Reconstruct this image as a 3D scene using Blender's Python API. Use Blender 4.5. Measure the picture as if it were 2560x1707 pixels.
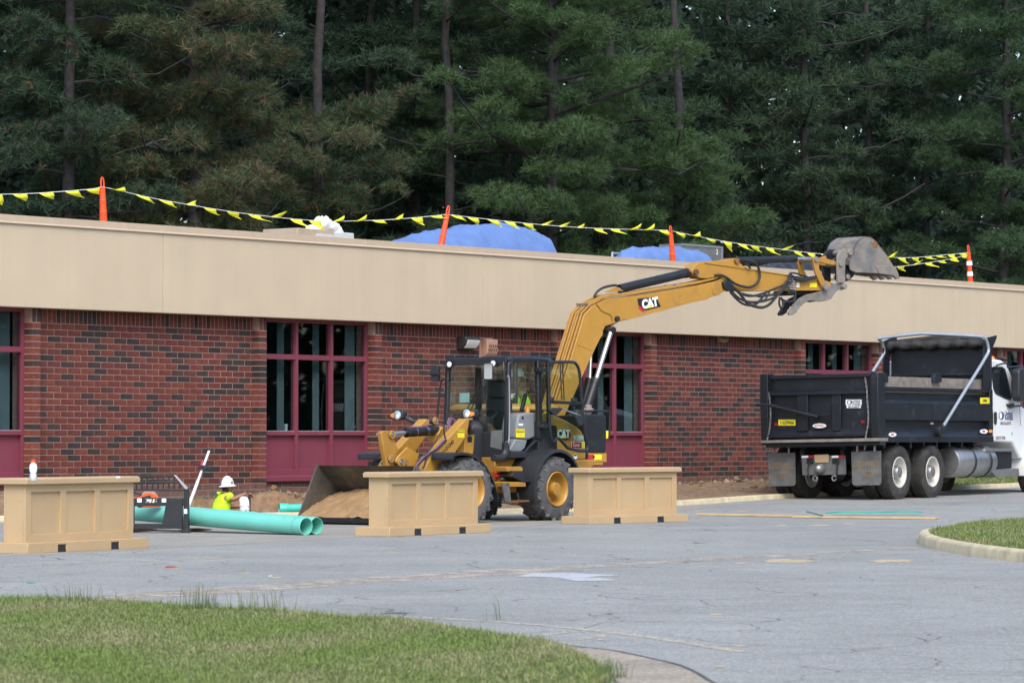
import bpy, bmesh, math, random
import numpy as np
from mathutils import Vector, Matrix
random.seed(7); RNG = np.random.default_rng(7)
V = Vector
# ---------------------------------------------------------------- camera, sky, sun, exposure
FPX, CX, CY, CAMZ = 8605.0, 1280.0, 853.5, 1.24          # focal length and centre in photograph pixels
PITCH = math.atan(241.5 / FPX)
SC = bpy.context.scene
for o in list(bpy.data.objects): bpy.data.objects.remove(o)
COL = SC.collection
cam = bpy.data.cameras.new('camera'); camo = bpy.data.objects.new('camera', cam); COL.objects.link(camo)
cam.sensor_width = 36.0; cam.lens = FPX * 36.0 / 2560.0
cam.clip_start = 0.5; cam.clip_end = 3000.0
camo.location = (0, 0, CAMZ); camo.rotation_euler = (math.pi / 2 + PITCH, 0, 0)
cam.dof.use_dof = True; cam.dof.focus_distance = 50.0; cam.dof.aperture_fstop = 8.0
SC.camera = camo
SC.render.resolution_x = 1024; SC.render.resolution_y = 682
world = bpy.data.worlds.new('World'); SC.world = world; world.use_nodes = True
wn = world.node_tree; wn.nodes.clear()
SUN_EL, SUN_AZ = math.radians(48), math.radians(172)      # azimuth clockwise from +Y
sky = wn.nodes.new('ShaderNodeTexSky'); sky.sky_type = 'NISHITA'; sky.sun_disc = False
sky.sun_elevation = SUN_EL; sky.sun_rotation = SUN_AZ
sky.air_density = 1.0; sky.dust_density = 2.0; sky.ozone_density = 1.0
bg = wn.nodes.new('ShaderNodeBackground'); bg.inputs['Strength'].default_value = 0.15
wo = wn.nodes.new('ShaderNodeOutputWorld')
wn.links.new(sky.outputs[0], bg.inputs[0]); wn.links.new(bg.outputs[0], wo.inputs[0])
sun = bpy.data.lights.new('sun', 'SUN'); sun.energy = 1.5; sun.angle = math.radians(35); sun.color = (1.0, 0.97, 0.92)
suno = bpy.data.objects.new('sun', sun); COL.objects.link(suno)
sd = V((math.sin(SUN_AZ) * math.cos(SUN_EL), math.cos(SUN_AZ) * math.cos(SUN_EL), math.sin(SUN_EL)))
suno.rotation_euler = sd.to_track_quat('Z', 'Y').to_euler(); suno.location = sd * 200
SC.view_settings.view_transform = 'Standard'; SC.view_settings.look = 'None'
SC.view_settings.exposure = 0.95; SC.view_settings.gamma = 1.0

# ---------------------------------------------------------------- pixel <-> place helpers
def ray(x, y):
    u = (x - CX) / FPX; v = (CY - y) / FPX
    return V((u, math.cos(PITCH) - v * math.sin(PITCH), math.sin(PITCH) + v * math.cos(PITCH)))
def at_z(x, y, z=0.0):
    r = ray(x, y); k = (z - CAMZ) / r.z
    return V((r.x * k, r.y * k, z))
def at_y(x, y, Y):
    r = ray(x, y); k = Y / r.y
    return V((r.x * k, Y, CAMZ + r.z * k))
def rise(Y):                                             # the lot climbs gently beyond 54 m
    return 0.0 if Y < 52 else (0.0025 * (Y - 52) ** 2 if Y < 54 else 0.01 * (Y - 53)) if Y < 95 else 0.42
class Fr:
    """upright frame: a along the thing (right and away), l sideways towards the camera, z up; pixels land on a chosen plane"""
    def __init__(s, ox, oy, b, z0=0.0):
        b = math.radians(b); s.o = V((ox, oy, 0)); s.z0 = z0; s.rot = math.pi / 2 - b
        s.d = V((math.sin(b), math.cos(b), 0)); s.n = V((math.cos(b), -math.sin(b), 0))
    def L(s, a, l, z): return V((a, -l, z - s.z0))       # local point (z in world metres)
    def W(s, a, l, z): return s.o + s.d * a + s.n * l + V((0, 0, z))
    def loc(s, P):
        q = P - s.o; return V((q.dot(s.d), -q.dot(s.n), P.z - s.z0))
    def px(s, x, y, l):                                  # pixel on the lengthwise plane l
        r = ray(x, y); q = s.o + s.n * l; k = q.dot(s.n) / r.dot(s.n)
        return s.loc(r * k + V((0, 0, CAMZ)))
    def pf(s, x, y, a):                                  # pixel on the cross plane a
        r = ray(x, y); q = s.o + s.d * a; k = q.dot(s.d) / r.dot(s.d)
        return s.loc(r * k + V((0, 0, CAMZ)))
    def empty(s, name, label, cat, group=None):
        e = empty(name, (s.o.x, s.o.y, s.z0), s.rot); tag(e, label, cat, group); return e
def empty(name, loc, rz=0.0, parent=None):
    e = bpy.data.objects.new(name, None); COL.objects.link(e); e.location = loc; e.rotation_euler = (0, 0, rz)
    e.empty_display_size = 0.2; e.parent = parent; return e
def tag(o, label=None, cat=None, group=None, kind=None):
    if label: o['label'] = label
    if cat: o['category'] = cat
    if group: o['group'] = group
    if kind: o['kind'] = kind
    return o
def crop(x0, y0, k): return lambda p: (x0 + p[0] * k, y0 + p[1] * k)
WALL = Fr(-7.83, 55.44, 38.06)

# ---------------------------------------------------------------- materials
MATS = {}
def mat(name, col, rough=0.6, metal=0.0, var=0.12, scale=6.0, bump=0.0, bscale=40.0, dirt=None, dirt_amt=0.0, dscale=3.0, spec=0.5, coord='Object', coat=0.0):
    m = bpy.data.materials.new(name); m.use_nodes = True; t = m.node_tree; t.nodes.clear(); N = t.nodes.new; Lk = t.links.new
    out = N('ShaderNodeOutputMaterial'); b = N('ShaderNodeBsdfPrincipled'); Lk(b.outputs[0], out.inputs[0])
    b.inputs['Roughness'].default_value = rough; b.inputs['Metallic'].default_value = metal
    b.inputs['Specular IOR Level'].default_value = spec; b.inputs['Coat Weight'].default_value = coat
    tc = N('ShaderNodeTexCoord'); nz = N('ShaderNodeTexNoise'); nz.inputs['Scale'].default_value = scale; nz.inputs['Detail'].default_value = 6
    Lk(tc.outputs[coord], nz.inputs['Vector'])
    mr = N('ShaderNodeMapRange'); mr.inputs['From Min'].default_value = 0.3; mr.inputs['From Max'].default_value = 0.7
    mr.inputs['To Min'].default_value = 1 - var; mr.inputs['To Max'].default_value = 1 + var; Lk(nz.outputs['Fac'], mr.inputs['Value'])
    mx = N('ShaderNodeVectorMath'); mx.operation = 'SCALE'; mx.inputs[0].default_value = col[:3]; Lk(mr.outputs[0], mx.inputs['Scale'])
    c = mx.outputs[0]
    if dirt:
        n2 = N('ShaderNodeTexNoise'); n2.inputs['Scale'].default_value = dscale; n2.inputs['Detail'].default_value = 9; n2.inputs['Roughness'].default_value = 0.7
        Lk(tc.outputs[coord], n2.inputs['Vector'])
        r2 = N('ShaderNodeMapRange'); r2.inputs['From Min'].default_value = 0.62 - 0.25 * dirt_amt; r2.inputs['From Max'].default_value = 0.72
        r2.inputs['To Max'].default_value = min(1.0, 0.35 + dirt_amt); Lk(n2.outputs['Fac'], r2.inputs['Value'])
        mm = N('ShaderNodeMix'); mm.data_type = 'RGBA'; Lk(r2.outputs[0], mm.inputs['Factor']); Lk(c, mm.inputs['A']); mm.inputs['B'].default_value = (*dirt[:3], 1)
        c = mm.outputs['Result']
        r3 = N('ShaderNodeMapRange'); r3.inputs['To Min'].default_value = rough; r3.inputs['To Max'].default_value = min(1, rough + 0.3); Lk(r2.outputs[0], r3.inputs['Value']); Lk(r3.outputs[0], b.inputs['Roughness'])
    Lk(c, b.inputs['Base Color'])
    if bump:
        n3 = N('ShaderNodeTexNoise'); n3.inputs['Scale'].default_value = bscale; n3.inputs['Detail'].default_value = 5; Lk(tc.outputs[coord], n3.inputs['Vector'])
        bp = N('ShaderNodeBump'); bp.inputs['Strength'].default_value = bump; bp.inputs['Distance'].default_value = 0.02; Lk(n3.outputs['Fac'], bp.inputs['Height']); Lk(bp.outputs[0], b.inputs['Normal'])
    MATS[name] = m; return m
def attr_mat(name, rough=0.8, transl=0.0, var=0.2, scale=8.0, bump=0.0, bscale=60, spec=0.3):
    """base colour from the mesh's own Col attribute"""
    m = bpy.data.materials.new(name); m.use_nodes = True; t = m.node_tree; t.nodes.clear(); N = t.nodes.new; Lk = t.links.new
    out = N('ShaderNodeOutputMaterial'); b = N('ShaderNodeBsdfPrincipled'); b.inputs['Roughness'].default_value = rough; b.inputs['Specular IOR Level'].default_value = spec
    at = N('ShaderNodeAttribute'); at.attribute_name = 'Col'; c = at.outputs['Color']
    if var:
        tc = N('ShaderNodeTexCoord'); nz = N('ShaderNodeTexNoise'); nz.inputs['Scale'].default_value = scale; nz.inputs['Detail'].default_value = 5; Lk(tc.outputs['Object'], nz.inputs['Vector'])
        mr = N('ShaderNodeMapRange'); mr.inputs['From Min'].default_value = 0.3; mr.inputs['From Max'].default_value = 0.7; mr.inputs['To Min'].default_value = 1 - var; mr.inputs['To Max'].default_value = 1 + var
        Lk(nz.outputs['Fac'], mr.inputs['Value']); mx = N('ShaderNodeVectorMath'); mx.operation = 'SCALE'; Lk(c, mx.inputs[0]); Lk(mr.outputs[0], mx.inputs['Scale']); c = mx.outputs[0]
    Lk(c, b.inputs['Base Color'])
    if bump:
        tc2 = N('ShaderNodeTexCoord'); n3 = N('ShaderNodeTexNoise'); n3.inputs['Scale'].default_value = bscale; n3.inputs['Detail'].default_value = 6; Lk(tc2.outputs['Object'], n3.inputs['Vector'])
        bp = N('ShaderNodeBump'); bp.inputs['Strength'].default_value = bump; bp.inputs['Distance'].default_value = 0.03; Lk(n3.outputs['Fac'], bp.inputs['Height']); Lk(bp.outputs[0], b.inputs['Normal'])
    if transl:
        tr = N('ShaderNodeBsdfTranslucent'); Lk(c, tr.inputs[0]); ms = N('ShaderNodeMixShader'); ms.inputs[0].default_value = transl
        Lk(b.outputs[0], ms.inputs[1]); Lk(tr.outputs[0], ms.inputs[2]); Lk(ms.outputs[0], out.inputs[0])
    else: Lk(b.outputs[0], out.inputs[0])
    MATS[name] = m; return m
def glass_mat(name, tint, ior=1.45, gain=1.0):
    m = bpy.data.materials.new(name); m.use_nodes = True; t = m.node_tree; t.nodes.clear(); N = t.nodes.new; Lk = t.links.new
    out = N('ShaderNodeOutputMaterial'); tr = N('ShaderNodeBsdfTransparent'); tr.inputs[0].default_value = (*tint, 1)
    gl = N('ShaderNodeBsdfGlossy'); gl.inputs['Roughness'].default_value = 0.015; gl.inputs[0].default_value = (gain, gain, gain, 1)
    fr = N('ShaderNodeFresnel'); ge = N('ShaderNodeNewGeometry'); ir = N('ShaderNodeMix'); ir.inputs['A'].default_value = ior; ir.inputs['B'].default_value = 1 / ior; Lk(ge.outputs['Backfacing'], ir.inputs['Factor']); Lk(ir.outputs['Result'], fr.inputs[0]); ms = N('ShaderNodeMixShader')
    Lk(fr.outputs[0], ms.inputs[0]); Lk(tr.outputs[0], ms.inputs[1]); Lk(gl.outputs[0], ms.inputs[2]); Lk(ms.outputs[0], out.inputs[0])
    MATS[name] = m; return m
YEL = (0.40, 0.212, 0.036)
mat('yellow_paint', YEL, 0.42, var=0.06, dirt=(0.16, 0.10, 0.05), dirt_amt=0.12, dscale=2.2)
mat('yellow_worn', (0.37, 0.19, 0.034), 0.5, var=0.1, dirt=(0.12, 0.075, 0.04), dirt_amt=0.35, dscale=4)
mat('black_paint', (0.014, 0.016, 0.02), 0.38, var=0.2, dirt=(0.06, 0.058, 0.055), dirt_amt=0.1)
mat('black_plastic', (0.02, 0.022, 0.026), 0.5, var=0.15, bump=0.05, bscale=200)
mat('black_truck', (0.009, 0.0115, 0.016), 0.42, var=0.3, scale=3, dirt=(0.06, 0.064, 0.07), dirt_amt=0.2, dscale=3.5)
mat('dusty_black', (0.10, 0.10, 0.10), 0.7, var=0.3, scale=5, dirt=(0.20, 0.19, 0.175), dirt_amt=0.4)
mat('rubber', (0.030, 0.029, 0.028), 0.8, var=0.3, scale=12, dirt=(0.095, 0.085, 0.07), dirt_amt=0.55, dscale=5, bump=0.15)
mat('grey_rubber', (0.085, 0.085, 0.088), 0.8, var=0.25, scale=9, dirt=(0.20, 0.19, 0.175), dirt_amt=0.35, dscale=6, bump=0.15)
mat('hose', (0.02, 0.02, 0.022), 0.45, var=0.15)
mat('chrome', (0.75, 0.77, 0.8), 0.16, 1.0, var=0.03)
mat('steel', (0.42, 0.42, 0.42), 0.42, 0.85, var=0.12, dirt=(0.14, 0.10, 0.07), dirt_amt=0.2)
mat('galvanised', (0.62, 0.65, 0.69), 0.34, 0.75, var=0.06)
mat('worn_steel', (0.17, 0.165, 0.16), 0.5, 0.15, var=0.35, scale=3.5, dirt=(0.34, 0.265, 0.19), dirt_amt=0.8, dscale=2.0, bump=0.15)
mat('dusty_steel', (0.25, 0.225, 0.2), 0.6, 0.2, var=0.25, scale=4, dirt=(0.13, 0.08, 0.05), dirt_amt=0.45, dscale=4, bump=0.1)
mat('bucket_steel', (0.085, 0.075, 0.062), 0.55, 0.3, var=0.4, scale=4, dirt=(0.23, 0.18, 0.13), dirt_amt=0.4, dscale=3, bump=0.12)
mat('rust', (0.11, 0.06, 0.04), 0.8, 0.1, var=0.35, scale=9, bump=0.2)
mat('rust_yellow', (0.2, 0.09, 0.03), 0.7, 0.1, var=0.35, scale=9)
mat('grey_plastic', (0.20, 0.215, 0.225), 0.5, var=0.06)
mat('tan_paint', (0.45, 0.32, 0.178), 0.55, var=0.05, scale=2, dirt=(0.27, 0.19, 0.11), dirt_amt=0.06, dscale=7, bump=0.08, bscale=60)
mat('white_paint', (0.78, 0.79, 0.79), 0.28, var=0.02, coat=0.4)
mat('white_plastic', (0.8, 0.81, 0.8), 0.35, var=0.04)
mat('white_rim', (0.52, 0.50, 0.45), 0.5, var=0.12, dirt=(0.36, 0.31, 0.25), dirt_amt=0.3)
mat('maroon', (0.188, 0.042, 0.066), 0.42, var=0.06, scale=2)
mat('mint_pipe', (0.155, 0.53, 0.44), 0.32, var=0.05, scale=2, dirt=(0.16, 0.33, 0.27), dirt_amt=0.12, dscale=5)
mat('bell_pipe', (0.06, 0.50, 0.39), 0.35, var=0.05)
mat('hivis', (0.52, 0.86, 0.02), 0.8, var=0.08, scale=9, bump=0.25, bscale=14)
mat('skin', (0.30, 0.145, 0.09), 0.55, var=0.08)
mat('hair', (0.02, 0.014, 0.01), 0.8)
mat('denim', (0.05, 0.06, 0.09), 0.85)
mat('orange', (0.82, 0.085, 0.02), 0.45, var=0.06, dirt=(0.4, 0.05, 0.02), dirt_amt=0.1)
mat('saw_orange', (0.80, 0.11, 0.02), 0.4)
mat('pennant', (0.80, 0.80, 0.03), 0.45, var=0.06)
mat('rope', (0.78, 0.78, 0.74), 0.8)
mat('tarp', (0.115, 0.195, 0.43), 0.4, var=0.10, scale=5, bump=0.5, bscale=7)
mat('black_sheet', (0.02, 0.022, 0.026), 0.3, var=0.2, bump=0.4, bscale=6)
mat('mesh_tarp', (0.03, 0.029, 0.028), 0.75, var=0.25, scale=10, bump=0.3, bscale=10)
mat('clear_wrap', (0.55, 0.56, 0.57), 0.3, var=0.1)
mat('cardboard', (0.42, 0.33, 0.25), 0.8, var=0.1)
mat('foam', (0.78, 0.78, 0.76), 0.7)
mat('weathered_wood', (0.20, 0.175, 0.15), 0.85, var=0.25, scale=7, bump=0.2)
mat('lumber', (0.47, 0.34, 0.18), 0.7, var=0.12, scale=5)
mat('teal_strap', (0.02, 0.36, 0.27), 0.5)
mat('lamp_lens', (0.75, 0.77, 0.78), 0.15, var=0.02)
mat('amber', (0.85, 0.28, 0.05), 0.25)
mat('red_lens', (0.40, 0.01, 0.015), 0.3)
mat('red_sticker', (0.45, 0.02, 0.03), 0.4)
mat('yellow_sticker', (0.78, 0.66, 0.03), 0.4)
mat('black_ink', (0.012, 0.012, 0.014), 0.5)
mat('white_ink', (0.8, 0.8, 0.8), 0.5)
mat('mint_ink', (0.55, 0.72, 0.66), 0.5)
mat('navy_ink', (0.03, 0.05, 0.15), 0.5)
mat('gold_ink', (0.26, 0.175, 0.07), 0.6)
mat('paper_teal', (0.42, 0.66, 0.66), 0.6)
mat('purple_hose', (0.16, 0.08, 0.15), 0.45)
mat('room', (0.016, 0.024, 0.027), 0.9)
mat('curtain', (0.16, 0.19, 0.19), 0.85, var=0.1)
mat('vent_metal', (0.42, 0.25, 0.18), 0.6, var=0.15, dirt=(0.2, 0.07, 0.03), dirt_amt=0.35, dscale=6)
mat('fixture_bronze', (0.03, 0.03, 0.034), 0.5)
mat('mud', (0.30, 0.22, 0.13), 0.9)
mat('bark', (0.030, 0.027, 0.028), 0.9, var=0.45, scale=6, bump=0.6, bscale=14)
mat('concrete', (0.46, 0.405, 0.30), 0.85, var=0.15, scale=3, dirt=(0.22, 0.19, 0.14), dirt_amt=0.15, bump=0.15, bscale=50)
mat('mirror', (0.85, 0.86, 0.86), 0.03, 1.0, var=0.0)
mat('green_band', (0.30, 0.55, 0.10), 0.5)
mat('screen_grey', (0.13, 0.14, 0.14), 0.6)
glass_mat('window_glass', (0.74, 0.82, 0.84), 1.5)
glass_mat('cab_glass', (0.85, 0.92, 0.90), 1.7)

# ---------------------------------------------------------------- mesh builder
class MB:
    def __init__(s): s.v = []; s.f = []; s.col = None
    def add(s, vs, fs):
        k = len(s.v); s.v += [V(v) for v in vs]; s.f += [[i + k for i in f] for f in fs]; return s
    def prism(s, pts, off):
        pts = [V(p) for p in pts]; off = V(off); n = len(pts)
        return s.add(pts + [p + off for p in pts], [list(range(n)), list(range(2 * n - 1, n - 1, -1))] + [[i, i + n, (i + 1) % n + n, (i + 1) % n] for i in range(n)])
    def loft(s, rings, cap=True, closed=True):
        n = len(rings[0]); vs = [V(p) for r in rings for p in r]; fs = []
        for k in range(len(rings) - 1):
            for i in range(n if closed else n - 1):
                j = (i + 1) % n; fs.append([k * n + i, k * n + j, (k + 1) * n + j, (k + 1) * n + i])
        if cap and closed: fs += [list(range(n - 1, -1, -1)), [(len(rings) - 1) * n + i for i in range(n)]]
        return s.add(vs, fs)
    def box(s, lo, hi):
        x0, y0, z0 = lo; x1, y1, z1 = hi
        return s.add([(x0, y0, z0), (x1, y0, z0), (x1, y1, z0), (x0, y1, z0), (x0, y0, z1), (x1, y0, z1), (x1, y1, z1), (x0, y1, z1)],
                     [[3, 2, 1, 0], [4, 5, 6, 7], [0, 1, 5, 4], [1, 2, 6, 5], [2, 3, 7, 6], [3, 0, 4, 7]])
    def obox(s, c, ax, ay, az):                          # half-axis vectors
        c, ax, ay, az = V(c), V(ax), V(ay), V(az)
        return s.add([c + ax * i + ay * j + az * k for k in (-1, 1) for (i, j) in ((-1, -1), (1, -1), (1, 1), (-1, 1))],
                     [[3, 2, 1, 0], [4, 5, 6, 7], [0, 1, 5, 4], [1, 2, 6, 5], [2, 3, 7, 6], [3, 0, 4, 7]])
    def bar(s, p0, p1, w, h, up=(0, 0, 1)):
        p0, p1 = V(p0), V(p1); d = (p1 - p0); t = d.normalized(); sd = t.cross(V(up))
        sd = sd.normalized() if sd.length > 1e-6 else V((1, 0, 0)); u = sd.cross(t)
        return s.obox((p0 + p1) / 2, d / 2, sd * w / 2, u * h / 2)
    def tube(s, path, r, n=8, cap=True):
        P = [V(p) for p in path]; rings = []; prev = None
        for i, p in enumerate(P):
            t = (P[min(i + 1, len(P) - 1)] - P[max(i - 1, 0)])
            t = t.normalized() if t.length > 1e-9 else V((0, 0, 1))
            if prev is None: a = t.orthogonal().normalized()
            else:
                a = prev - t * prev.dot(t); a = a.normalized() if a.length > 1e-6 else t.orthogonal().normalized()
            prev = a; b = t.cross(a); rr = r[i] if hasattr(r, '__len__') else r
            rings.append([p + (a * math.cos(q) + b * math.sin(q)) * rr for q in [2 * math.pi * k / n for k in range(n)]])
        return s.loft(rings, cap)
    def cyl(s, p0, p1, r, n=16, r1=None): return s.tube([p0, p1], [r, r if r1 is None else r1], n)
    def lathe(s, c, axis, prof, n=24, closed=True):
        c, ax = V(c), V(axis).normalized(); a = ax.orthogonal().normalized(); b = ax.cross(a)
        rings = [[c + ax * h + (a * math.cos(q) + b * math.sin(q)) * max(r, 1e-4) for q in [2 * math.pi * k / n for k in range(n)]] for r, h in prof]
        return s.loft(rings, closed)
    def grid(s, pts):                                    # pts[i][j]
        m, n = len(pts), len(pts[0])
        return s.add([p for r in pts for p in r], [[i * n + j, i * n + j + 1, (i + 1) * n + j + 1, (i + 1) * n + j] for i in range(m - 1) for j in range(n - 1)])
    def build(s, name, material, parent=None, smooth=True, bevel=0.0, seg=2, ang=35, kind=None, cols=None):
        me = bpy.data.meshes.new(name); me.from_pydata([tuple(v) for v in s.v], [], s.f)
        bm = bmesh.new(); bm.from_mesh(me); bmesh.ops.recalc_face_normals(bm, faces=bm.faces); bm.to_mesh(me); bm.free()
        return link(name, me, material, parent, smooth, bevel, seg, ang, kind, cols)
def link(name, me, material, parent=None, smooth=True, bevel=0.0, seg=2, ang=35, kind=None, cols=None):
    me.materials.append(MATS[material] if isinstance(material, str) else material)
    if cols is not None:
        at = me.color_attributes.new('Col', 'FLOAT_COLOR', 'POINT'); at.data.foreach_set('color', np.asarray(cols, dtype=np.float32).ravel())
    if smooth and len(me.polygons):
        me.shade_smooth()
        if smooth is True: me.set_sharp_from_angle(angle=math.radians(ang))
    o = bpy.data.objects.new(name, me); COL.objects.link(o); o.parent = parent
    if bevel:
        b = o.modifiers.new('bevel', 'BEVEL'); b.width = bevel; b.segments = seg; b.limit_method = 'ANGLE'; b.angle_limit = math.radians(30); b.harden_normals = False
    if kind: o['kind'] = kind
    return o
def np_mesh(name, verts, tris, material, parent=None, cols=None, kind=None, smooth=False):
    me = bpy.data.meshes.new(name); nv, nf = len(verts), len(tris); k = tris.shape[1]
    me.vertices.add(nv); me.vertices.foreach_set('co', np.asarray(verts, np.float32).ravel())
    me.loops.add(nf * k); me.loops.foreach_set('vertex_index', np.asarray(tris, np.int32).ravel())
    me.polygons.add(nf); me.polygons.foreach_set('loop_start', np.arange(0, nf * k, k, dtype=np.int32)); me.polygons.foreach_set('loop_total', np.full(nf, k, np.int32))
    me.update(calc_edges=True)
    if not smooth: me.shade_flat()
    return link(name, me, material, parent, 'all' if smooth else False, kind=kind, cols=cols)
def part(name, material, parent, fn, **kw):
    m = MB(); fn(m); return m.build(name, material, parent, **kw)
def text(name, body, size, origin, xdir, ydir, material, parent, wx=1.0, bold=0.0, shear=0.0, extrude=0.0015, spacing=1.0):
    cu = bpy.data.curves.new(name, 'FONT'); cu.body = body; cu.size = size; cu.align_x = 'CENTER'; cu.align_y = 'CENTER'; cu.extrude = extrude
    cu.offset = bold; cu.shear = shear; cu.resolution_u = 3; cu.space_character = spacing
    t = bpy.data.objects.new(name, cu); COL.objects.link(t); bpy.context.view_layer.update()
    me = bpy.data.meshes.new_from_object(t.evaluated_get(bpy.context.evaluated_depsgraph_get())); COL.objects.unlink(t); bpy.data.objects.remove(t)
    x, y = V(xdir).normalized(), V(ydir).normalized(); z = x.cross(y)
    me.transform(Matrix([[x.x * wx, y.x, z.x, origin[0]], [x.y * wx, y.y, z.y, origin[1]], [x.z * wx, y.z, z.z, origin[2]], [0, 0, 0, 1]]))
    me.materials.clear()
    return link(name, me, material, parent, False)
def bez(P, n=24):                                        # Catmull-Rom through points
    P = [V(p) for p in P]; P = [P[0] * 2 - P[1]] + P + [P[-1] * 2 - P[-2]]; out = []
    m = len(P) - 3
    for i in range(m):
        for k in range(max(2, n // m)):
            t = k / max(2, n // m); a, b, c, d = P[i:i + 4]
            out.append(0.5 * ((2 * b) + (c - a) * t + (2 * a - 5 * b + 4 * c - d) * t * t + (3 * b - a - 3 * c + d) * t ** 3))
    return out + [P[-2]]
def wheel(fr, parent, a, lc, z, R, width, rim_r, side, tyre_mat, rim_mat, hub_mat, lugs=0, hub_out=0.0, dish=0.1, n=40, tread=0):
    """wheel (hub) > tyre, rim; side=+1 faces the camera"""
    c = fr.L(a, lc, z); ax = V((0, -1, 0)) * side; h = width / 2
    w = part('wheel', hub_mat, parent, lambda m: m.lathe(c, ax, [(0.02, h - dish + hub_out + 0.06), (rim_r * .36, h - dish + hub_out + .06), (rim_r * .40, h - dish + hub_out + .03), (rim_r * .42, h - dish - .04)], 24))
    def ty(m):
        m.lathe(c, ax, [(rim_r, -h * .8), (rim_r * 1.08, -h), (R * .84, -h * 1.03), (R * .955, -h * .9), (R * .985, -h * .6), (R * .985, h * .6), (R * .955, h * .9), (R * .84, h * 1.03), (rim_r * 1.08, h), (rim_r, h * .8)], n, closed=False)
        if lugs:
            for k in range(lugs):
                for sg in (-1, 1):
                    q = 2 * math.pi * (k + (0.25 if sg > 0 else 0.75)) / lugs
                    for (u0, u1, dq) in ((0.02, .52, .10), (.50, .96, -.02)):
                        q0 = q + dq * 1.6; q1 = q0 + (-.16)
                        er = V((math.cos((q0 + q1) / 2), 0, math.sin((q0 + q1) / 2)))
                        p0 = c + V((math.cos(q0), 0, math.sin(q0))) * R * .985 + V((0, 1, 0)) * (sg * h * u0)
                        rr = R * (.985 if u1 < .9 else .955)
                        p1 = c + V((math.cos(q1), 0, math.sin(q1))) * rr + V((0, 1, 0)) * (sg * h * u1)
                        m.bar(p0, p1, .055, .055, er)
                    er2 = V((math.cos(q - .1), 0, math.sin(q - .1)))
                    m.bar(c + er2 * R * .95 + V((0, sg * h * .93, 0)), c + er2 * R * .80 + V((0, sg * h * 1.02, 0)), .05, .03, V((0, 1, 0)))
        if tread:
            for k in range(tread):
                q = 2 * math.pi * k / tread; er = V((math.cos(q), 0, math.sin(q)))
                for sg in (-1, 1): m.bar(c + er * R * .992 + V((0, sg * h * .52, 0)), c + er * R * .952 + V((0, sg * h * .96, 0)), .026, .016, er)
            for u in (-.3, 0, .3): m.lathe(c + V((0, u * h, 0)), ax, [(R * .984, -.018), (R * .999, -.015), (R * .999, .015), (R * .984, .018)], n, closed=False)
    part('tyre', tyre_mat, w, ty, ang=50)
    def rm(m):
        m.lathe(c, ax, [(rim_r, -h * .85), (rim_r * 1.02, h * .98), (rim_r * .97, h * 1.03), (rim_r * .93, h * .98), (rim_r * .86, h * .78), (rim_r * .84, h * .55), (rim_r * .78, h * .42), (rim_r * .72, h - dish - .02), (rim_r * .42, h - dish), (rim_r * .38, h - dish)], n, closed=False)
    part('rim', rim_mat, w, rm, ang=40)
    return w

def pp(m, fr, pts, l0, l1, cr):                          # pixel outline on plane l1, thickness back to l0
    return m.prism([fr.px(*cr(p), l1) for p in pts], (0, l1 - l0, 0))
def decal(fr, parent, name, material, pts, l, cr, th=.002):
    return part(name, material, parent, lambda m: m.prism([fr.px(*cr(p), l + th) for p in pts], (0, th, 0)), smooth=False)
def fdecal(fr, parent, name, material, pts, a, cr, th=.002):
    return part(name, material, parent, lambda m: m.prism([fr.pf(*cr(p), a - th) for p in pts], (th, 0, 0)), smooth=False)
def rect(x0, y0, x1, y1): return [(x0, y0), (x1, y0), (x1, y1), (x0, y1)]

mat('kerb_paint', (0.50, 0.43, 0.28), .85, var=.2, scale=4, dirt=(.24, .2, .14), dirt_amt=.25, dscale=5, bump=.15)
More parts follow.
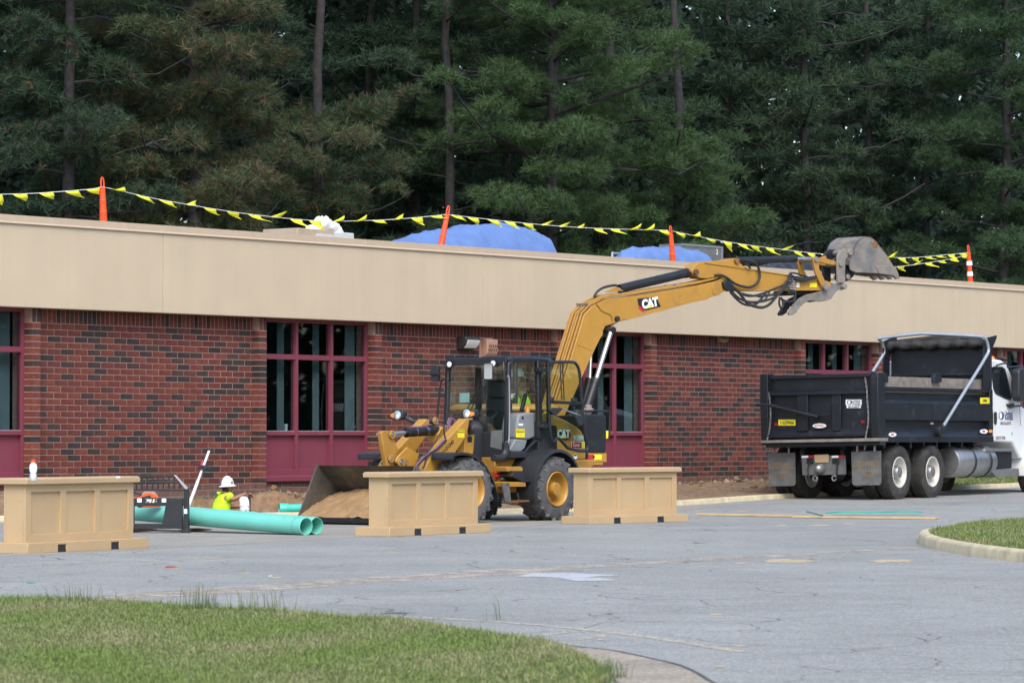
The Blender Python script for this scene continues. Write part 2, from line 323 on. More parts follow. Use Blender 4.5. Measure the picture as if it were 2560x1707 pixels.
# ================================================================ GROUND
def asphalt_mat():
    m = bpy.data.materials.new('asphalt'); m.use_nodes = True; t = m.node_tree; t.nodes.clear(); N = t.nodes.new; Lk = t.links.new
    out = N('ShaderNodeOutputMaterial'); b = N('ShaderNodeBsdfPrincipled'); b.inputs['Roughness'].default_value = 0.85; Lk(b.outputs[0], out.inputs[0])
    tc = N('ShaderNodeTexCoord')
    def noise(sc, det=5, rough=.6):
        n = N('ShaderNodeTexNoise'); n.inputs['Scale'].default_value = sc; n.inputs['Detail'].default_value = det; n.inputs['Roughness'].default_value = rough; Lk(tc.outputs['Object'], n.inputs['Vector']); return n.outputs['Fac']
    def rng(v, a, c, lo, hi):
        r = N('ShaderNodeMapRange'); r.inputs['From Min'].default_value = a; r.inputs['From Max'].default_value = c; r.inputs['To Min'].default_value = lo; r.inputs['To Max'].default_value = hi; Lk(v, r.inputs['Value']); return r.outputs[0]
    def mul(a, c):
        q = N('ShaderNodeMath'); q.operation = 'MULTIPLY'; Lk(a, q.inputs[0]); Lk(c, q.inputs[1]); return q.outputs[0]
    vo = N('ShaderNodeTexVoronoi'); vo.inputs['Scale'].default_value = 85; Lk(tc.outputs['Object'], vo.inputs['Vector'])
    sep = N('ShaderNodeSeparateColor'); Lk(vo.outputs['Color'], sep.inputs[0])
    f = mul(mul(rng(sep.outputs[0], 0, 1, .58, 1.45), rng(noise(.35, 4), .3, .7, .86, 1.14)), rng(noise(2.5, 6), .3, .7, .92, 1.08))
    # hairline cracks
    nv = N('ShaderNodeTexNoise'); nv.inputs['Scale'].default_value = 1.2; Lk(tc.outputs['Object'], nv.inputs['Vector'])
    vm = N('ShaderNodeVectorMath'); vm.operation = 'MULTIPLY_ADD'; vm.inputs[1].default_value = (.5, .5, .5); Lk(nv.outputs['Color'], vm.inputs[0]); Lk(tc.outputs['Object'], vm.inputs[2])
    ve = N('ShaderNodeTexVoronoi'); ve.feature = 'DISTANCE_TO_EDGE'; ve.inputs['Scale'].default_value = .85; Lk(vm.outputs[0], ve.inputs['Vector'])
    crack = rng(ve.outputs['Distance'], 0.001, 0.010, 1, 0)
    crack = mul(crack, rng(noise(.28, 2), .42, .54, 0, .8))
    inv = N('ShaderNodeMath'); inv.operation = 'SUBTRACT'; inv.inputs[0].default_value = 1.0; Lk(crack, inv.inputs[1])
    f = mul(f, inv.outputs[0])
    sc = N('ShaderNodeVectorMath'); sc.operation = 'SCALE'; sc.inputs[0].default_value = (0.250, 0.252, 0.235); Lk(f, sc.inputs['Scale'])
    # wind-blown sand, thin and patchy
    mx = N('ShaderNodeMix'); mx.data_type = 'RGBA'; mx.inputs['B'].default_value = (0.33, 0.27, 0.19, 1); Lk(sc.outputs[0], mx.inputs['A'])
    mp = N('ShaderNodeMapping'); mp.inputs['Scale'].default_value = (.5, .5, 1); Lk(tc.outputs['Object'], mp.inputs[0])
    n5 = N('ShaderNodeTexNoise'); n5.inputs['Scale'].default_value = 1.4; n5.inputs['Detail'].default_value = 8; n5.inputs['Roughness'].default_value = .68; Lk(mp.outputs[0], n5.inputs['Vector'])
    Lk(rng(n5.outputs['Fac'], .60, .72, 0, .5), mx.inputs['Factor'])
    Lk(mx.outputs['Result'], b.inputs['Base Color'])
    bp = N('ShaderNodeBump'); bp.inputs['Strength'].default_value = .5; bp.inputs['Distance'].default_value = .008; Lk(sep.outputs[1], bp.inputs['Height']); Lk(bp.outputs[0], b.inputs['Normal'])
    MATS['asphalt'] = m
asphalt_mat()
def speck_mat(name, col, sc=45, var=.35, big=.12, holes=None):
    m = mat(name, col, .9, var=big, scale=1.3); t = m.node_tree; N = t.nodes.new; Lk = t.links.new
    b = [n for n in t.nodes if n.type == 'BSDF_PRINCIPLED'][0]; src = b.inputs['Base Color'].links[0].from_socket
    tc = N('ShaderNodeTexCoord'); vo = N('ShaderNodeTexVoronoi'); vo.inputs['Scale'].default_value = sc; Lk(tc.outputs['Object'], vo.inputs['Vector'])
    sep = N('ShaderNodeSeparateColor'); Lk(vo.outputs['Color'], sep.inputs[0]); r = N('ShaderNodeMapRange'); r.inputs['To Min'].default_value = 1 - var; r.inputs['To Max'].default_value = 1 + var; Lk(sep.outputs[0], r.inputs['Value'])
    s2 = N('ShaderNodeVectorMath'); s2.operation = 'SCALE'; Lk(src, s2.inputs[0]); Lk(r.outputs[0], s2.inputs['Scale']); Lk(s2.outputs[0], b.inputs['Base Color'])
    if holes:                                            # worn through: the surface below shows between the remains
        n4 = N('ShaderNodeTexNoise'); n4.inputs['Scale'].default_value = holes[0]; n4.inputs['Detail'].default_value = 8; n4.inputs['Roughness'].default_value = .7; Lk(tc.outputs['Object'], n4.inputs['Vector'])
        r4 = N('ShaderNodeMapRange'); r4.inputs['From Min'].default_value = holes[1]; r4.inputs['From Max'].default_value = holes[2]; Lk(n4.outputs['Fac'], r4.inputs['Value']); Lk(r4.outputs[0], b.inputs['Alpha'])
    return m
speck_mat('seam_grit', (0.37, 0.325, 0.27), 60, .45, holes=(3, .30, .58))
speck_mat('apron', (0.265, 0.25, 0.215), 40, .22)
speck_mat('gutter', (0.29, 0.25, 0.195), 55, .35, .2); speck_mat('tar_edge', (.07, .07, .07), 40, .4, holes=(6, .3, .5))
speck_mat('sand', (0.42, 0.335, 0.215), 60, .15, holes=(7, .28, .46))
speck_mat('old_paint', (0.36, 0.33, 0.265), 45, .3, holes=(9, .28, .50))
speck_mat('white_road_paint', (0.40, 0.42, 0.43), 60, .2, holes=(8, .25, .45))
speck_mat('forest_floor', (0.05, 0.045, 0.03), 4, .4)
CURB = [(-60, -14), (-12, 46.2), (-7.6, 51.3), (-3.5, 53.3), (.13, 55.1), (2.91, 59.7), (5.03, 64.4), (9.85, 71.9), (16, 80), (60, 136)]
cxs = np.arange(-60, 60.01, .25); cys = np.interp(cxs, [p[0] for p in CURB], [p[1] for p in CURB])
ker = np.ones(9) / 9; cys = np.convolve(np.pad(cys, 4, mode='edge'), ker, 'valid')
def curb_y(x): return float(np.interp(x, cxs, cys))
rows = [-60, -20, 0, 15, 30, 45, 50, 52, 53, 54]
pts = []
for x in np.arange(-60, 60.01, 1.0):
    yc = curb_y(x); r = [y for y in rows if y < yc - .5]
    while len(r) < len(rows): r.append(r[-1] + (yc - r[-1]) * .4)
    r += [r[-1] + (yc - r[-1]) * k / 6 for k in range(1, 7)]
    pts.append([V((x, y, rise(y))) for y in r])
lot = part('parking_lot', 'asphalt', None, lambda m: m.grid(pts), smooth='all'); tag(lot, kind='structure')
gp = [[V((x, y, -0.85)) for y in (-1500, -62, 60, 200, 1500)] for x in (-1500, -62, 62, 1500)]
gr = part('ground', 'forest_floor', None, lambda m: m.grid(gp)); tag(gr, kind='structure')

def sheet(name, px, z, material, kind='structure', zfun=None):
    P = [at_z(x, y, 0) for x, y in px]
    if zfun:
        P = []
        for x, y in px:
            zz = 0.0
            for _ in range(6): q = at_z(x, y, zz); zz = rise(q.y)
            P.append(V((q.x, q.y, zz)))
    P = [p + V((0, 0, z)) for p in P]
    o = part(name, material, None, lambda m: m.add(P, [list(range(len(P)))]), smooth=False); tag(o, kind=kind); return o
# paler sandy apron behind the planters, up to the kerb
apx = [(0, 1392), (180, 1383), (372, 1371), (600, 1359), (905, 1342), (1229, 1321), (1406, 1311), (1560, 1303)]
ap = [at_z(x, y) for x, y in apx]
top = []
for p in reversed(ap):
    q = V(p)
    x = p.x + (2.2 if p is ap[-1] else .6 + (p.x + 5) * .12); top.append((x, curb_y(x) - .03))
def apron(m):
    a = [V((p.x, p.y, 0)) for p in ap]; b = [V((t[0], t[1], 0)) for t in reversed(top)]
    G = [[(u.lerp(w, k / 10)) for k in range(11)] for u, w in zip(a, b)]
    m.grid([[V((p.x, p.y, rise(p.y) + .0015)) for p in r] for r in G])
tag(part('concrete_apron', 'apron', None, apron), kind='structure')
c8 = crop(1080, 1300, .39116)
sheet('pavement_seam', [(0, 1503), (120, 1499), (330, 1482), (640, 1462), *map(c8, [(0, 337), (500, 305), (700, 297), (1000, 288), (1300, 268), (1800, 238), (2352, 214)]), (2290, 1366), (2300, 1372), (2150, 1378), (2000, 1388), *map(c8, [(2352, 226), (1800, 256), (1300, 285), (1000, 303), (600, 345), (0, 375)]), (640, 1480), (330, 1500), (120, 1512), (0, 1516)], .0015, 'seam_grit')
sheet('road_arrow', list(map(c8, [(540, 361), (600, 347), (650, 338), (900, 338), (1220, 354), (1080, 358), (1000, 363), (1185, 383), (1150, 387), (920, 389), (850, 378), (790, 367), (640, 363)])), .003, 'white_road_paint')
def stripe(name, px, w, z=.002, material='old_paint'):
    P = [at_z(x, y) for x, y in px]; P = bez(P, 30)
    def f(m):
        Lh, Rh = [], []
        for i, p in enumerate(P):
            t = (P[min(i + 1, len(P) - 1)] - P[max(0, i - 1)]).normalized(); s = V((-t.y, t.x, 0)) * w / 2 * (0.85 + .3 * random.random())
            Lh.append(p + s + V((0, 0, z))); Rh.append(p - s + V((0, 0, z)))
        m.grid([Lh, Rh])
    o = part(name, material, None, f); tag(o, kind='structure')
stripe('lane_line', [(860, 1536), (1000, 1541), (1200, 1551), (1400, 1567), (1600, 1589), (1750, 1612), (1850, 1629)], .11)
stripe('parking_line', [(-30, 1417), (200, 1408), (400, 1399), (560, 1392)], .12)
c6 = crop(1200, 1480, .34014)
for i, (p, q) in enumerate([((440, 316), (720, 288)), ((690, 352), (960, 312)), ((250, 300), (480, 285))]): stripe('hatch_line', [c6(p), c6(((p[0] + q[0]) / 2, (p[1] + q[1]) / 2)), c6(q)], .07)
def blob(name, x, y, wx, wy, material, z=.003, seed=0):
    rr = random.Random(seed); n = 22
    sheet(name, [(x + wx * math.cos(2 * math.pi * k / n) * (.7 + .5 * rr.random()), y + wy * math.sin(2 * math.pi * k / n) * (.7 + .5 * rr.random())) for k in range(n)], z, material, 'stuff', True)
for i, (x, y, wx, wy) in enumerate([(1975, 1402, 68, 4.5), (2230, 1402, 62, 4.5), (1850, 1407, 20, 2), (1955, 1313, 14, 1.8), (2050, 1313, 30, 2), (2120, 1309, 14, 1.5), (610, 1433, 17, 2), (690, 1444, 14, 2), (525, 1394, 22, 1.2), (430, 1420, 30, 1.2), (1850, 1277, 22, 1.4), (1500, 1598, 9, 2), (1790, 1535, 18, 2), (1850, 1614, 14, 2.2), (1800, 1666, 16, 2.4), (980, 1382, 16, 1.2), (1135, 1400, 10, 1.2), (1300, 1368, 14, 1)]):
    blob('sand_patch', x, y, wx, wy, 'sand', .0025, i)
blob('red_scrap', 427, 1417, 15, 2.0, 'red_sticker', .004, 91); blob('green_scrap', 77, 1456, 12, 1.0, 'teal_strap', .004, 92); blob('white_scrap', 676, 1440, 5, 1.3, 'white_ink', .004, 93)
# kerb along the building side, cast in lengths
def kerb(name, path, h, w, material='concrete', inward=1, step=12, lift=0.0):
    for k in range(0, len(path) - 1, step):
        seg = path[k:k + step + 1]
        def f(m):
            rings = []
            for i, p in enumerate(seg):
                g = path[min(len(path) - 1, k + i + 1)] - path[max(0, k + i - 1)]; g.z = 0; g.normalize(); s = V((-g.y, g.x, 0)) * inward
                if i == len(seg) - 1: p = p - g * .006
                rings.append([p + V((0, 0, -.12)), p + s * .015 + V((0, 0, h * .72)), p + s * .05 + V((0, 0, h)), p + s * w + V((0, 0, h)), p + s * w + V((0, 0, -.12))])
            m.loft(rings)
        o = part(name, material, None, f, ang=60); tag(o, kind='structure')
kp = [V((x, curb_y(x), rise(curb_y(x)))) for x in np.arange(-14, 24, .25)]
kerb('kerb', kp, .09, .16, 'kerb_paint')
# ---- soil bank between kerb and wall
def lc(t):
    w = WALL.W(t, 0, 0); lo = .4
    for l in np.arange(.4, 12, .05):
        p = w + WALL.n * l
        if p.y < curb_y(p.x): return l - .16
    return 5.0
ts = np.arange(-11, 44, .16); lcs = np.array([lc(t) for t in ts]); lcs = np.convolve(np.pad(lcs, 3, mode='edge'), np.ones(7) / 7, 'valid')
def vnoise(x, y, s):
    return (math.sin(x * s * 1.7 + 2.1 * math.sin(y * s * 1.3)) + math.sin(y * s * 2.3 + 1.7 * math.sin(x * s * .9 + 1))) * .25 + (math.sin(x * s * 4.1 + y * s * 3.3) + math.sin(x * s * 5.3 - y * s * 4.7 + 2)) * .12
def grassy(t, l):
    k = (t - 18.9 + (-.5 * (l - 2.0))) / 1.0 + vnoise(t, l, 1.1) * .8; return max(0.0, min(1.0, k))
def bank_z(t, l, L):
    f = l / L; w = WALL.W(t, l, 0); g = rise(w.y)
    zw = .22 + .10 * max(0, min(1, (t - 8) / 8)) + max(0, (t - 24) * .008); zc = g + .075
    z = zw * (1 - f) + zc * f; d = 1 - grassy(t, l)
    z += d * (.05 * vnoise(t, l, 2.2) + .03 * vnoise(t, l, 6) + .015 * vnoise(t, l, 15)) * min(1, f * 6 + .25) * min(1, (1 - f) * 6)
    for (mt, ml, r, h) in ((17.3, 2.6, 1.3, .16), (18.6, 3.6, 1.0, .10), (-1.6, 1.5, 1.5, .25), (6.8, 1.3, 1.1, .16), (7.6, 2.3, 1.0, .1), (.9, 1.0, .8, .16), (4.9, .9, .5, .12)):
        q = ((t - mt) ** 2 + (l - ml) ** 2) / r ** 2; z += h * math.exp(-q * 1.5) * d
    # trench where the man works
    z -= .16 * max(0., 1 - abs(t - 2.6) / 2.4) ** .5 * max(0., min(1., l - 1.2)) * min(1, (1 - f) * 5); q = max(abs(t - 3.1) / 1.45, abs(l - 2.1) / 1.15); z -= 1.0 * max(0.0, min(1.0, (1.08 - q) / .16))
    return z
bp, bc = [], []
for t, L in zip(ts, lcs):
    r = []
    for k in range(49):
        l = L * k / 48; w = WALL.W(t, l, 0); r.append(V((w.x, w.y, bank_z(t, l, L))))
        d = 1 - grassy(t, l); k2 = .5 + .5 * vnoise(t, l, 3.1)
        c = np.array([.235, .135, .07]) * (1 - k2) + np.array([.20, .15, .10]) * k2
        gs = .5 + .5 * vnoise(t + 7, l * 1.4, 2.3); near = math.exp(-((l - .45) / .3) ** 2) * (.5 if gs > .5 else .1)
        c = c * (1 - near) + np.array([.085, .105, .04]) * near
        bc.append(list(c * d + np.array([.075, .105, .03]) * (1 - d)) + [1])
    bp.append(r)
attr_mat('soil', .95, var=.3, scale=9, bump=.8, bscale=18)
bank = part('soil_bank', 'soil', None, lambda m: m.grid(bp), smooth='all', cols=bc); tag(bank, kind='structure')
def bank_at(P):                                          # height of the bank below a place
    q = P - WALL.o; t, l = q.dot(WALL.d), q.dot(WALL.n); L = float(np.interp(t, ts, lcs)); return bank_z(t, max(0.02, min(L - .02, l)), L)
# clods and stones, too many to count
def clods():
    m = MB(); cols = []; rr = random.Random(4)
    for i in range(900):
        t = rr.choice([rr.uniform(-3, 1.2), rr.uniform(5.0, 8.8), rr.uniform(5.0, 8.8), rr.uniform(16, 20)]); L = float(np.interp(t, ts, lcs)); l = rr.uniform(.25, min(L - .2, 4.0)); r = rr.choice([.02, .03, .04, .05, .07, .1]) * rr.uniform(.6, 1.1)
        c = WALL.W(t, l, bank_z(t, l, L) + r * .3); k0 = len(m.v)
        rot = Matrix.Rotation(rr.uniform(0, 6), 3, 'Z') @ Matrix.Rotation(rr.uniform(0, 6), 3, 'X')
        vs = []
        for (x, y, z) in ((0, 0, 1), (.9, 0, .3), (.2, .9, .35), (-.8, .4, .3), (-.7, -.6, .25), (.4, -.8, .3), (.6, .5, -.6), (-.6, .5, -.6), (0, -.7, -.7)):
            vs.append(c + rot @ V((x * rr.uniform(.7, 1.2), y * rr.uniform(.7, 1.2), z * .8)) * r)
        m.add(vs, [[0, 1, 2], [0, 2, 3], [0, 3, 4], [0, 4, 5], [0, 5, 1], [1, 6, 2], [2, 6, 7], [2, 7, 3], [3, 7, 4], [4, 7, 8], [4, 8, 5], [5, 8, 1], [1, 8, 6], [6, 8, 7]])
        b = rr.choice([(.25, .155, .085), (.22, .17, .12), (.28, .2, .14), (.19, .11, .06)]); cols += [[*b, 1]] * 9
    o = m.build('dirt_clods', 'soil', None, smooth=False, kind='stuff', cols=cols)
clods()
# ---- grass helper
attr_mat('grass_blades', .7, transl=.3, var=0)
def blades(name, P, h, w, cols, lean=.5, parent=None, seed=1):
    """P (n,3) roots; two-triangle blades"""
    r = np.random.default_rng(seed); n = len(P); az = r.uniform(0, 2 * np.pi, n); ln = r.uniform(.1, 1, n) * lean; hh = h * r.uniform(.45, 1.25, n)
    d = np.stack([np.cos(az), np.sin(az), np.zeros(n)], 1); s = np.stack([-np.sin(az + r.uniform(-.8, .8, n)), np.cos(az), np.zeros(n)], 1) * (w / 2)
    up = np.array([0, 0, 1.0]); mid = P + up * (hh * .6)[:, None] + d * (hh * ln * .35)[:, None]; tip = P + up * (hh * (1 - .3 * ln))[:, None] + d * (hh * ln)[:, None]
    vs = np.stack([P - s, P + s, mid + s * .7, mid - s * .7, tip], 1).reshape(-1, 3); k = np.arange(n)[:, None] * 5
    tr = np.concatenate([k + [0, 1, 2], k + [0, 2, 3], k + [3, 2, 4]], 1).reshape(-1, 3)
    c = np.repeat(cols[:, None, :], 5, 1); c[:, :2] *= .75; c[:, 4] *= 1.12
    c = np.concatenate([c, np.ones((n, 5, 1))], 2).reshape(-1, 4)
    return np_mesh(name, vs, tr, 'grass_blades', parent, c, 'stuff')
def inside(poly, X, Y):
    ok = np.zeros(len(X), bool); j = len(poly) - 1
    for i in range(len(poly)):
        xi, yi = poly[i]; xj, yj = poly[j]
        with np.errstate(divide='ignore', invalid='ignore'):
            c = ((yi > Y) != (yj > Y)) & (X < (xj - xi) * (Y - yi) / (yj - yi + 1e-12) + xi)
        ok ^= c; j = i
    return ok
GR = np.array([[.130, .185, .055], [.175, .215, .070], [.215, .225, .10], [.29, .27, .145], [.165, .225, .06]]) * 1.16
def grass_cols(X, Y, r, dry=.3):
    n = len(X); f = np.array([.5 + .5 * vnoise(a, b, .9) for a, b in zip(X, Y)]) if n < 60000 else .5 + .25 * (np.sin(X * 1.5 + 2.1 * np.sin(Y * 1.2)) + np.sin(Y * 2.1 + 1.7 * np.sin(X * .8 + 1)))
    f2 = .5 + .25 * (np.sin(X * 4.3 + 1.9 * np.sin(Y * 1.1 + 1)) + np.sin(Y * 1.7 + 2.3 * np.sin(X * 2.9))); pick = r.random(n) + (f - .5) * .45 + (f2 - .5) * .6; i = np.where(pick < .27, 4, np.where(pick < .45, 0, np.where(pick < .68, 1, np.where(pick < .70 + .10 * (1 + dry), 2, 3))))
    return GR[i] * r.uniform(.75, 1.3, n)[:, None]
# ---- foreground lawn with overgrown kerb
lawn_px = [(-60, 1497), (0, 1500), (150, 1500), (333, 1508), (536, 1522), (727, 1531), (900, 1549), (1034, 1556), (1200, 1583), (1336, 1602), (1397, 1616), (1472, 1648), (1520, 1682), (1508, 1706)]
LZ = .10
LE = [at_z(x, y, LZ) for x, y in lawn_px]; LE = bez(LE, 80)
lawn_poly = [(p.x, p.y) for p in LE] + [(.30, 15.0), (-.5, 13.2), (-3, 11.8), (-9, 11), (-16, 14), (-16, 24.2)]
def lawnz(x, y): return LZ + .02 * vnoise(x, y, .8)
def lawn(m):
    n = len(lawn_poly); m.add([V((x, y, LZ)) for x, y in lawn_poly], [list(range(n))])
speck_mat('lawn_soil', (0.085, 0.085, 0.03), 30, .4, .35)
tag(part('lawn', 'lawn_soil', None, lawn), kind='structure')
kpath = [p.copy() for p in LE] + [V((.30, 15.0, 0)), V((-.5, 13.2, 0)), V((-3, 11.8, 0)), V((-9, 11, 0))]
for p in kpath: p.z = 0
kerb('lawn_kerb', kpath, .09, .15, 'concrete', -1, 10)
# gutter pan beside it
gut = [c6(p) for p in [(580, 380), (700, 402), (840, 415), (1000, 436), (1160, 468), (1350, 510), (1480, 545), (1600, 600), (1680, 650), (1760, 690)]]
gp2 = [at_z(x, y) for x, y in gut]
gpoly = [V((p.x, p.y, .004)) for p in gp2] + [V((1.25, 14.2, .004)), V((.8, 13.4, .004)), V((.2, 14.5, .004)), V((.55, 16.2, .004)), V((.6, 17.0, .004))] + [V((at_z(*q).x, at_z(*q).y, .004)) for q in [(1490, 1676), (1420, 1640), (1380, 1622)]]
stripe('pavement_crack', gut, .028, .006, 'tar_edge')
tag(part('gutter_pan', 'gutter', None, lambda m: m.add(gpoly, [list(range(len(gpoly)))])), kind='structure')
r = np.random.default_rng(3); n = 430000
X = r.uniform(-6.2, .6, n); Y = r.uniform(14.0, 26.5, n); keep = inside(lawn_poly, X, Y) & (np.abs(X) < Y * .152 + .15); X, Y = X[keep], Y[keep]
keep = r.random(len(X)) < np.clip((26 / Y) ** 1.2 * .75, 0, 1); X, Y = X[keep], Y[keep]
blades('lawn_grass', np.stack([X, Y, np.full(len(X), LZ - .005)], 1),   .036, .0066, grass_cols(X, Y, r, .9), .9)
# taller fringe along the kerb edge, and weeds
ed = np.array([[p.x, p.y] for p in LE]); ed = ed[(np.abs(ed[:, 0]) < ed[:, 1] * .16)]
idx = r.integers(0, len(ed) - 1, 9000); tt = r.random(9000)[:, None]; E0 = ed[idx] * (1 - tt) + ed[idx + 1] * tt
E0 = E0 + np.stack([r.normal(-.11, .06, 9000), r.normal(-.08, .08, 9000)], 1)
blades('kerb_grass', np.column_stack([E0, np.full(len(E0), LZ - .03)]), .085, .006, grass_cols(E0[:, 0], E0[:, 1], r, -.2), .8, seed=5)
def weed_clump(px, py, n, h, spread, label, seed):
    p = at_z(px, py, LZ); rr = np.random.default_rng(seed); P = np.column_stack([rr.normal(p.x, spread, n), rr.normal(p.y, spread * .7, n), np.full(n, LZ - .01)])
    o = blades('weed_clump', P - np.array([p.x, p.y, 0]), h, .005, np.tile([.15, .20, .09], (n, 1)) * rr.uniform(.8, 1.2, n)[:, None], .55, seed=seed)
    o.location = (p.x, p.y, 0); tag(o, label, 'weeds', 'weeds growing along the lawn edge')
weed_clump(505, 1527, 70, .20, .09, 'dense tall clump of dark green grass at the lawn edge', 1)
weed_clump(620, 1527, 26, .17, .06, 'thin upright weeds beside the dense clump of tall grass', 2)
weed_clump(690, 1532, 22, .20, .06, 'sparse seed-headed weeds by the old lane line end', 3)
weed_clump(195, 1506, 50, .16, .12, 'low spread of wispy grass stalks opposite the bottle planter', 4)
weed_clump(960, 1556, 46, .10, .10, 'short tuft of pale grass hanging over the kerb line', 5)
weed_clump(1237, 1545, 7, .18, .02, 'single sprig of weed standing in the asphalt by the lawn', 6)
weed_clump(1525, 1688, 90, .11, .05, 'bright spray of grass at the rounded lawn tip', 7)
# ---- island on the right
c4r = crop(1700, 1220, .36565)
isl = [c4r(p) for p in [(2352, 192), (2150, 205), (1950, 222), (1780, 262), (1680, 290), (1632, 320), (1625, 350), (1640, 380), (1720, 412), (1900, 448), (2100, 478), (2352, 508)]]
IE = bez([at_z(x, y, (.14, .14, .13, .11, .085, .055, .025, .008, 0, 0, 0, 0)[i]) for i, (x, y) in enumerate(isl)], 60)
for p in IE: p.z = 0
ipath = [V((14, IE[0].y + 3.0, 0))] + IE + [V((7.2, 29.0, 0)), V((14, 26, 0))]
kerb('island_kerb', ipath, .12, .15, 'kerb_paint', 1, 8)
def inset(path, w):
    out = []
    for i, p in enumerate(path):
        g = path[min(len(path) - 1, i + 1)] - path[max(0, i - 1)]; g.z = 0; g.normalize(); out.append((p.x - g.y * w, p.y + g.x * w))
    return out
ipoly = inset(ipath, .135)
tag(part('island_lawn', 'lawn_soil', None, lambda m: m.add([V((x, y, .115)) for x, y in ipoly], [list(range(len(ipoly)))])), kind='structure')
n = 90000; X = r.uniform(4.6, 9, n); Y = r.uniform(31, 50, n); keep = inside(ipoly, X, Y) & (X < Y * .152 + .3); X, Y = X[keep], Y[keep]
blades('island_grass', np.stack([X, Y, np.full(len(X), .10)], 1), .055, .011, grass_cols(X, Y, r, .8), .9, seed=8)
# grass on the bank
n = 60000; T = r.uniform(-4, 34, n); Lq = r.uniform(.05, 6, n); P = []; cc = []
for t, l in zip(T, Lq):
    L = float(np.interp(t, ts, lcs))
    if l > L: continue
    g = grassy(t, l); k = g if t > 15 else .28 * math.exp(-((l - .5) / .3) ** 2)
    if random.random() < k: w = WALL.W(t, l, bank_z(t, l, L)); P.append((w.x, w.y, w.z - .01))
P = np.array(P); blades('bank_grass', P, .075, .014, grass_cols(P[:, 0], P[:, 1], r, .1), .8, seed=9)

# ================================================================ BUILDING
BLD = WALL.empty('brick_building', 'long single-storey red brick building with a tan fascia and maroon windows', 'building')
attr_mat('brick', .85, var=.22, scale=14, bump=.35, bscale=60)
mat('mortar', (0.30, 0.20, 0.17), .9, var=.15, scale=12)
def fascia_mat():
    m = mat('fascia', (0.50, 0.412, 0.295), .8, var=.035, scale=1.5); t = m.node_tree; N = t.nodes.new; Lk = t.links.new
    b = [n for n in t.nodes if n.type == 'BSDF_PRINCIPLED'][0]; src = b.inputs['Base Color'].links[0].from_socket
    tc = N('ShaderNodeTexCoord'); mp = N('ShaderNodeMapping'); mp.inputs['Scale'].default_value = (2.6, 1, .10); Lk(tc.outputs['Object'], mp.inputs[0])
    n1 = N('ShaderNodeTexNoise'); n1.inputs['Scale'].default_value = 1.6; n1.inputs['Detail'].default_value = 5; Lk(mp.outputs[0], n1.inputs['Vector'])
    r1 = N('ShaderNodeMapRange'); r1.inputs['From Min'].default_value = .3; r1.inputs['From Max'].default_value = .7; r1.inputs['To Min'].default_value = .965; r1.inputs['To Max'].default_value = 1.03; Lk(n1.outputs['Fac'], r1.inputs['Value'])
    s2 = N('ShaderNodeVectorMath'); s2.operation = 'SCALE'; Lk(src, s2.inputs[0]); Lk(r1.outputs[0], s2.inputs['Scale']); Lk(s2.outputs[0], b.inputs['Base Color'])
    n3 = N('ShaderNodeTexNoise'); n3.inputs['Scale'].default_value = 120; Lk(tc.outputs['Object'], n3.inputs['Vector']); bp_ = N('ShaderNodeBump'); bp_.inputs['Strength'].default_value = .25; bp_.inputs['Distance'].default_value = .01; Lk(n3.outputs['Fac'], bp_.inputs['Height']); Lk(bp_.outputs[0], b.inputs['Normal'])
fascia_mat()
mat('coping', (0.47, 0.375, 0.27), .5, var=.04)
PER, NB = 8.52, 5
T_END, T_BEG, DEEP = 43.0, -10.2, 16.0
BL, BH, JT = .3048, .1016, .011
RED = [(.134, .037, .027), (.120, .034, .026), (.146, .043, .030), (.108, .034, .029), (.128, .032, .026)]
DRK = [(.040, .029, .028), (.050, .032, .029), (.064, .034, .029), (.036, .028, .028)]
class Bricks:
    """collects brick boxes for one shared mesh; the nearest 300 become objects of their own"""
    def __init__(s): s.items = []
    def add(s, a0, a1, z0, z1, l0, l1, col): s.items.append((a0, a1, z0, z1, l0, l1, col))
BR = Bricks()
def bcol(rr, z):
    c = np.array(rr.choice(DRK) if rr.random() < .34 else rr.choice(RED)) * rr.uniform(.85, 1.15)
    if z < .56: k = min(1, (.62 - z) / .3) * rr.uniform(.55, .9); c = c * (1 - k) + np.array([.17, .125, .10]) * k   # lime-stained bottom courses
    return tuple(c)
def courses(a0, a1, l_face, zb, zt, rr, soldier=True, thick=.09):
    zc = 3.10; k = 0
    if soldier:
        a = a0
        while a < a1 - .03: e = min(a + BH, a1); BR.add(a + JT / 2, e - JT / 2, 3.10 + JT / 2, 3.37, l_face - thick, l_face, bcol(rr, 3)); a += BH
    while zc - BH > zb - .02:
        off = (BL / 2 if k % 2 else 0.0); a = a0 - off; last = None
        while a < a1 - .02:
            s0, s1 = max(a, a0), min(a + BL, a1)
            if s1 - s0 > .03: BR.add(s0 + JT / 2, s1 - JT / 2, zc - BH + JT / 2, zc - JT / 2, l_face - thick + rr.uniform(-.0015, .0015), l_face + rr.uniform(-.002, .002), bcol(rr, zc))
            a += BL
        zc -= BH; k += 1
wins = []
rr = random.Random(12)
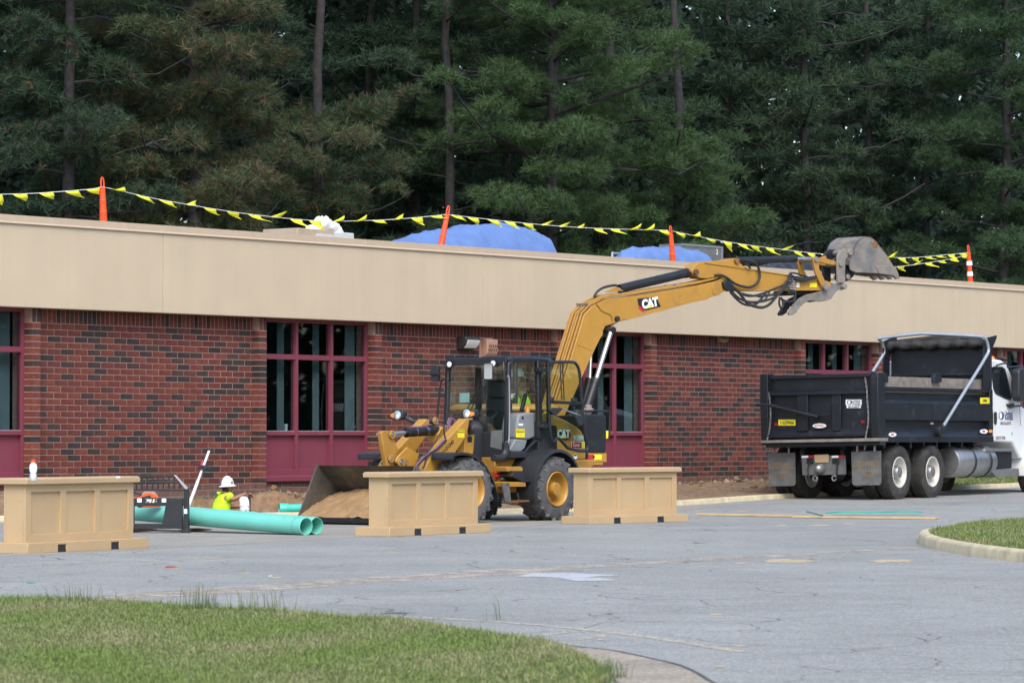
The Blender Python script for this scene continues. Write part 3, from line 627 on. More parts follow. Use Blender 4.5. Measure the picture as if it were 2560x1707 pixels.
for k in range(-1, NB):
    t0 = k * PER
    pl0, pl1, pr0, pr1 = t0 - .02, t0 + .17, t0 + 5.40, t0 + 5.59
    nxt = t0 + PER - .02
    a_lo = max(pl1, T_BEG); vis = nxt > -1
    def wallpanel(m): m.box(WALL.L(pl1 + .002, -.004, -.4), WALL.L(pr0 - .002, -.30, 3.40))
    if vis and pr0 > T_BEG: part('wall_panel', 'mortar', BLD, wallpanel, smooth=False)
    for (x0, x1) in ((pl0, pl1), (pr0, pr1)): part('pilaster', 'mortar', BLD, lambda m: m.box(WALL.L(x0 + .003, .157, -.4), WALL.L(x1 - .003, -.29, 3.398)), smooth=False)
    if pr0 > 0: courses(pl1, pr0, 0.0, 0.05, 3.1, rr)
    for (x0, x1) in ((pl0, pl1), (pr0, pr1)):
        if x1 < -6: continue
        zc = 3.10; kk = 0
        BR.add(x0 + .002, (x0 + x1) / 2 - .005, 3.106, 3.37, -.04, .16, bcol(rr, 3)); BR.add((x0 + x1) / 2 + .005, x1 - .002, 3.106, 3.37, -.04, .16, bcol(rr, 3))
        while zc > .1:                                   # quoin bricks show a face and the return
            c = np.array(bcol(rr, zc)); c = c * 1.25 if c[0] > .08 and zc > .6 else c
            BR.add(x0, x1, zc - BH + JT / 2, zc - JT / 2, -.05, .16, tuple(c)); zc -= BH
    wins.append((pr1, nxt))
# bricks below the sills
for (x0, x1) in wins:
    if x1 < -1: continue
    zc = .48; kk = 0
    while zc > .05:
        a = x0 - (BL / 2 if kk % 2 else 0)
        while a < x1:
            s0, s1 = max(a, x0), min(a + BL, x1)
            if s1 - s0 > .03: BR.add(s0 + JT / 2, s1 - JT / 2, zc - BH + JT / 2, zc - JT / 2, -.12, -.03, bcol(rr, zc))
            a += BL
        zc -= BH; kk += 1
    part('window_apron', 'mortar', BLD, lambda m: m.box(WALL.L(x0 + .004, -.035, -.4), WALL.L(x1 - .004, -.3, .478)), smooth=False)
def brick_area(it):
    a0, a1, z0, z1, l0, l1, c = it; w = WALL.W((a0 + a1) / 2, l1, 1); u = CX + FPX * w.x / w.y
    if u < 0 or u > 2560: return 0
    return (a1 - a0) * (z1 - z0) / (w.y ** 2)
full = [it for it in BR.items if it[2] > 0.60 and it[5] < .05]
full.sort(key=brick_area, reverse=True); own = full[:300]; ids = set(map(id, own)); rest = [it for it in BR.items if id(it) not in ids]
protos = {}
def brick_mesh(da, dz, dl, ci):
    key = (round(da, 3), round(dz, 3), ci)
    if key not in protos:
        m = MB(); x, y, z = da / 2, .045, dz / 2; b = .0022
        m.loft([[(-x, y, -z), (x, y, -z), (x, y, z), (-x, y, z)], [(-x, -y + b, -z), (x, -y + b, -z), (x, -y + b, z), (-x, -y + b, z)], [(-x + b, -y, -z + b), (x - b, -y, -z + b), (x - b, -y, z - b), (-x + b, -y, z - b)]])
        o = m.build('brick', 'brick', None, smooth=False, cols=[[*((RED + DRK)[ci]), 1]] * len(m.v)); protos[key] = o.data; bpy.data.objects.remove(o)
    return protos[key]
near_panel = [o for o in BLD.children if o.name.startswith('wall_panel')]
panel1 = min(near_panel, key=lambda o: abs(min(v.co.x for v in o.data.vertices) - .17))
for it in own:
    a0, a1, z0, z1, l0, l1, c = it
    ci = min(range(9), key=lambda i: sum((p - q) ** 2 for p, q in zip((RED + DRK)[i], c)))
    o = bpy.data.objects.new('brick', brick_mesh(a1 - a0, z1 - z0, .09, ci)); COL.objects.link(o); o.parent = panel1
    o.location = WALL.L((a0 + a1) / 2, l1 - .045, (z0 + z1) / 2)
nb = len(rest); A = np.array([it[:6] for it in rest]); C = np.array([it[6] for it in rest])
x0, x1, z0, z1, l0, l1 = A.T; x0, x1, z0, z1 = x0 + .0018, x1 - .0018, z0 + .0018, z1 - .0018
vs = np.stack([np.stack([x, -l, z], 1) for (x, l, z) in ((x0, l1, z0), (x1, l1, z0), (x1, l1, z1), (x0, l1, z1), (x0, l0, z0), (x1, l0, z0), (x1, l0, z1), (x0, l0, z1))], 1).reshape(-1, 3)
q = np.array([[0, 1, 2, 3], [1, 5, 6, 2], [4, 0, 3, 7], [3, 2, 6, 7], [4, 5, 1, 0]]); fs = (np.arange(nb)[:, None, None] * 8 + q[None]).reshape(-1, 4)
cc = np.concatenate([np.repeat(C[:, None, :], 8, 1), np.ones((nb, 8, 1))], 2).reshape(-1, 4)
np_mesh('brickwork', vs, fs, 'brick', BLD, cc, 'stuff')
# ---- fascia, coping, roof, side and rear walls
FL = .30
jo = [T_BEG, -5.7, 2.86, 11.45, 20.0, 28.6, 37.2, T_END]
for i in range(len(jo) - 1):
    part('fascia_panel', 'fascia', BLD, lambda m: m.box(WALL.L(jo[i] + .006, FL, 3.33), WALL.L(jo[i + 1] - .006, -.30, 4.69)), smooth=False, bevel=.008)
part('fascia_backing', 'black_ink', BLD, lambda m: m.box(WALL.L(T_BEG + .05, FL - .03, 3.345), WALL.L(T_END - .05, -.29, 4.68)), smooth=False)
cj = [T_BEG] + list(np.arange(T_BEG + 3.05, T_END - 1, 3.05)) + [T_END]
for i in range(len(cj) - 1):
    def cop(m):
        a, b = cj[i] + .002, cj[i + 1] - .002
        pr = [(FL + .005, 4.665), (FL + .035, 4.66), (FL + .03, 4.675), (FL + .018, 4.69), (FL + .018, 4.795), (-.35, 4.83), (-.35, 4.692), (FL + .005, 4.692)]
        m.prism([WALL.L(a, l, z) for l, z in pr], (b - a, 0, 0))
    part('coping', 'coping', BLD, cop, smooth=False)
part('roof', 'apron', BLD, lambda m: m.box(WALL.L(T_BEG + .03, -.36, 4.30), WALL.L(T_END - .03, -DEEP, 4.45)), smooth=False)
def shell(m):
    m.box(WALL.L(T_BEG, -.31, -.4), WALL.L(T_BEG + .3, -DEEP, 4.8)); m.box(WALL.L(T_END - .3, -.31, -.4), WALL.L(T_END, -DEEP, 4.8)); m.box(WALL.L(T_BEG, -DEEP - .3, -.4), WALL.L(T_END, -DEEP, 4.8))
part('outer_wall', 'mortar', BLD, shell, smooth=False)
part('soffit', 'black_ink', BLD, lambda m: m.box(WALL.L(T_BEG + .02, .15, 3.372), WALL.L(T_END - .02, -2.2, 3.39)), smooth=False)
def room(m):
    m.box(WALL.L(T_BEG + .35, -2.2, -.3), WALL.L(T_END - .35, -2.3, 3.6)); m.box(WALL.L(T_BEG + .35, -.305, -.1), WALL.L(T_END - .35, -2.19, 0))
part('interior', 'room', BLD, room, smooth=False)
# ---- windows
def window(x0, x1):
    w = x1 - x0; lf = -.02; fw = .055
    def frame(m):
        m.box(WALL.L(x0, lf, .60), WALL.L(x0 + .05, lf - .12, 3.33)); m.box(WALL.L(x1 - .05, lf, .60), WALL.L(x1, lf - .12, 3.33))
        m.box(WALL.L(x0 + .05, lf - .002, 3.27), WALL.L(x1 - .05, lf - .118, 3.33))
    fr = part('window', 'maroon', BLD, frame, smooth=False, bevel=.004)
    ms = [x0 + .05 + (w - .1) * k / 3 for k in (1, 2)]
    for x in ms: part('mullion', 'maroon', fr, lambda m: m.box(WALL.L(x - .034, lf + .008, .62), WALL.L(x + .034, lf - .11, 3.27)), smooth=False, bevel=.004)
    eds = [x0 + .05] + ms + [x1 - .05]
    for i in range(3):
        a, b = eds[i] + (.034 if i else 0), eds[i + 1] - (.034 if i < 2 else 0)
        for (z0, z1) in ((1.36, 2.62), (2.71, 3.27)): part('pane', 'window_glass', fr, lambda m: m.box(WALL.L(a, lf - .05, z0), WALL.L(b, lf - .056, z1)), smooth=False)
        part('transom', 'maroon', fr, lambda m: m.box(WALL.L(a, lf, 2.62), WALL.L(b, lf - .1, 2.71)), smooth=False, bevel=.004)
        part('sill_rail', 'maroon', fr, lambda m: m.box(WALL.L(a, lf, 1.29), WALL.L(b, lf - .1, 1.36)), smooth=False, bevel=.004)
        part('infill_panel', 'maroon', fr, lambda m: m.box(WALL.L(a, lf - .07, .69), WALL.L(b, lf - .10, 1.29)), smooth=False)
        part('bead', 'galvanised', fr, lambda m: m.box(WALL.L(a, lf - .03, 1.36), WALL.L(b, lf - .05, 1.372)), smooth=False)
        cw = (b - a) * (.20 if i < 2 else .30); ce = b - .06
        def cur(m):
            n = 14; A_ = [WALL.L(ce - cw + cw * k / n, lf - .22 - .025 * (k % 2), 1.0) for k in range(n + 1)]
            m.grid([A_, [p + V((0, 0, 2.35)) for p in A_]])
        part('curtain', 'curtain', fr, cur, smooth=False)
    part('apron_rail', 'maroon', fr, lambda m: m.box(WALL.L(x0 + .05, lf, .52), WALL.L(x1 - .05, lf - .1, .69)), smooth=False, bevel=.004)
    def sill(m): m.prism([WALL.L(x0, l, z) for l, z in ((lf - .1, .60), (lf + .01, .585), (lf + .06, .57), (lf + .06, .485), (lf - .1, .485))], (w, 0, 0))
    part('sill', 'maroon', fr, sill, smooth=False, bevel=.004)
for (x0, x1) in wins:
    if x1 > -1 and x0 < 40: window(x0, x1)
cp = WALL.W(0, 0, 0)
def cup():
    p = WALL.px(719, 1078, -.2); e = empty('paper_cup', WALL.W(p.x, -.24, 1.362)); tag(e, 'small white paper cup on the sill inside the window', 'cup')
    part('cup_body', 'white_plastic', e, lambda m: m.lathe((0, 0, 0), (0, 0, 1), [(.028, 0), (.034, .10), (.036, .104), (.036, .11), (.03, .11)], 14)); part('cup_lid', 'white_plastic', e, lambda m: m.lathe((0, 0, .11), (0, 0, 1), [(.038, 0), (.038, .008), (.03, .016), (.01, .016)], 14))
    part('ledge', 'maroon', BLD, lambda m: m.box(WALL.L(p.x - .3, -.17, 1.34), WALL.L(p.x + .3, -.3, 1.36)))
cup()
# wall pack lamp, vent hood, mud patch
c1 = crop(860, 840, .318907)
def fixtures():
    p = WALL.px(*c1((1000, 100)), .2); a0 = p.x; f = Fr(*WALL.W(a0, 0, 0).xy, 38.06, 2.9)
    e = f.empty('wall_pack_light', 'dark bronze wall light with frosted lens on the brick beside the vent hood', 'wall light'); z1 = WALL.px(*c1((985, 10)), 0).z; z0 = p.z
    part('housing', 'fixture_bronze', e, lambda m: m.prism([f.L(-.2, l, z) for l, z in ((0, z0 - .01), (.12, z0), (.20, z0 + .08), (.24, z1 - .04), (.2, z1), (0, z1 + .01))], (.44, 0, 0)), bevel=.01)
    part('lens', 'lamp_lens', e, lambda m: m.prism([f.L(-.15, l, z) for l, z in ((.142, z0 + .012), (.212, z0 + .086), (.247, z1 - .06), (.23, z1 - .06), (.13, z0 + .03))], (.36, 0, 0)), bevel=.004)
    p = WALL.px(*c1((1166, 160)), .17); g = Fr(*WALL.W(p.x, 0, 0).xy, 38.06, p.z)
    e = g.empty('vent_hood', 'rust-streaked metal vent hood with slots on the brick wall', 'vent'); h = WALL.px(*c1((1150, 25)), 0).z - p.z
    part('hood', 'vent_metal', e, lambda m: m.prism([(-.16, -l, z) for l, z in ((0, -.02), (.10, 0), (.15, .05), (.165, .10), (.165, h - .03), (.13, h), (0, h))], (.33, 0, 0)), bevel=.012)
    def slots(m):
        for i in range(5):
            for j in range(2): m.box((-.12 + i * .055 + .02 * (j), -.172, .10 + j * .07), (-.09 + i * .055 + .02 * j, -.12, .15 + j * .07))
    part('slots', 'rust', e, slots)
    part('flange', 'vent_metal', e, lambda m: m.box((-.2, -.012, -.04), (.2, 0, h + .03)))
    p = WALL.px(1806, 848, .02); q = WALL.W(p.x, .02, p.z); m = MB(); rr = random.Random(5)
    for i in range(16): m.lathe(V((rr.uniform(-.16, .16), rr.uniform(-.02, .02), rr.uniform(-.05, .04))), (0, 0, 1), [(.01, -.03), (.045, -.015), (.05, .01), (.01, .03)], 8)
    o = m.build('mud_nest', 'mud', None); o.location = q; o.rotation_euler = (0, 0, WALL.rot); tag(o, 'tan mud nest daubed under the fascia', 'mud nest')
fixtures()
# ================================================================ PEOPLE (shared helper)
def skin_geo(chains, levels=2):
    """chains: list of [(point, radius), ...] polylines or (verts, edges, radii); returns (verts, faces) of one smooth body"""
    vs, es, rs = chains; me = bpy.data.meshes.new('tmp'); me.from_pydata([tuple(v) for v in vs], es, [])
    o = bpy.data.objects.new('tmp', me); COL.objects.link(o); sk = o.modifiers.new('s', 'SKIN'); sk.use_smooth_shade = True; sk.branch_smoothing = .6
    lay = me.skin_vertices[0].data
    for i, r_ in enumerate(rs):
        lay[i].radius = (r_, r_) if not hasattr(r_, '__len__') else r_
    lay[0].use_root = True
    sb = o.modifiers.new('u', 'SUBSURF'); sb.levels = levels; sb.render_levels = levels; bpy.context.view_layer.update()
    ev = bpy.data.meshes.new_from_object(o.evaluated_get(bpy.context.evaluated_depsgraph_get())); out = ([v.co.copy() for v in ev.vertices], [list(p.vertices) for p in ev.polygons])
    COL.objects.unlink(o); bpy.data.objects.remove(o); bpy.data.meshes.remove(ev); return out
def head_geo(c, R, h=.235):
    """head: c = centre, R = 3x3 (x forward, y left, z up); height h. Returns verts, faces"""
    m = MB(); n, k = 20, 14
    for j in range(k + 1):
        ph = math.pi * j / k; z = math.cos(ph); s = math.sin(ph)
        for i in range(n):
            t = 2 * math.pi * i / n; x, y = math.cos(t) * s, math.sin(t) * s
            px_, py_, pz_ = x * .41 * h, y * .33 * h, z * .5 * h
            if x > 0:
                py_ *= 1 - .18 * x * (z < 0) ; px_ *= 1 - .10 * max(0, -z)           # jaw narrows
                px_ += .012 * math.exp(-((z + .10) / .16) ** 2) * math.exp(-(y / .10) ** 2) * 1.9      # nose
                px_ -= .008 * math.exp(-((z - .06) / .10) ** 2) * (math.exp(-((abs(y) - .33) / .14) ** 2))  # eye sockets
                px_ += .006 * math.exp(-((z + .42) / .10) ** 2) * math.exp(-(y / .2) ** 2)       # lips
                px_ += .006 * math.exp(-((z + .72) / .14) ** 2) * math.exp(-(y / .25) ** 2)      # chin
            m.v.append(c + R @ V((px_ + (.0 if x < 0 else .0), py_, pz_)))
    for j in range(k):
        for i in range(n): m.f.append([j * n + i, j * n + (i + 1) % n, (j + 1) * n + (i + 1) % n, (j + 1) * n + i])
    for sy in (1, -1):                                    # ears
        q = c + R @ V((-.008, sy * .32 * h, -.005)); k0 = len(m.v)
        m.lathe(q, R @ V((-.35, sy, 0)), [(.002, -.006), (.024, 0), (.027, .010), (.018, .016), (.004, .012)], 10)
    return m.v, m.f
def hard_hat(m, c, R, r=.115, brim=.052):
    prof = [(r * 1.0, -.012), (r * 1.0, .0), (r * .99, .03), (r * .93, .065), (r * .78, .10), (r * .5, .128), (r * .2, .138), (.002, .14)]
    rings = []
    for (rad, h) in prof: rings.append([c + R @ V((math.cos(q) * rad * 1.16, math.sin(q) * rad, h)) for q in [2 * math.pi * k / 28 for k in range(28)]])
    m.loft(rings)
    ro, ri = [], []
    up, dn = [], []
    for k in range(28):
        q = 2 * math.pi * k / 28; d = V((math.cos(q) * 1.16, math.sin(q), 0)); up.append(c + R @ (d * r * .98 + V((0, 0, .002)))); ro.append(c + R @ (d * (r + brim) + V((0, 0, -.018)))); dn.append(c + R @ (d * (r + brim) + V((0, 0, -.024)))); ri.append(c + R @ (d * r * .96 + V((0, 0, -.012))))
    m.loft([up, ro, dn, ri], cap=False)
    m.tube([c + R @ V((.10 * math.cos(q), 0, .012 + .132 * math.sin(q))) for q in [math.pi * k / 14 for k in range(15)]], .008, 6)
# ================================================================ PLANTER BARRIERS
PL = 2.30; PW = .54
def planter(px0, px1, label):
    P0 = at_z(*px0); lo, hi = 5.0, 80.0
    for _ in range(40):
        b = (lo + hi) / 2; q = P0 + V((math.sin(math.radians(b)), math.cos(math.radians(b)), 0)) * PL; x = CX + FPX * q.x / q.y
        if x < px1: lo = b
        else: hi = b
    f = Fr(P0.x, P0.y, b); e = f.empty('planter_barrier', label, 'barrier', 'tan planter barriers in a row across the lot')
    def base(m):
        # foot with two fork pockets cut through
        xs = [0, PL * .24, PL * .31, PL * .68, PL * .75, PL]; h = .115
        for i in (0, 2, 4): m.box(f.L(xs[i], -PW, 0), f.L(xs[i + 1], 0, h))
        for i in (1, 3): m.box(f.L(xs[i], -PW + .001, .085), f.L(xs[i + 1], -.001, h - .001))
    part('base', 'tan_paint', e, base, bevel=.006)
    for x in (PL * .24, PL * .68):
        part('fork_pocket', 'black_plastic', e, lambda m: m.prism([f.L(x + .003, -.008, .001), f.L(x + .157, -.008, .001), f.L(x + .14, -.008, .083), f.L(x + .02, -.008, .083)], (0, PW - .02, 0)), smooth=False)
    i0 = .125
    body = part('body', 'tan_paint', e, lambda m: m.box(f.L(i0 + .03, -PW + i0 + .03, .11), f.L(PL - i0 - .03, -i0 - .03, .745)), bevel=.004)
    x0, x1, z0, z1 = i0, PL - i0, .114, .742; w = .10; pw = (x1 - x0 - 4 * w) / 3
    for side in (0, 1):                                   # stiles and rails on both long faces
        lN = -i0 if side == 0 else -PW + i0; lF = lN - .031 if side == 0 else lN + .031
        def bx(a, b_, c, d_): part('trim', 'tan_paint', body, lambda m: m.box(f.L(a, min(lN, lF), c), f.L(b_, max(lN, lF), d_)), bevel=.003)
        for k in range(4): bx(x0 + k * (w + pw), x0 + k * (w + pw) + w, z0, z1)
        for k in range(3):
            bx(x0 + w + k * (w + pw), x0 + (k + 1) * (w + pw), z0, z0 + .085); bx(x0 + w + k * (w + pw), x0 + (k + 1) * (w + pw), z1 - .085, z1)
    for a in (i0, PL - i0 - .031): part('end_board', 'tan_paint', body, lambda m: m.box(f.L(a, -PW + i0 + .032, z0), f.L(a + .031, -i0 - .032, z1)), bevel=.003)
    def cap(m):
        A = [(.07, -PW + .07), (PL - .07, -PW + .07), (PL - .07, -.07), (.07, -.07)]
        m.loft([[f.L(a, l, .742) for a, l in A], [f.L(a, l, .80) for a, l in A], [f.L(a + (.02 if a < 1 else -.02), l + (.02 if l < -.27 else -.02), .812) for a, l in A]])
    part('cap', 'tan_paint', e, cap, bevel=.006); return f
PF1 = planter((70, 1384), 373, 'tan planter barrier with a drink bottle standing on its cap')
PF2 = planter((974, 1341), 1228, 'tan planter barrier in front of the loader bucket and front wheel')
PF3 = planter((1475, 1310.5), 1721, 'tan planter barrier beside the rear wheel of the loader')
def on_cap(f, px, py):
    q = at_z(px, py, .812); p = f.loc(q); return V((q.x, q.y, .812))
def bottle():
    p = on_cap(PF1, 83, 1202); e = empty('drink_bottle', p); tag(e, 'clear drink bottle with an orange cap on the planter barrier', 'bottle')
    k = 1.0; part('bottle_body', 'clear_wrap', e, lambda m: m.lathe((0, 0, 0), (0, 0, 1), [(.03, 0), (.036, .01), (.036, .05), (.031, .075), (.031, .09), (.037, .11), (.037, .145), (.03, .17), (.018, .182), (.016, .19)], 20), ang=60)
    part('bottle_label', 'white_plastic', e, lambda m: m.lathe((0, 0, .085), (0, 0, 1), [(.0325, 0), (.0385, .02), (.0385, .06), (.0325, .085)], 20, False)); part('bottle_cap', 'orange', e, lambda m: m.lathe((0, 0, .188), (0, 0, 1), [(.02, 0), (.021, .004), (.021, .022), (.018, .026)], 16))
bottle()
def cap_litter():
    p = on_cap(PF1, 295, 1196); o = part('foam_scrap', 'foam', None, lambda m: m.lathe((0, 0, 0), (0, 0, 1), [(.02, 0), (.028, .012), (.02, .024)], 9)); o.location = p; tag(o, 'small white scrap lying on the cap of the bottle planter', 'scrap')
cap_litter()
# ================================================================ PIPES
c4 = crop(0, 1100, .365646)
def pipe(name, P0, P1, r, th, label, material, bell=False, group=None):
    d = (P1 - P0); L = d.length; e = bpy.data.objects.new(name, None); COL.objects.link(e); e.location = P0; e.rotation_mode = 'QUATERNION'; e.rotation_quaternion = d.to_track_quat('X', 'Z'); tag(e, label, 'pipe', group)
    def body(m):
        pr = [(r - th, 0), (r, 0.0), (r, L * .5), (r, L), (r - th, L), (r - th, L * .5), (r - th, 0.001)]
        if bell: pr = [(r * 1.0, .10), (r * 1.17, 0), (r * 1.22, .006), (r * 1.22, .10), (r * 1.16, .13), (r, .16), (r, L), (r - th, L), (r - th, .16), (r * .98, .10)]
        m.lathe((0, 0, 0), (1, 0, 0), pr, 40, closed=False)
    b = part('pipe_wall', material, e, body, ang=50)
    if not bell:
        part('insertion_mark', 'black_ink', e, lambda m: m.tube([V((.14, math.cos(q) * (r + .0005), math.sin(q) * (r + .0005))) for q in [k * .1571 for k in range(41)]], .0016, 4, cap=False))
        part('chamfer', material, e, lambda m: m.lathe((0, 0, 0), (1, 0, 0), [(r - th, -.012), (r - .003, -.012), (r + .001, .001), (r - th, .001)], 40, False))
    return e
r_ = .114; E0 = at_y(764, 1316, 44.05); E0.z = r_; E1 = at_y(475, 1291, 45.65); dr = (E1 - E0).normalized()
pipe('sewer_pipe', E0, E0 + dr * 4.2, r_, .008, 'long mint green sewer pipe lying across the pallet forks, front one of the pair', 'mint_pipe')
sd_ = V((0.70, .714, 0)) * .236
pipe('sewer_pipe', E0 + sd_ + dr * .06, E0 + sd_ + dr * 4.25, r_, .008, 'long mint green sewer pipe lying behind its twin on the pallet forks', 'mint_pipe')
q0 = at_y(698, 1273, 54.2); q0.z = max(q0.z, .13)
pipe('bell_pipe', q0, q0 + V((1.6, .35, .02)), .072, .006, 'short dark green pipe with a bell socket lying behind the loader bucket', 'bell_pipe', True)
# ================================================================ PALLET FORKS
def forks():
    p = at_z(465, 1332); f = Fr(p.x, p.y, 96.0); e = f.empty('pallet_fork', 'black skid steer pallet fork attachment with a grid backrest under the green pipes', 'pallet fork'); I = c4
    k = 'black_paint'
    def B(name, P, l0=-.05, l1=0.0, mt=k): return part(name, mt, e, lambda m: pp(m, f, P, l0, l1, I), bevel=.004)
    B('top_rail', [(800, 238), (1192, 234), (1192, 248), (800, 250)]); B('grid_rail', [(790, 335), (1285, 333), (1285, 348), (790, 348)]); B('grid_rail', [(800, 280), (1240, 282), (1240, 293), (800, 292)], -.035, -.005)
    B('brace', [(1186, 236), (1200, 240), (1284, 325), (1276, 340), (1262, 330)], -.05, .01, 'steel'); B('brace', [(800, 240), (812, 240), (740, 330), (725, 330)], -.05, .01, k)
    for i in range(12): x = 815 + i * 37; B('grid_bar', [(x, 245), (x + 10, 245), (x + 10, 336), (x, 336)], -.04, -.008) if x < 1205 else B('grid_bar', [(x, 260 + (x - 1190)), (x + 10, 268 + (x - 1190)), (x + 10, 336), (x, 336)], -.04, -.008)
    B('post', [(1254, 335), (1285, 332), (1288, 630), (1256, 632)], -.10, .0); B('post', [(725, 335), (755, 335), (755, 632), (725, 632)], -.10, .0)
    B('foot', [(1238, 607), (1288, 607), (1290, 636), (1250, 642), (1238, 634)], -.14, .01)
    top = B('carriage_bar', [(740, 395), (1262, 395), (1262, 448), (740, 452)], -.08, .02); B('carriage_bar', [(740, 572), (1262, 568), (1262, 604), (740, 606)], -.08, .01)
    for X0 in (1130, 800): B('fork_shank', [(X0 + 10, 403), (X0 + 115, 400), (X0 + 115, 603), (X0 - 30, 603), (X0 - 10, 510)], -.02, .045, 'dusty_black' if X0 < 900 else 'black_paint')
    decal(f, top, 'white_label', 'white_ink', rect(938, 398, 968, 424), .0225, I); decal(f, top, 'white_label', 'white_ink', rect(1106, 398, 1136, 424), .0225, I); sg = decal(f, top, 'maker_label', 'white_ink', rect(996, 398, 1074, 426), .0225, I)
    text('lettering', 'CTB', .075, f.px(*I((1034, 411)), .0265), (1, 0, 0), (0, 0, 1), 'black_ink', sg, 1.25, .003, .2); decal(f, e, 'white_label', 'white_ink', rect(1258, 470, 1280, 502), .002, I)
    for (pa, pb) in (((1262, 630), (1540, 603)), ((890, 632), (1180, 604))):
        A = at_z(*I(pa)); Bq = at_z(*I(pb)); dd = (Bq - A).normalized() * 1.15; a = f.loc(A); d2 = f.loc(A + dd) - f.loc(A)
        part('tine', 'rust', e, lambda m: m.loft([[a + V((0, 0, .003)) + s_ + d2 * t + V((0, 0, hh)) for s_, hh in ((V((-.05, 0, 0)), 0), (V((.05, 0, 0)), 0), (V((.05, 0, 0)), h_), (V((-.05, 0, 0)), h_))] for t, h_ in ((0, .045), (.5, .04), (1, .012))]), bevel=.004)
    # orange cut-off saw resting on the pipes
    g = Fr(*at_y(373, 1240, 45.9).xy, 90.0, .335); s = g.empty('cutoff_saw', 'orange cut-off saw with black handle lying on the green pipes behind the fork grid', 'saw'); c = g.L(0, 0, .335)
    part('blade_guard', 'saw_orange', s, lambda m: m.prism([V((.0 + .155 * math.cos(q), .03, .02 + .165 * math.sin(q))) for q in [math.radians(t) for t in range(-10, 196, 12)]], (0, -.06, 0)), bevel=.01); part('blade', 'steel', s, lambda m: m.cyl(V((0, .004, .11)), V((0, -.004, .11)), .11, 28)); part('engine', 'saw_orange', s, lambda m: m.box((-.36, -.09, 0), (-.08, .09, .12)), bevel=.03); part('handle', 'black_plastic', s, lambda m: m.tube(bez([(-.10, 0, .12), (-.12, 0, .17), (-.24, 0, .19), (-.36, 0, .16), (-.42, 0, .08), (-.36, 0, .03)], 20), .016, 8)); part('belt_arm', 'black_plastic', s, lambda m: m.bar((-.12, -.05, .08), (.03, -.05, .12), .02, .07), bevel=.01)
    # grade rod
    A, Bt = at_y(*c4((1293, 440)), 46.6), at_y(*c4((1430, 72)), 46.9); d = (Bt - A); A = A - d * (A.z / d.z); ln = (Bt - A).length
    er = bpy.data.objects.new('grade_rod', None); COL.objects.link(er); er.location = A; er.rotation_mode = 'QUATERNION'; er.rotation_quaternion = (Bt - A).to_track_quat('Z', 'Y'); tag(er, 'white grade rod with red marks and a laser receiver leaning by the pallet fork', 'survey rod')
    part('staff', 'white_plastic', er, lambda m: (m.box((-.016, -.014, 0), (.016, .014, ln * .62)), m.box((-.013, -.011, ln * .62), (.013, .011, ln))), bevel=.003)
    for k2 in range(9): part('red_mark', 'red_sticker', er, lambda m: m.box((-.006, -.0165 if k2 < 5 else -.0135, ln * (.1 + .1 * k2)), (.0185 if k2 < 5 else .0155, -.0135 if k2 < 5 else -.0105, ln * (.16 + .1 * k2))), smooth=False)
    rc = part('laser_receiver', 'black_plastic', er, lambda m: m.box((-.10, -.05, ln * .755), (.03, .05, ln * .80)), bevel=.01); part('clamp', 'red_sticker', rc, lambda m: m.box((.018, -.03, ln * .78), (.04, .03, ln * .86)), bevel=.004)
forks()
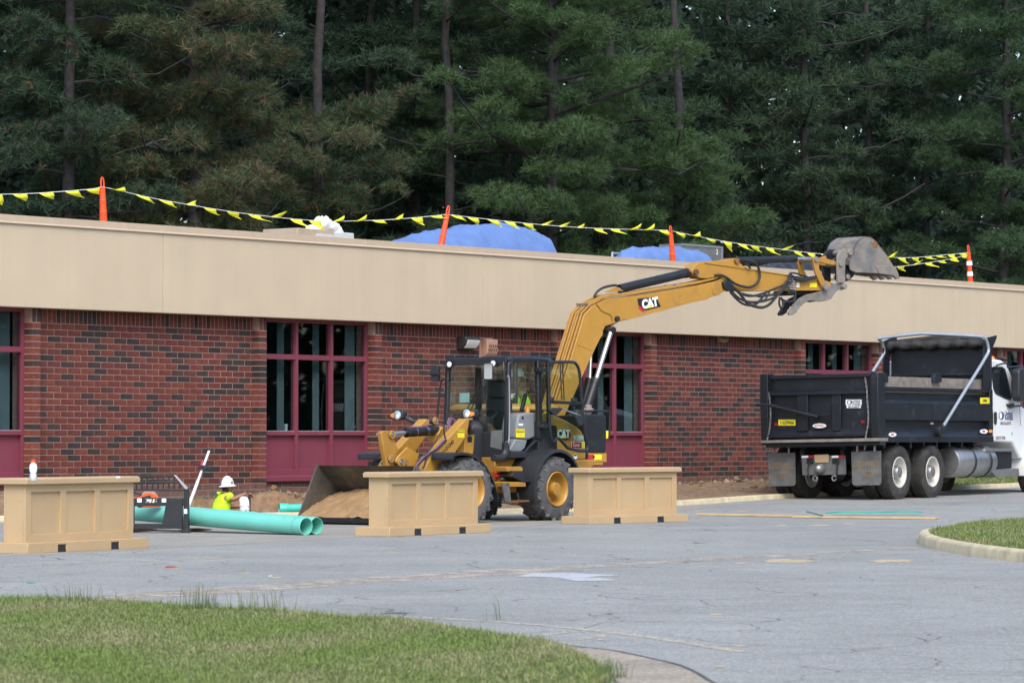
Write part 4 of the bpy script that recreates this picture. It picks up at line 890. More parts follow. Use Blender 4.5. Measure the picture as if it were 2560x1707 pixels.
# ================================================================ WORKER
def worker():
    Y = 57.0; p = at_y(553, 1240, Y); cb = crop(493, 1140, .195578); f = Fr(p.x, Y, 72.0, -.72); o = f.empty('person', 'man in white hard hat and lime shirt kneeling in the trench by the green pipes', 'person')
    P = lambda x, y, l=0.0: f.px(*cb((x, y)), l)
    R = Matrix.Rotation(-.06, 3, 'Y') @ Matrix.Rotation(.25, 3, 'Z')
    hip = P(300, 880); hip.z = P(300, 760).z - .12
    fl = f.L(0, 0, -.70).z
    vs = [hip, P(300, 650), P(330, 520), P(350, 470), P(375, 430)]
    rs = [.155, .145, .135, .07, .055]; es = [(0, 1), (1, 2), (2, 3), (3, 4)]
    def add(par, pt, r): vs.append(pt); rs.append(r); es.append((par, len(vs) - 1)); return len(vs) - 1
    s1 = add(2, P(400, 515, .15), .06); e1 = add(s1, P(440, 560, .20), .042); m1 = add(e1, P(530, 520, .20), .042); w1 = add(m1, P(600, 484, .16), .030); h1 = add(w1, P(640, 490, .15), .036)
    s2 = add(2, P(300, 500, -.20), .075); e2 = add(s2, P(420, 640, -.26), .05); w2 = add(e2, P(560, 640, -.20), .034); h2 = add(w2, P(600, 640, -.18), .036)
    for sg in (1, -1):
        k1 = add(0, V((hip.x + .38, -sg * .13, fl + .20)), .085); k2 = add(k1, V((hip.x + .30, -sg * .14, fl + .07)), .06); a1 = add(k2, V((hip.x - .12, -sg * .14, fl + .06)), .05); add(a1, V((hip.x - .24, -sg * .14, fl + .05)), .045)
    b = MB(); b.add(*skin_geo((vs, es, rs)))
    hc = P(392, 395); b.add(*head_geo(hc, R, .225))
    # fingers of the near hand, curled over the tool; each bends twice
    base = vs[h1]
    for k, (dy, ln, dz) in enumerate(((-.036, .075, 0), (-.012, .085, .004), (.012, .08, .002), (.034, .062, -.004))):
        q0 = base + V((.02, dy * .6, .006 + dz)); q1 = base + V((.05, dy * .9, .012 + dz)); q2 = q1 + V((ln * .42, 0, -ln * .35)); q3 = q2 + V((ln * .12, 0, -ln * .5)); b.tube(bez([q0, q1, q2, q3], 9), [.0105] * 6 + [.0095] * 3 + [.006] if len(bez([q0, q1, q2, q3], 9)) == 10 else .0095, 8)
    q0 = base + V((-.005, -.03, -.01)); b.tube(bez([q0, q0 + V((.03, -.025, -.02)), q0 + V((.055, -.02, -.05))], 6), .0105, 8)
    b.build('body', 'skin', o, smooth='all')
    part('shirt', 'hivis', o, lambda m: m.add(*skin_geo(([hip + V((0, 0, .02)), P(300, 650), P(325, 530), P(342, 482), vs[s1], vs[s1].lerp(vs[e1], .95), vs[s2], vs[s2].lerp(vs[e2], .5)], [(0, 1), (1, 2), (2, 3), (2, 4), (4, 5), (2, 6), (6, 7)], [.20, .195, .18, .085, .115, .085, .11, .08]))), smooth='all')
    part('trousers', 'denim', o, lambda m: m.add(*skin_geo(([hip - V((0, 0, .04)), V((hip.x + .38, -.13, fl + .20)), V((hip.x + .30, -.14, fl + .075)), V((hip.x - .10, -.14, fl + .07)), V((hip.x + .38, .13, fl + .20)), V((hip.x + .30, .14, fl + .075)), V((hip.x - .10, .14, fl + .07))], [(0, 1), (1, 2), (2, 3), (0, 4), (4, 5), (5, 6)], [.17, .10, .08, .07, .10, .08, .07]))), smooth='all')
    part('boot', 'black_plastic', o, lambda m: m.obox(V((hip.x - .22, -.14, fl + .055)), (.10, 0, 0), (0, .05, 0), (0, 0, .05)), bevel=.02); part('boot', 'black_plastic', o, lambda m: m.obox(V((hip.x - .22, .14, fl + .055)), (.10, 0, 0), (0, .05, 0), (0, 0, .05)), bevel=.02)
    def hair(m):
        n = 20
        for j, (z, k) in enumerate(((.06, 1.0), (.02, 1.03), (-.03, 1.02), (-.07, .93))): pass
        rings = [[hc + R @ V((math.cos(t) * .41 * .225 * kk - .006, math.sin(t) * .33 * .225 * kk, zz)) for t in [math.radians(100 + 160 * i / 12) for i in range(13)]] for zz, kk in ((.08, .85), (.05, 1.0), (.0, 1.06), (-.045, 1.02), (-.075, .85))]
        m.loft(rings, closed=False)
    part('hair', 'hair', o, hair)
    hat = part('hard_hat', 'white_plastic', o, lambda m: hard_hat(m, hc + R @ V((-.004, 0, .035)), R, .094, .036))
    c = hc + R @ V((-.004, 0, .035))
    def on_hat(q, h, dr=.0):                             # a point on the shell
        rad = .094 * (1 - max(0, h - .02) ** 1.35 * 9) ; return c + R @ V((math.cos(q) * (rad + dr) * 1.16, math.sin(q) * (rad + dr), h))
    for k in range(3): part('stripe_decal', 'black_ink', hat, lambda m: m.tube([on_hat(math.radians(-82 + 9 * k), .025, .004), on_hat(math.radians(-74 + 9 * k), .062, .004)], .005, 5))
    part('round_decal', 'bell_pipe', hat, lambda m: m.tube([on_hat(math.radians(-112) + .10 * math.cos(t), .032 + .012 * math.sin(t), .003) for t in [k * .5236 for k in range(13)]], .003, 5))
    part('neck_print', 'black_ink', o, lambda m: m.lathe(P(245, 500, .13), V((-.3, -1, .3)), [(.002, 0), (.026, .001), (.024, .004), (.002, .005)], 7))
    # white pipe elbow and the digging bar he leans on
    q = f.W(*[0, 0, 0]); e0 = at_y(*cb((606, 640)), 56.3)
    ee = empty('pipe_elbow', (e0.x, e0.y, -.75)); tag(ee, 'white pipe elbow standing upright beside the kneeling man', 'pipe')
    zt = at_y(*cb((565, 590)), 56.3).z + .75
    part('riser', 'white_plastic', ee, lambda m: (m.tube(bez([(0, 0, 0), (0, 0, zt - .25), (0, 0, zt - .1), (-.004, .02, zt - .03), (-.012, .06, zt + .012), (-.03, .14, zt + .02)], 30), .080, 24))); part('collar', 'white_plastic', ee, lambda m: [m.tube([(0, 0, z), (0, 0, z + .012)], .085, 24) for z in (zt - .12, zt - .06)])
    hb = o.matrix_world
    tp = at_y(*cb((668, 505)), 56.7); eb = empty('digging_bar', (tp.x + .02, tp.y, -.75)); tag(eb, 'black bar held upright under the hand of the kneeling man', 'tool'); part('bar', 'black_paint', eb, lambda m: m.tube([(0, 0, 0), (-.02, 0, tp.z + .75)], .016, 10)); part('grip', 'rubber', eb, lambda m: m.tube([(-.018, 0, tp.z + .58), (-.021, 0, tp.z + .77)], .022, 10))
worker()
# ================================================================ LUMBER AND STRAPS
def lumber():
    c = crop(1700, 1220, .36565)
    def g(p):
        z = 0.0
        for _ in range(6): q = at_z(*c(p), z); z = rise(q.y)
        return V((q.x, q.y, z))
    for (a, b, w, lab) in (((120, 186), (770, 197), .14, 'long weathered board lying flat on the asphalt, its end butting the next board'), ((780, 202), (1760, 214), .19, 'long pale board lying flat on the asphalt in front of the dump truck')):
        A, B = g(a), g(b); o = bpy.data.objects.new('board', None); COL.objects.link(o); o.location = A + V((0, 0, .004)); d = B - A; o.rotation_euler = (0, -math.asin((d.z - .0) / d.length), math.atan2(d.y, d.x)); tag(o, lab, 'board')
        part('timber', 'lumber', o, lambda m: m.box((0, -w / 2, 0), (d.length, w / 2, .032)), bevel=.004)
    for (pts, lab) in (([(865, 181), (920, 196), (975, 211)], 'short teal strap lying across the boards'), ([(1000, 191), (1120, 186), (1350, 187), (1500, 182), (1655, 184)], 'long teal strap trailing along the boards')):
        P = bez([g(p) for p in pts], 12); o = part('strap', 'teal_strap', None, lambda m: m.loft([[p + V((-.0, -.06, .040)), p + V((0, .06, .040)), p + V((0, .06, .062)), p + V((0, -.06, .062))] for p in P])); tag(o, lab, 'strap')
lumber()
# ================================================================ WHEEL LOADER
def loader():
    f = Fr(-.048, 52.42, 38.0); e = f.empty('wheel_loader', 'yellow compact wheel loader with black cab and open door, bucket full of sand', 'wheel loader')
    ar = f.px(*c1((1675, 1212)), .9).x; af = ar - 2.03
    for a in (ar, af):
        wheel(f, e, a, .69, .475, .475, .42, .262, 1, 'grey_rubber', 'yellow_paint', 'yellow_paint', 17, dish=.13, hub_out=.06)
        wheel(f, e, a, -.69, .475, .475, .42, .262, -1, 'grey_rubber', 'yellow_paint', 'yellow_paint', 17, dish=.13)
        part('axle', 'yellow_worn', e, lambda m: m.cyl(f.L(a, .6, .475), f.L(a, -.6, .475), .11))
    C = c1
    # ---- frames
    def rf(m):
        pp(m, f, [(1180, 950), (1300, 930), (1420, 925), (1560, 840), (1640, 800), (1910, 900), (1910, 1010), (1800, 1030), (1500, 1060), (1310, 1080), (1290, 1230), (1190, 1230)], -.40, .40, C)
    part('rear_frame', 'yellow_worn', e, rf, bevel=.012)
    part('front_frame', 'yellow_worn', e, lambda m: (m.box(f.L(af - .35, -.34, .38), f.L(af + .75, .34, .80))), bevel=.02)
    part('articulation_joint', 'black_paint', e, lambda m: (m.cyl(f.L(af + 1.0, 0, .35), f.L(af + 1.0, 0, 1.0), .09), m.box(f.L(af + .7, -.2, .45), f.L(af + 1.3, .2, .6))), bevel=.01)
    for s in (1, -1):
        part('tower_plate', 'yellow_paint', e, lambda m: pp(m, f, [(950, 700), (975, 650), (1010, 645), (1030, 700), (1015, 905), (1000, 960), (930, 960), (945, 905)], .20 * s if s > 0 else -.34, .34 if s > 0 else -.20, C), bevel=.008)
    # ---- hood and rear
    hood = part('hood', 'yellow_paint', e, lambda m: pp(m, f, [(1480, 600), (1625, 606), (1690, 632), (1760, 665), (1820, 700), (1868, 738), (1892, 800), (1903, 905), (1903, 975), (1560, 975)], -.50, .50, C), bevel=.05, seg=4)
    part('engine_grille', 'black_plastic', e, lambda m: pp(m, f, [(1868, 620), (1884, 625), (1918, 890), (1918, 965), (1905, 965), (1900, 890)], -.44, .515, C), bevel=.01)
    part('counterweight', 'yellow_worn', e, lambda m: pp(m, f, [(1780, 975), (1900, 966), (1968, 975), (1970, 1010), (1900, 1060), (1800, 1060)], -.52, .52, C), bevel=.02)
    part('side_panel', 'black_paint', e, lambda m: pp(m, f, [(1590, 700), (1668, 700), (1672, 885), (1600, 880), (1560, 820)], .48, .512, C), bevel=.006)
    # ---- fenders
    def fender(m, a, q0, q1, R0, l0, l1, lip):
        n = 18; rings = []
        for k in range(n + 1):
            q = math.radians(q0 + (q1 - q0) * k / n); d = V((math.cos(q), 0, math.sin(q))); c = f.L(a, 0, .475)
            P = lambda r, l: c + d * r + V((0, -l, 0))
            rings.append([P(R0, l0), P(R0, l1), P(R0 - lip, l1 + .012), P(R0 - lip, l1 - .01), P(R0 - .025, l1 - .02), P(R0 - .025, l0)])
        m.loft(rings)
    for s in (1, -1):
        part('rear_fender', 'black_plastic', e, lambda m: fender(m, ar, 8, 196, .60, *( (.40, .915) if s > 0 else (-.915, -.40)), .045), ang=50)
        def ffe(m):
            path = [(862, 960), (862, 925), (905, 912), (960, 912), (1020, 930), (1080, 975), (1130, 1040), (1175, 1130), (1205, 1230), (1215, 1285)]
            l1 = .915 if s > 0 else -.50
            P = [f.px(*C(p), .915) for p in path]; P = [V((p.x, -l1, p.z)) for p in bez(P, 27)]
            m.loft([[p, p + V((0, .415, 0)), p + V((.0, .415, -.02)), p + V((.0, .03, -.025)), p + V((.0, 0, -.04))] for p in P])
        part('front_fender', 'black_plastic', e, ffe, ang=50)
    part('fender_bracket', 'black_plastic', e, lambda m: pp(m, f, [(1310, 1095), (1335, 1065), (1420, 1075), (1420, 1120), (1500, 1145), (1410, 1145)], .55, .85, C), bevel=.008)
    # ---- steps
    st = part('step', 'yellow_paint', e, lambda m: (pp(m, f, [(1270, 1028), (1400, 1028), (1400, 1056), (1275, 1056)], .55, .80, C), [pp(m, f, [(1275 + 12 * k, 1030), (1279 + 12 * k, 1022), (1283 + 12 * k, 1030)], .56, .79, C) for k in range(10)]), bevel=.0)
    part('step', 'yellow_paint', e, lambda m: (pp(m, f, [(1270, 1148), (1424, 1148), (1424, 1178), (1275, 1178)], .6, .86, C), [pp(m, f, [(1275 + 12 * k, 1150), (1279 + 12 * k, 1142), (1283 + 12 * k, 1150)], .61, .85, C) for k in range(12)]))
    part('step_plate', 'yellow_worn', e, lambda m: pp(m, f, [(1240, 1060), (1285, 1060), (1285, 1100), (1410, 1100), (1424, 1150), (1424, 1205), (1410, 1225), (1210, 1225), (1215, 1090)], .52, .58, C), bevel=.006)
    part('step_hanger', 'dusty_black', e, lambda m: pp(m, f, [(1240, 1150), (1295, 1150), (1312, 1310), (1265, 1298)], .84, .86, C)); part('step_hanger', 'dusty_black', e, lambda m: pp(m, f, [(1358, 1228), (1412, 1228), (1416, 1285), (1375, 1290)], .60, .62, C))
    part('step_rung', 'rust_yellow', e, lambda m: m.bar(f.px(*C((1310, 1296)), .84), f.px(*C((1412, 1290)), .84), .20, .025))
    part('document_tag', 'white_ink', e, lambda m: pp(m, f, [(1235, 1062), (1265, 1062), (1265, 1120), (1230, 1122)], .605, .61, C))
    part('shutoff_switch', 'red_lens', e, lambda m: (pp(m, f, rect(1192, 1068, 1228, 1080), .5, .6, C), pp(m, f, rect(1195, 1086, 1226, 1104), .5, .62, C)), bevel=.004)
    # ---- cab
    hb = .58; aF = f.px(*C((1280, 500)), hb).x; zt = f.px(*C((1450, 166)), hb).z; zb = f.px(*C((1262, 940)), hb).z
    aB = f.px(*C((1530, 500)), hb).x; aC = f.px(*C((1606, 500)), hb).x
    for s in (1, -1):
        l = hb * s
        part('cab_post', 'black_paint', e, lambda m: m.bar(f.L(aF - .03, l, zb), f.L(aF + .03, l, zt - .1), .07, .075, (1, 0, 0)), bevel=.015)
        part('cab_post', 'black_paint', e, lambda m: m.bar(f.L(aB, l, zb + .25), f.L(aB - .03, l, zt - .03), .07, .10, (1, 0, 0)), bevel=.015)
        part('cab_post', 'black_paint', e, lambda m: m.bar(f.L(aC, l, zb + .4), f.L(aC - .02, l, zt - .04), .06, .05, (1, 0, 0)), bevel=.012)
        part('quarter_pane', 'cab_glass', e, lambda m: m.box(f.L(aB + .05, l - .004, 1.5), f.L(aC - .02, l + .004, zt - .1)), smooth=False)
        part('roof_rail', 'black_paint', e, lambda m: m.tube(bez([f.L(aF + .02, l, zt - .35), f.L(aF + .025, l, zt - .16), f.L(aF + .09, l, zt - .05), f.L(aF + .25, l, zt - .03), f.L(aB, l, zt - .03), f.L(aC + .02, l, zt - .05)], 20), .035, 10))
    part('roof', 'black_paint', e, lambda m: m.loft([[f.L(a, l, z) for l, z in ((-hb - .03, zt - .075), (hb + .03, zt - .075), (hb + .03, zt - .03), (hb - .02, zt), (-hb + .02, zt), (-hb - .03, zt - .03))] for a in (aF + .0, aF + .06, aC + .02, aC + .06)]), bevel=.01)
    part('front_header', 'black_paint', e, lambda m: m.bar(f.L(aF, -hb, zt - .07), f.L(aF, hb, zt - .07), .06, .10), bevel=.01)
    part('windscreen', 'cab_glass', e, lambda m: m.prism([f.L(aF - .02, -hb + .05, zt - .12), f.L(aF - .02, hb - .04, zt - .12), f.L(aF - .06, hb - .04, 1.34), f.L(aF - .06, -hb + .05, 1.34)], (.008, 0, 0)), smooth=False)
    part('rear_window', 'cab_glass', e, lambda m: m.box(f.L(aC, -hb + .05, 1.55), f.L(aC + .008, hb - .05, zt - .1)), smooth=False)
    part('side_window', 'cab_glass', e, lambda m: m.box(f.L(aF + .05, -hb - .004, 1.3), f.L(aB - .05, -hb + .004, zt - .1)), smooth=False)
    part('cab_floor', 'black_plastic', e, lambda m: (m.box(f.L(aF - .04, -hb, zb - .03), f.L(aB + .1, hb + .01, zb + .05)), m.box(f.L(aB - .02, -hb, zb), f.L(aC + .03, hb, 1.50)), m.box(f.L(aF, -hb - .02, zb), f.L(aB, -hb + .03, 1.28))), bevel=.01)
    def cowl(m):
        rings = []
        for (a, zt_, lo, hi) in ((aF - .03, 1.50, -.36, .16), (aF - .18, 1.49, -.35, .15), (aF - .30, 1.42, -.33, .13), (aF - .36, 1.30, -.31, .11), (aF - .36, .95, -.31, .11)):
            rings.append([f.L(a, lo, .80), f.L(a, hi, .80), f.L(a, hi, zt_ - .10), f.L(a, hi - .09, zt_), f.L(a, lo + .09, zt_), f.L(a, lo, zt_ - .10)])
        m.loft(rings)
    part('dash_cowl', 'black_plastic', e, cowl, bevel=.02, ang=50)
    low = part('lower_front', 'black_plastic', e, lambda m: m.box(f.L(aF - .07, .09, zb - .08), f.L(aF + .04, hb - .02, 1.335)), bevel=.015)
    part('lower_front', 'black_plastic', e, lambda m: m.box(f.L(aF - .07, -hb, zb - .08), f.L(aF + .04, -.30, 1.335)), bevel=.015)
    part('lower_pane', 'screen_grey', low, lambda m: m.prism([f.pf(*C(p), aF - .075) for p in [(1152, 742), (1240, 735), (1236, 893), (1146, 868)]], (.006, 0, 0)), smooth=False, bevel=.006)
    part('corner_guard', 'black_plastic', e, lambda m: m.tube(bez([f.px(*C(p), hb + .02) for p in [(1265, 830), (1268, 900), (1240, 950), (1170, 955)]], 14), .055, 10))
    part('filler_cap', 'chrome', e, lambda m: m.lathe(f.px(*C((1283, 832)), hb + .04), (0, 0, 1), [(.03, -.03), (.045, -.02), (.045, .01), (.03, .02), (.01, .025)], 12))
    for (p0, p1) in (((965, 575), (1062, 382)), ((995, 575), (1088, 388)), ((1035, 560), (1122, 345))):
        part('wiper', 'black_paint', e, lambda m: m.tube([f.pf(*C(p0), aF - .09), f.pf(*C(p1), aF - .07)], .009, 6))
    for p in ((825, 222), (1168, 214)):
        wl = part('work_light', 'black_plastic', e, lambda m: m.lathe(f.pf(*C(p), aF - .05), (-1, 0, 0), [(.02, -.04), (.05, -.03), (.055, .02), (.05, .03)], 16)); part('lens', 'lamp_lens', wl, lambda m: m.lathe(f.pf(*C(p), aF - .085), (-1, 0, 0), [(.042, -.005), (.042, .004), (.01, .008)], 16))
    # mirrors
    def rrect(cx, cy, w, h, fn, n=5, r=.35):
        out = []
        for (sx, sy, q) in ((1, 1, 0), (-1, 1, 90), (-1, -1, 180), (1, -1, 270)):
            for k in range(n + 1):
                t = math.radians(q + 90 * k / n); rx = r * w; out.append(fn((cx + sx * (w - rx) + rx * math.cos(t), cy - (sy * (h - rx) + rx * math.sin(t)))))
        return out
    ym = f.W(aF - .30, .35, 0).y
    mi = part('wing_mirror', 'black_plastic', e, lambda m: m.prism(rrect(1130, 278, 37, 66, lambda p: f.loc(at_y(*C(p), ym))), f.loc(at_y(1220, 930, ym + .06)) - f.loc(at_y(1220, 930, ym))), bevel=.012)
    part('mirror_glass', 'mirror', mi, lambda m: m.prism(rrect(1130, 278, 31, 58, lambda p: f.loc(at_y(*C(p), ym - .006 - (278 - p[1]) * .00004))), f.loc(at_y(1220, 930, ym + .003)) - f.loc(at_y(1220, 930, ym))), smooth=False)
    part('mirror_arm', 'black_paint', e, lambda m: m.tube(bez([f.pf(*C((1160, 290)), aF - .27), f.pf(*C((1235, 292)), aF - .15), f.pf(*C((1250, 270)), aF - .08), f.pf(*C((1250, 205)), aF - .03)], 12), .012, 6))
    part('wing_mirror', 'black_plastic', e, lambda m: m.prism(rrect(706, 292, 28, 64, lambda p: f.pf(*C(p), aF - .12)), (.07, 0, 0)), bevel=.006)
    part('mirror_arm', 'black_paint', e, lambda m: m.tube(bez([f.pf(*C((665, 295)), aF - .13), f.pf(*C((740, 297)), aF - .13), f.pf(*C((775, 285)), aF - .08), f.pf(*C((785, 225)), aF - .03)], 12), .012, 6))
    part('grab_rail', 'black_paint', e, lambda m: m.tube(bez([f.pf(*C(p), aF - .10) for p in [(730, 690), (738, 560), (757, 380), (772, 345), (805, 335)]], 16), .016, 8))
    part('grab_rail', 'steel', e, lambda m: m.tube(bez([f.px(*C(p), hb + .08) for p in [(1280, 318), (1294, 330), (1297, 560), (1293, 810), (1280, 825)]], 16), .012, 8))
    part('grab_rail', 'black_paint', e, lambda m: m.tube(bez([f.px(*C(p), hb + .07) for p in [(1500, 305), (1475, 315), (1464, 345), (1468, 410), (1480, 440), (1505, 448)]], 16), .014, 8))
    # ---- interior
    seat = part('seat', 'black_plastic', e, lambda m: (m.loft([[f.L(aB - .32 + x, l, z) for l, x in ((-.22, 0), (.22, 0), (.24, .13), (-.24, .13))] for z, x0 in ((1.25, 0), (1.85, 0))]), m.box(f.L(aF + .35, -.24, 1.18), f.L(aB - .18, .24, 1.32))), bevel=.05, seg=3)
    part('headrest', 'black_plastic', seat, lambda m: m.box(f.L(aB - .33, -.15, 1.83), f.L(aB - .2, .15, 2.12)), bevel=.05, seg=3)
    text('lettering', 'CAT', .09, f.px(*C((1312, 468)), .235) + V((0, -.01, 0)), (1, 0, 0), (0, 0, 1), 'white_ink', seat, .8, .002)
    part('steering_wheel', 'black_plastic', e, lambda m: (m.tube([f.L(aF + .28, -.05, 1.58) + Matrix.Rotation(-.6, 3, 'Y') @ V((math.cos(q) * .17, math.sin(q) * .17, 0)) for q in [k * .2618 for k in range(25)]], .018, 8), m.cyl(f.L(aF + .28, -.05, 1.58), f.L(aF + .1, -.05, 1.1), .03)))
    part('control_pod', 'black_plastic', e, lambda m: (m.box(f.L(aF + .02, -.30, 1.3), f.L(aF + .15, .2, 1.56)), m.box(f.L(aF + .25, -.45, 1.2), f.L(aF + .6, -.3, 1.5)), m.bar(f.px(*C((1390, 590)), .2), f.px(*C((1425, 450)), .2), .05, .07)), bevel=.02)
    part('notice', 'paper_teal', e, lambda m: m.prism([f.pf(*C(p), aF + .25) for p in rect(905, 445, 982, 520)], (.004, 0, 0)))
    con = part('side_console', 'grey_plastic', e, lambda m: pp(m, f, [(1372, 612), (1440, 598), (1500, 600), (1512, 790), (1440, 815), (1345, 800), (1352, 720)], .20, .50, C), bevel=.03, seg=3)
    part('door_step', 'grey_plastic', e, lambda m: pp(m, f, [(1345, 805), (1440, 815), (1420, 880), (1390, 908), (1310, 908), (1300, 890)], .20, .52, C), bevel=.02)
    decal(f, con, 'warning_label', 'yellow_sticker', rect(1348, 728, 1418, 794), .502, C); decal(f, con, 'warning_band', 'black_ink', rect(1352, 732, 1414, 752), .5045, C)
    text('lettering', 'WARNING', .052, f.px(*C((1383, 742)), .509), (1, 0, 0), (0, 0, 1), 'yellow_sticker', con, .8, .001)
    decal(f, con, 'console_switch', 'black_ink', rect(1395, 628, 1409, 650), .503, C); decal(f, con, 'console_label', 'white_ink', rect(1368, 684, 1404, 702), .503, C)
    part('buckle', 'red_lens', e, lambda m: m.box(f.px(*C((1352, 615)), .3), f.px(*C((1352, 615)), .3) + V((.05, .03, .04))))
    part('bottle_cap', 'amber', con, lambda m: m.lathe(f.px(*C((1438, 600)), .35), (0, 0, 1), [(.035, 0), (.035, .04), (.02, .07), (.02, .1)], 12))
    # ---- sill trims
    part('wheel_arch_trim', 'black_paint', e, lambda m: m.tube(bez([f.px(*C(p), .56) for p in [(1300, 912), (1405, 912), (1440, 880), (1490, 830), (1545, 800)]], 18), .022, 8))
    # ---- open door, swung back flat along the side
    ld = .70; ring = [(1600, 205), (1780, 203), (1822, 222), (1845, 280), (1858, 420), (1868, 560), (1885, 740), (1905, 893), (1770, 882), (1725, 845), (1680, 800), (1620, 783)]
    rp = [f.px(*C(p), ld) for p in ring]
    dr = part('door', 'black_paint', e, lambda m: m.tube(bez(rp + [rp[0]], 60), .024, 8))
    part('door_pane', 'cab_glass', dr, lambda m: m.prism(rp, (0, .006, 0)), smooth=False)
    part('door_bar', 'black_paint', dr, lambda m: m.bar(f.px(*C((1612, 515)), ld), f.px(*C((1862, 528)), ld), .05, .045), bevel=.008)
    part('door_wiper', 'black_paint', dr, lambda m: (m.tube([f.px(*C((1694, 210)), ld), f.px(*C((1708, 500)), ld)], .010, 6), m.tube([f.px(*C((1712, 210)), ld), f.px(*C((1726, 505)), ld)], .010, 6)))
    part('door_handle', 'black_plastic', dr, lambda m: (pp(m, f, [(1622, 562), (1712, 560), (1708, 580), (1668, 622), (1640, 615), (1622, 590)], .70, .76, C), pp(m, f, [(1830, 590), (1850, 575), (1880, 580), (1880, 690), (1855, 705), (1835, 680), (1820, 630)], .66, .75, C)), bevel=.01)
    part('door_latch', 'black_plastic', dr, lambda m: (pp(m, f, rect(1622, 478, 1650, 512), .68, .74, C), pp(m, f, rect(1800, 488, 1830, 515), .68, .74, C)), bevel=.006)
    part('gas_strut', 'steel', dr, lambda m: m.tube([f.px(*C((1712, 572)), .74), f.px(*C((1850, 620)), .74)], .012, 8))
    part('hinge', 'black_paint', dr, lambda m: (pp(m, f, rect(1535, 250, 1612, 280), .58, .70, C), pp(m, f, rect(1560, 690, 1622, 720), .58, .70, C)), bevel=.006)
    # ---- lettering on the hood
    lh = .503
    badge = decal(f, hood, 'badge', 'red_sticker', [(1755, 735), (1766, 735), (1782, 780), (1768, 818), (1720, 820), (1715, 800)], lh, C)
    decal(f, hood, 'badge_ground', 'black_ink', [(1688, 740), (1752, 735), (1772, 780), (1756, 812), (1712, 812), (1700, 805)], lh + .003, C)
    text('lettering', 'CAT', .165, f.px(*C((1722, 768)), lh + .008), (1, 0, 0), (0, 0, 1), 'mint_ink', hood, 1.0, .008, spacing=.95)
    part('badge_triangle', 'yellow_sticker', hood, lambda m: m.prism([f.px(*C(p), lh + .011) for p in [(1708, 802), (1726, 774), (1746, 798)]], (0, .002, 0)), smooth=False)
    text('lettering', '908M', .12, f.px(*C((1838, 800)), lh + .004), (1, 0, 0), (0, 0, 1), 'mint_ink', hood, .95, .001)
    pl = decal(f, hood, 'dealer_plate', 'white_ink', rect(1783, 828, 1888, 880), lh + .001, C); decal(f, pl, 'plate_red', 'red_sticker', rect(1786, 831, 1864, 877), lh + .004, C); decal(f, pl, 'plate_yellow', 'yellow_sticker', rect(1864, 831, 1886, 877), lh + .004, C)
    text('lettering', 'Carter', .07, f.px(*C((1822, 853)), lh + .008), (1, 0, 0), (0, 0, 1), 'white_ink', pl, .9, 0)
    decal(f, hood, 'round_label', 'white_ink', [(1802, 930), (1815, 920), (1828, 930), (1828, 955), (1815, 966), (1802, 955)], lh, C); decal(f, hood, 'label_dot', 'black_ink', rect(1806, 926, 1824, 940), lh + .003, C)
    # ---- loader arms and linkage
    c9 = crop(930, 1000, .153061)
    def arm(m, l0, l1, P): pp(m, f, P, l0, l1, c9)
    near = [(1545, 300), (1592, 330), (1580, 430), (1528, 610), (1400, 800), (1300, 950), (1110, 1150), (1060, 1260), (960, 1320), (840, 1230), (850, 1130), (960, 930), (1180, 690)]
    la = part('lift_arm', 'yellow_paint', e, lambda m: arm(m, .30, .46, near), bevel=.012)
    part('lift_arm', 'yellow_paint', e, lambda m: m.prism([V((p.x, -(-.30), p.z)) for p in [f.px(*c9(q), .46) for q in near]], (0, .16, 0)), bevel=.012)
    dx = f.px(*c9((1180, 700)), .46) - f.px(*c9((1380, 540)), .46)
    ang = math.atan2(f.px(*c9((1310, 690)), .46).z - f.px(*c9((1160, 860)), .46).z, f.px(*c9((1310, 690)), .46).x - f.px(*c9((1160, 860)), .46).x)
    text('lettering', '32101240', .085, f.px(*c9((1235, 775)), .4625), (math.cos(ang), 0, math.sin(ang)), (-math.sin(ang), 0, math.cos(ang)), 'black_ink', la, 1.0, .001)
    decal(f, la, 'warning_label', 'yellow_sticker', rect(1398, 476, 1508, 612), .461, c9); decal(f, la, 'warning_band', 'black_ink', rect(1402, 482, 1504, 530), .4635, c9)
    text('lettering', 'WARNING', .036, f.px(*c9((1453, 507)), .468), (1, 0, 0), (0, 0, 1), 'yellow_sticker', la, .8, .001)
    tp = part('tower_label', 'black_ink', e, lambda m: pp(m, f, rect(1560, 595, 1632, 685), .34, .344, c9)); part('lock_plate', 'black_paint', e, lambda m: pp(m, f, [(1590, 320), (1640, 320), (1655, 560), (1618, 565)], .34, .40, c9), bevel=.006)
    # cross tube between the arms
    part('cross_tube', 'yellow_paint', e, lambda m: m.cyl(f.px(*c9((900, 1120)), .30), f.px(*c9((900, 1120)), .30) + V((0, .60, 0)), .10))
    # middle bell crank, link plate, tilt cylinder (centre line)
    lm = .06
    part('bell_crank', 'yellow_worn', e, lambda m: (arm(m, .02, .10, [(150, 530), (190, 500), (300, 500), (345, 540), (350, 600), (430, 800), (430, 860), (370, 1060), (240, 1090), (225, 980), (180, 760)]), arm(m, -.14, -.06, [(150, 530), (190, 500), (300, 500), (345, 540), (350, 600), (430, 800), (430, 860), (370, 1060), (240, 1090), (225, 980), (180, 760)])), bevel=.012)
    part('link_plate', 'yellow_paint', e, lambda m: (arm(m, .14, .18, [(580, 765), (780, 880), (700, 1080), (620, 1180), (440, 1110), (395, 1000), (420, 930)]), arm(m, -.22, -.18, [(580, 765), (780, 880), (700, 1080), (620, 1180), (440, 1110), (395, 1000), (420, 930)])), bevel=.01)
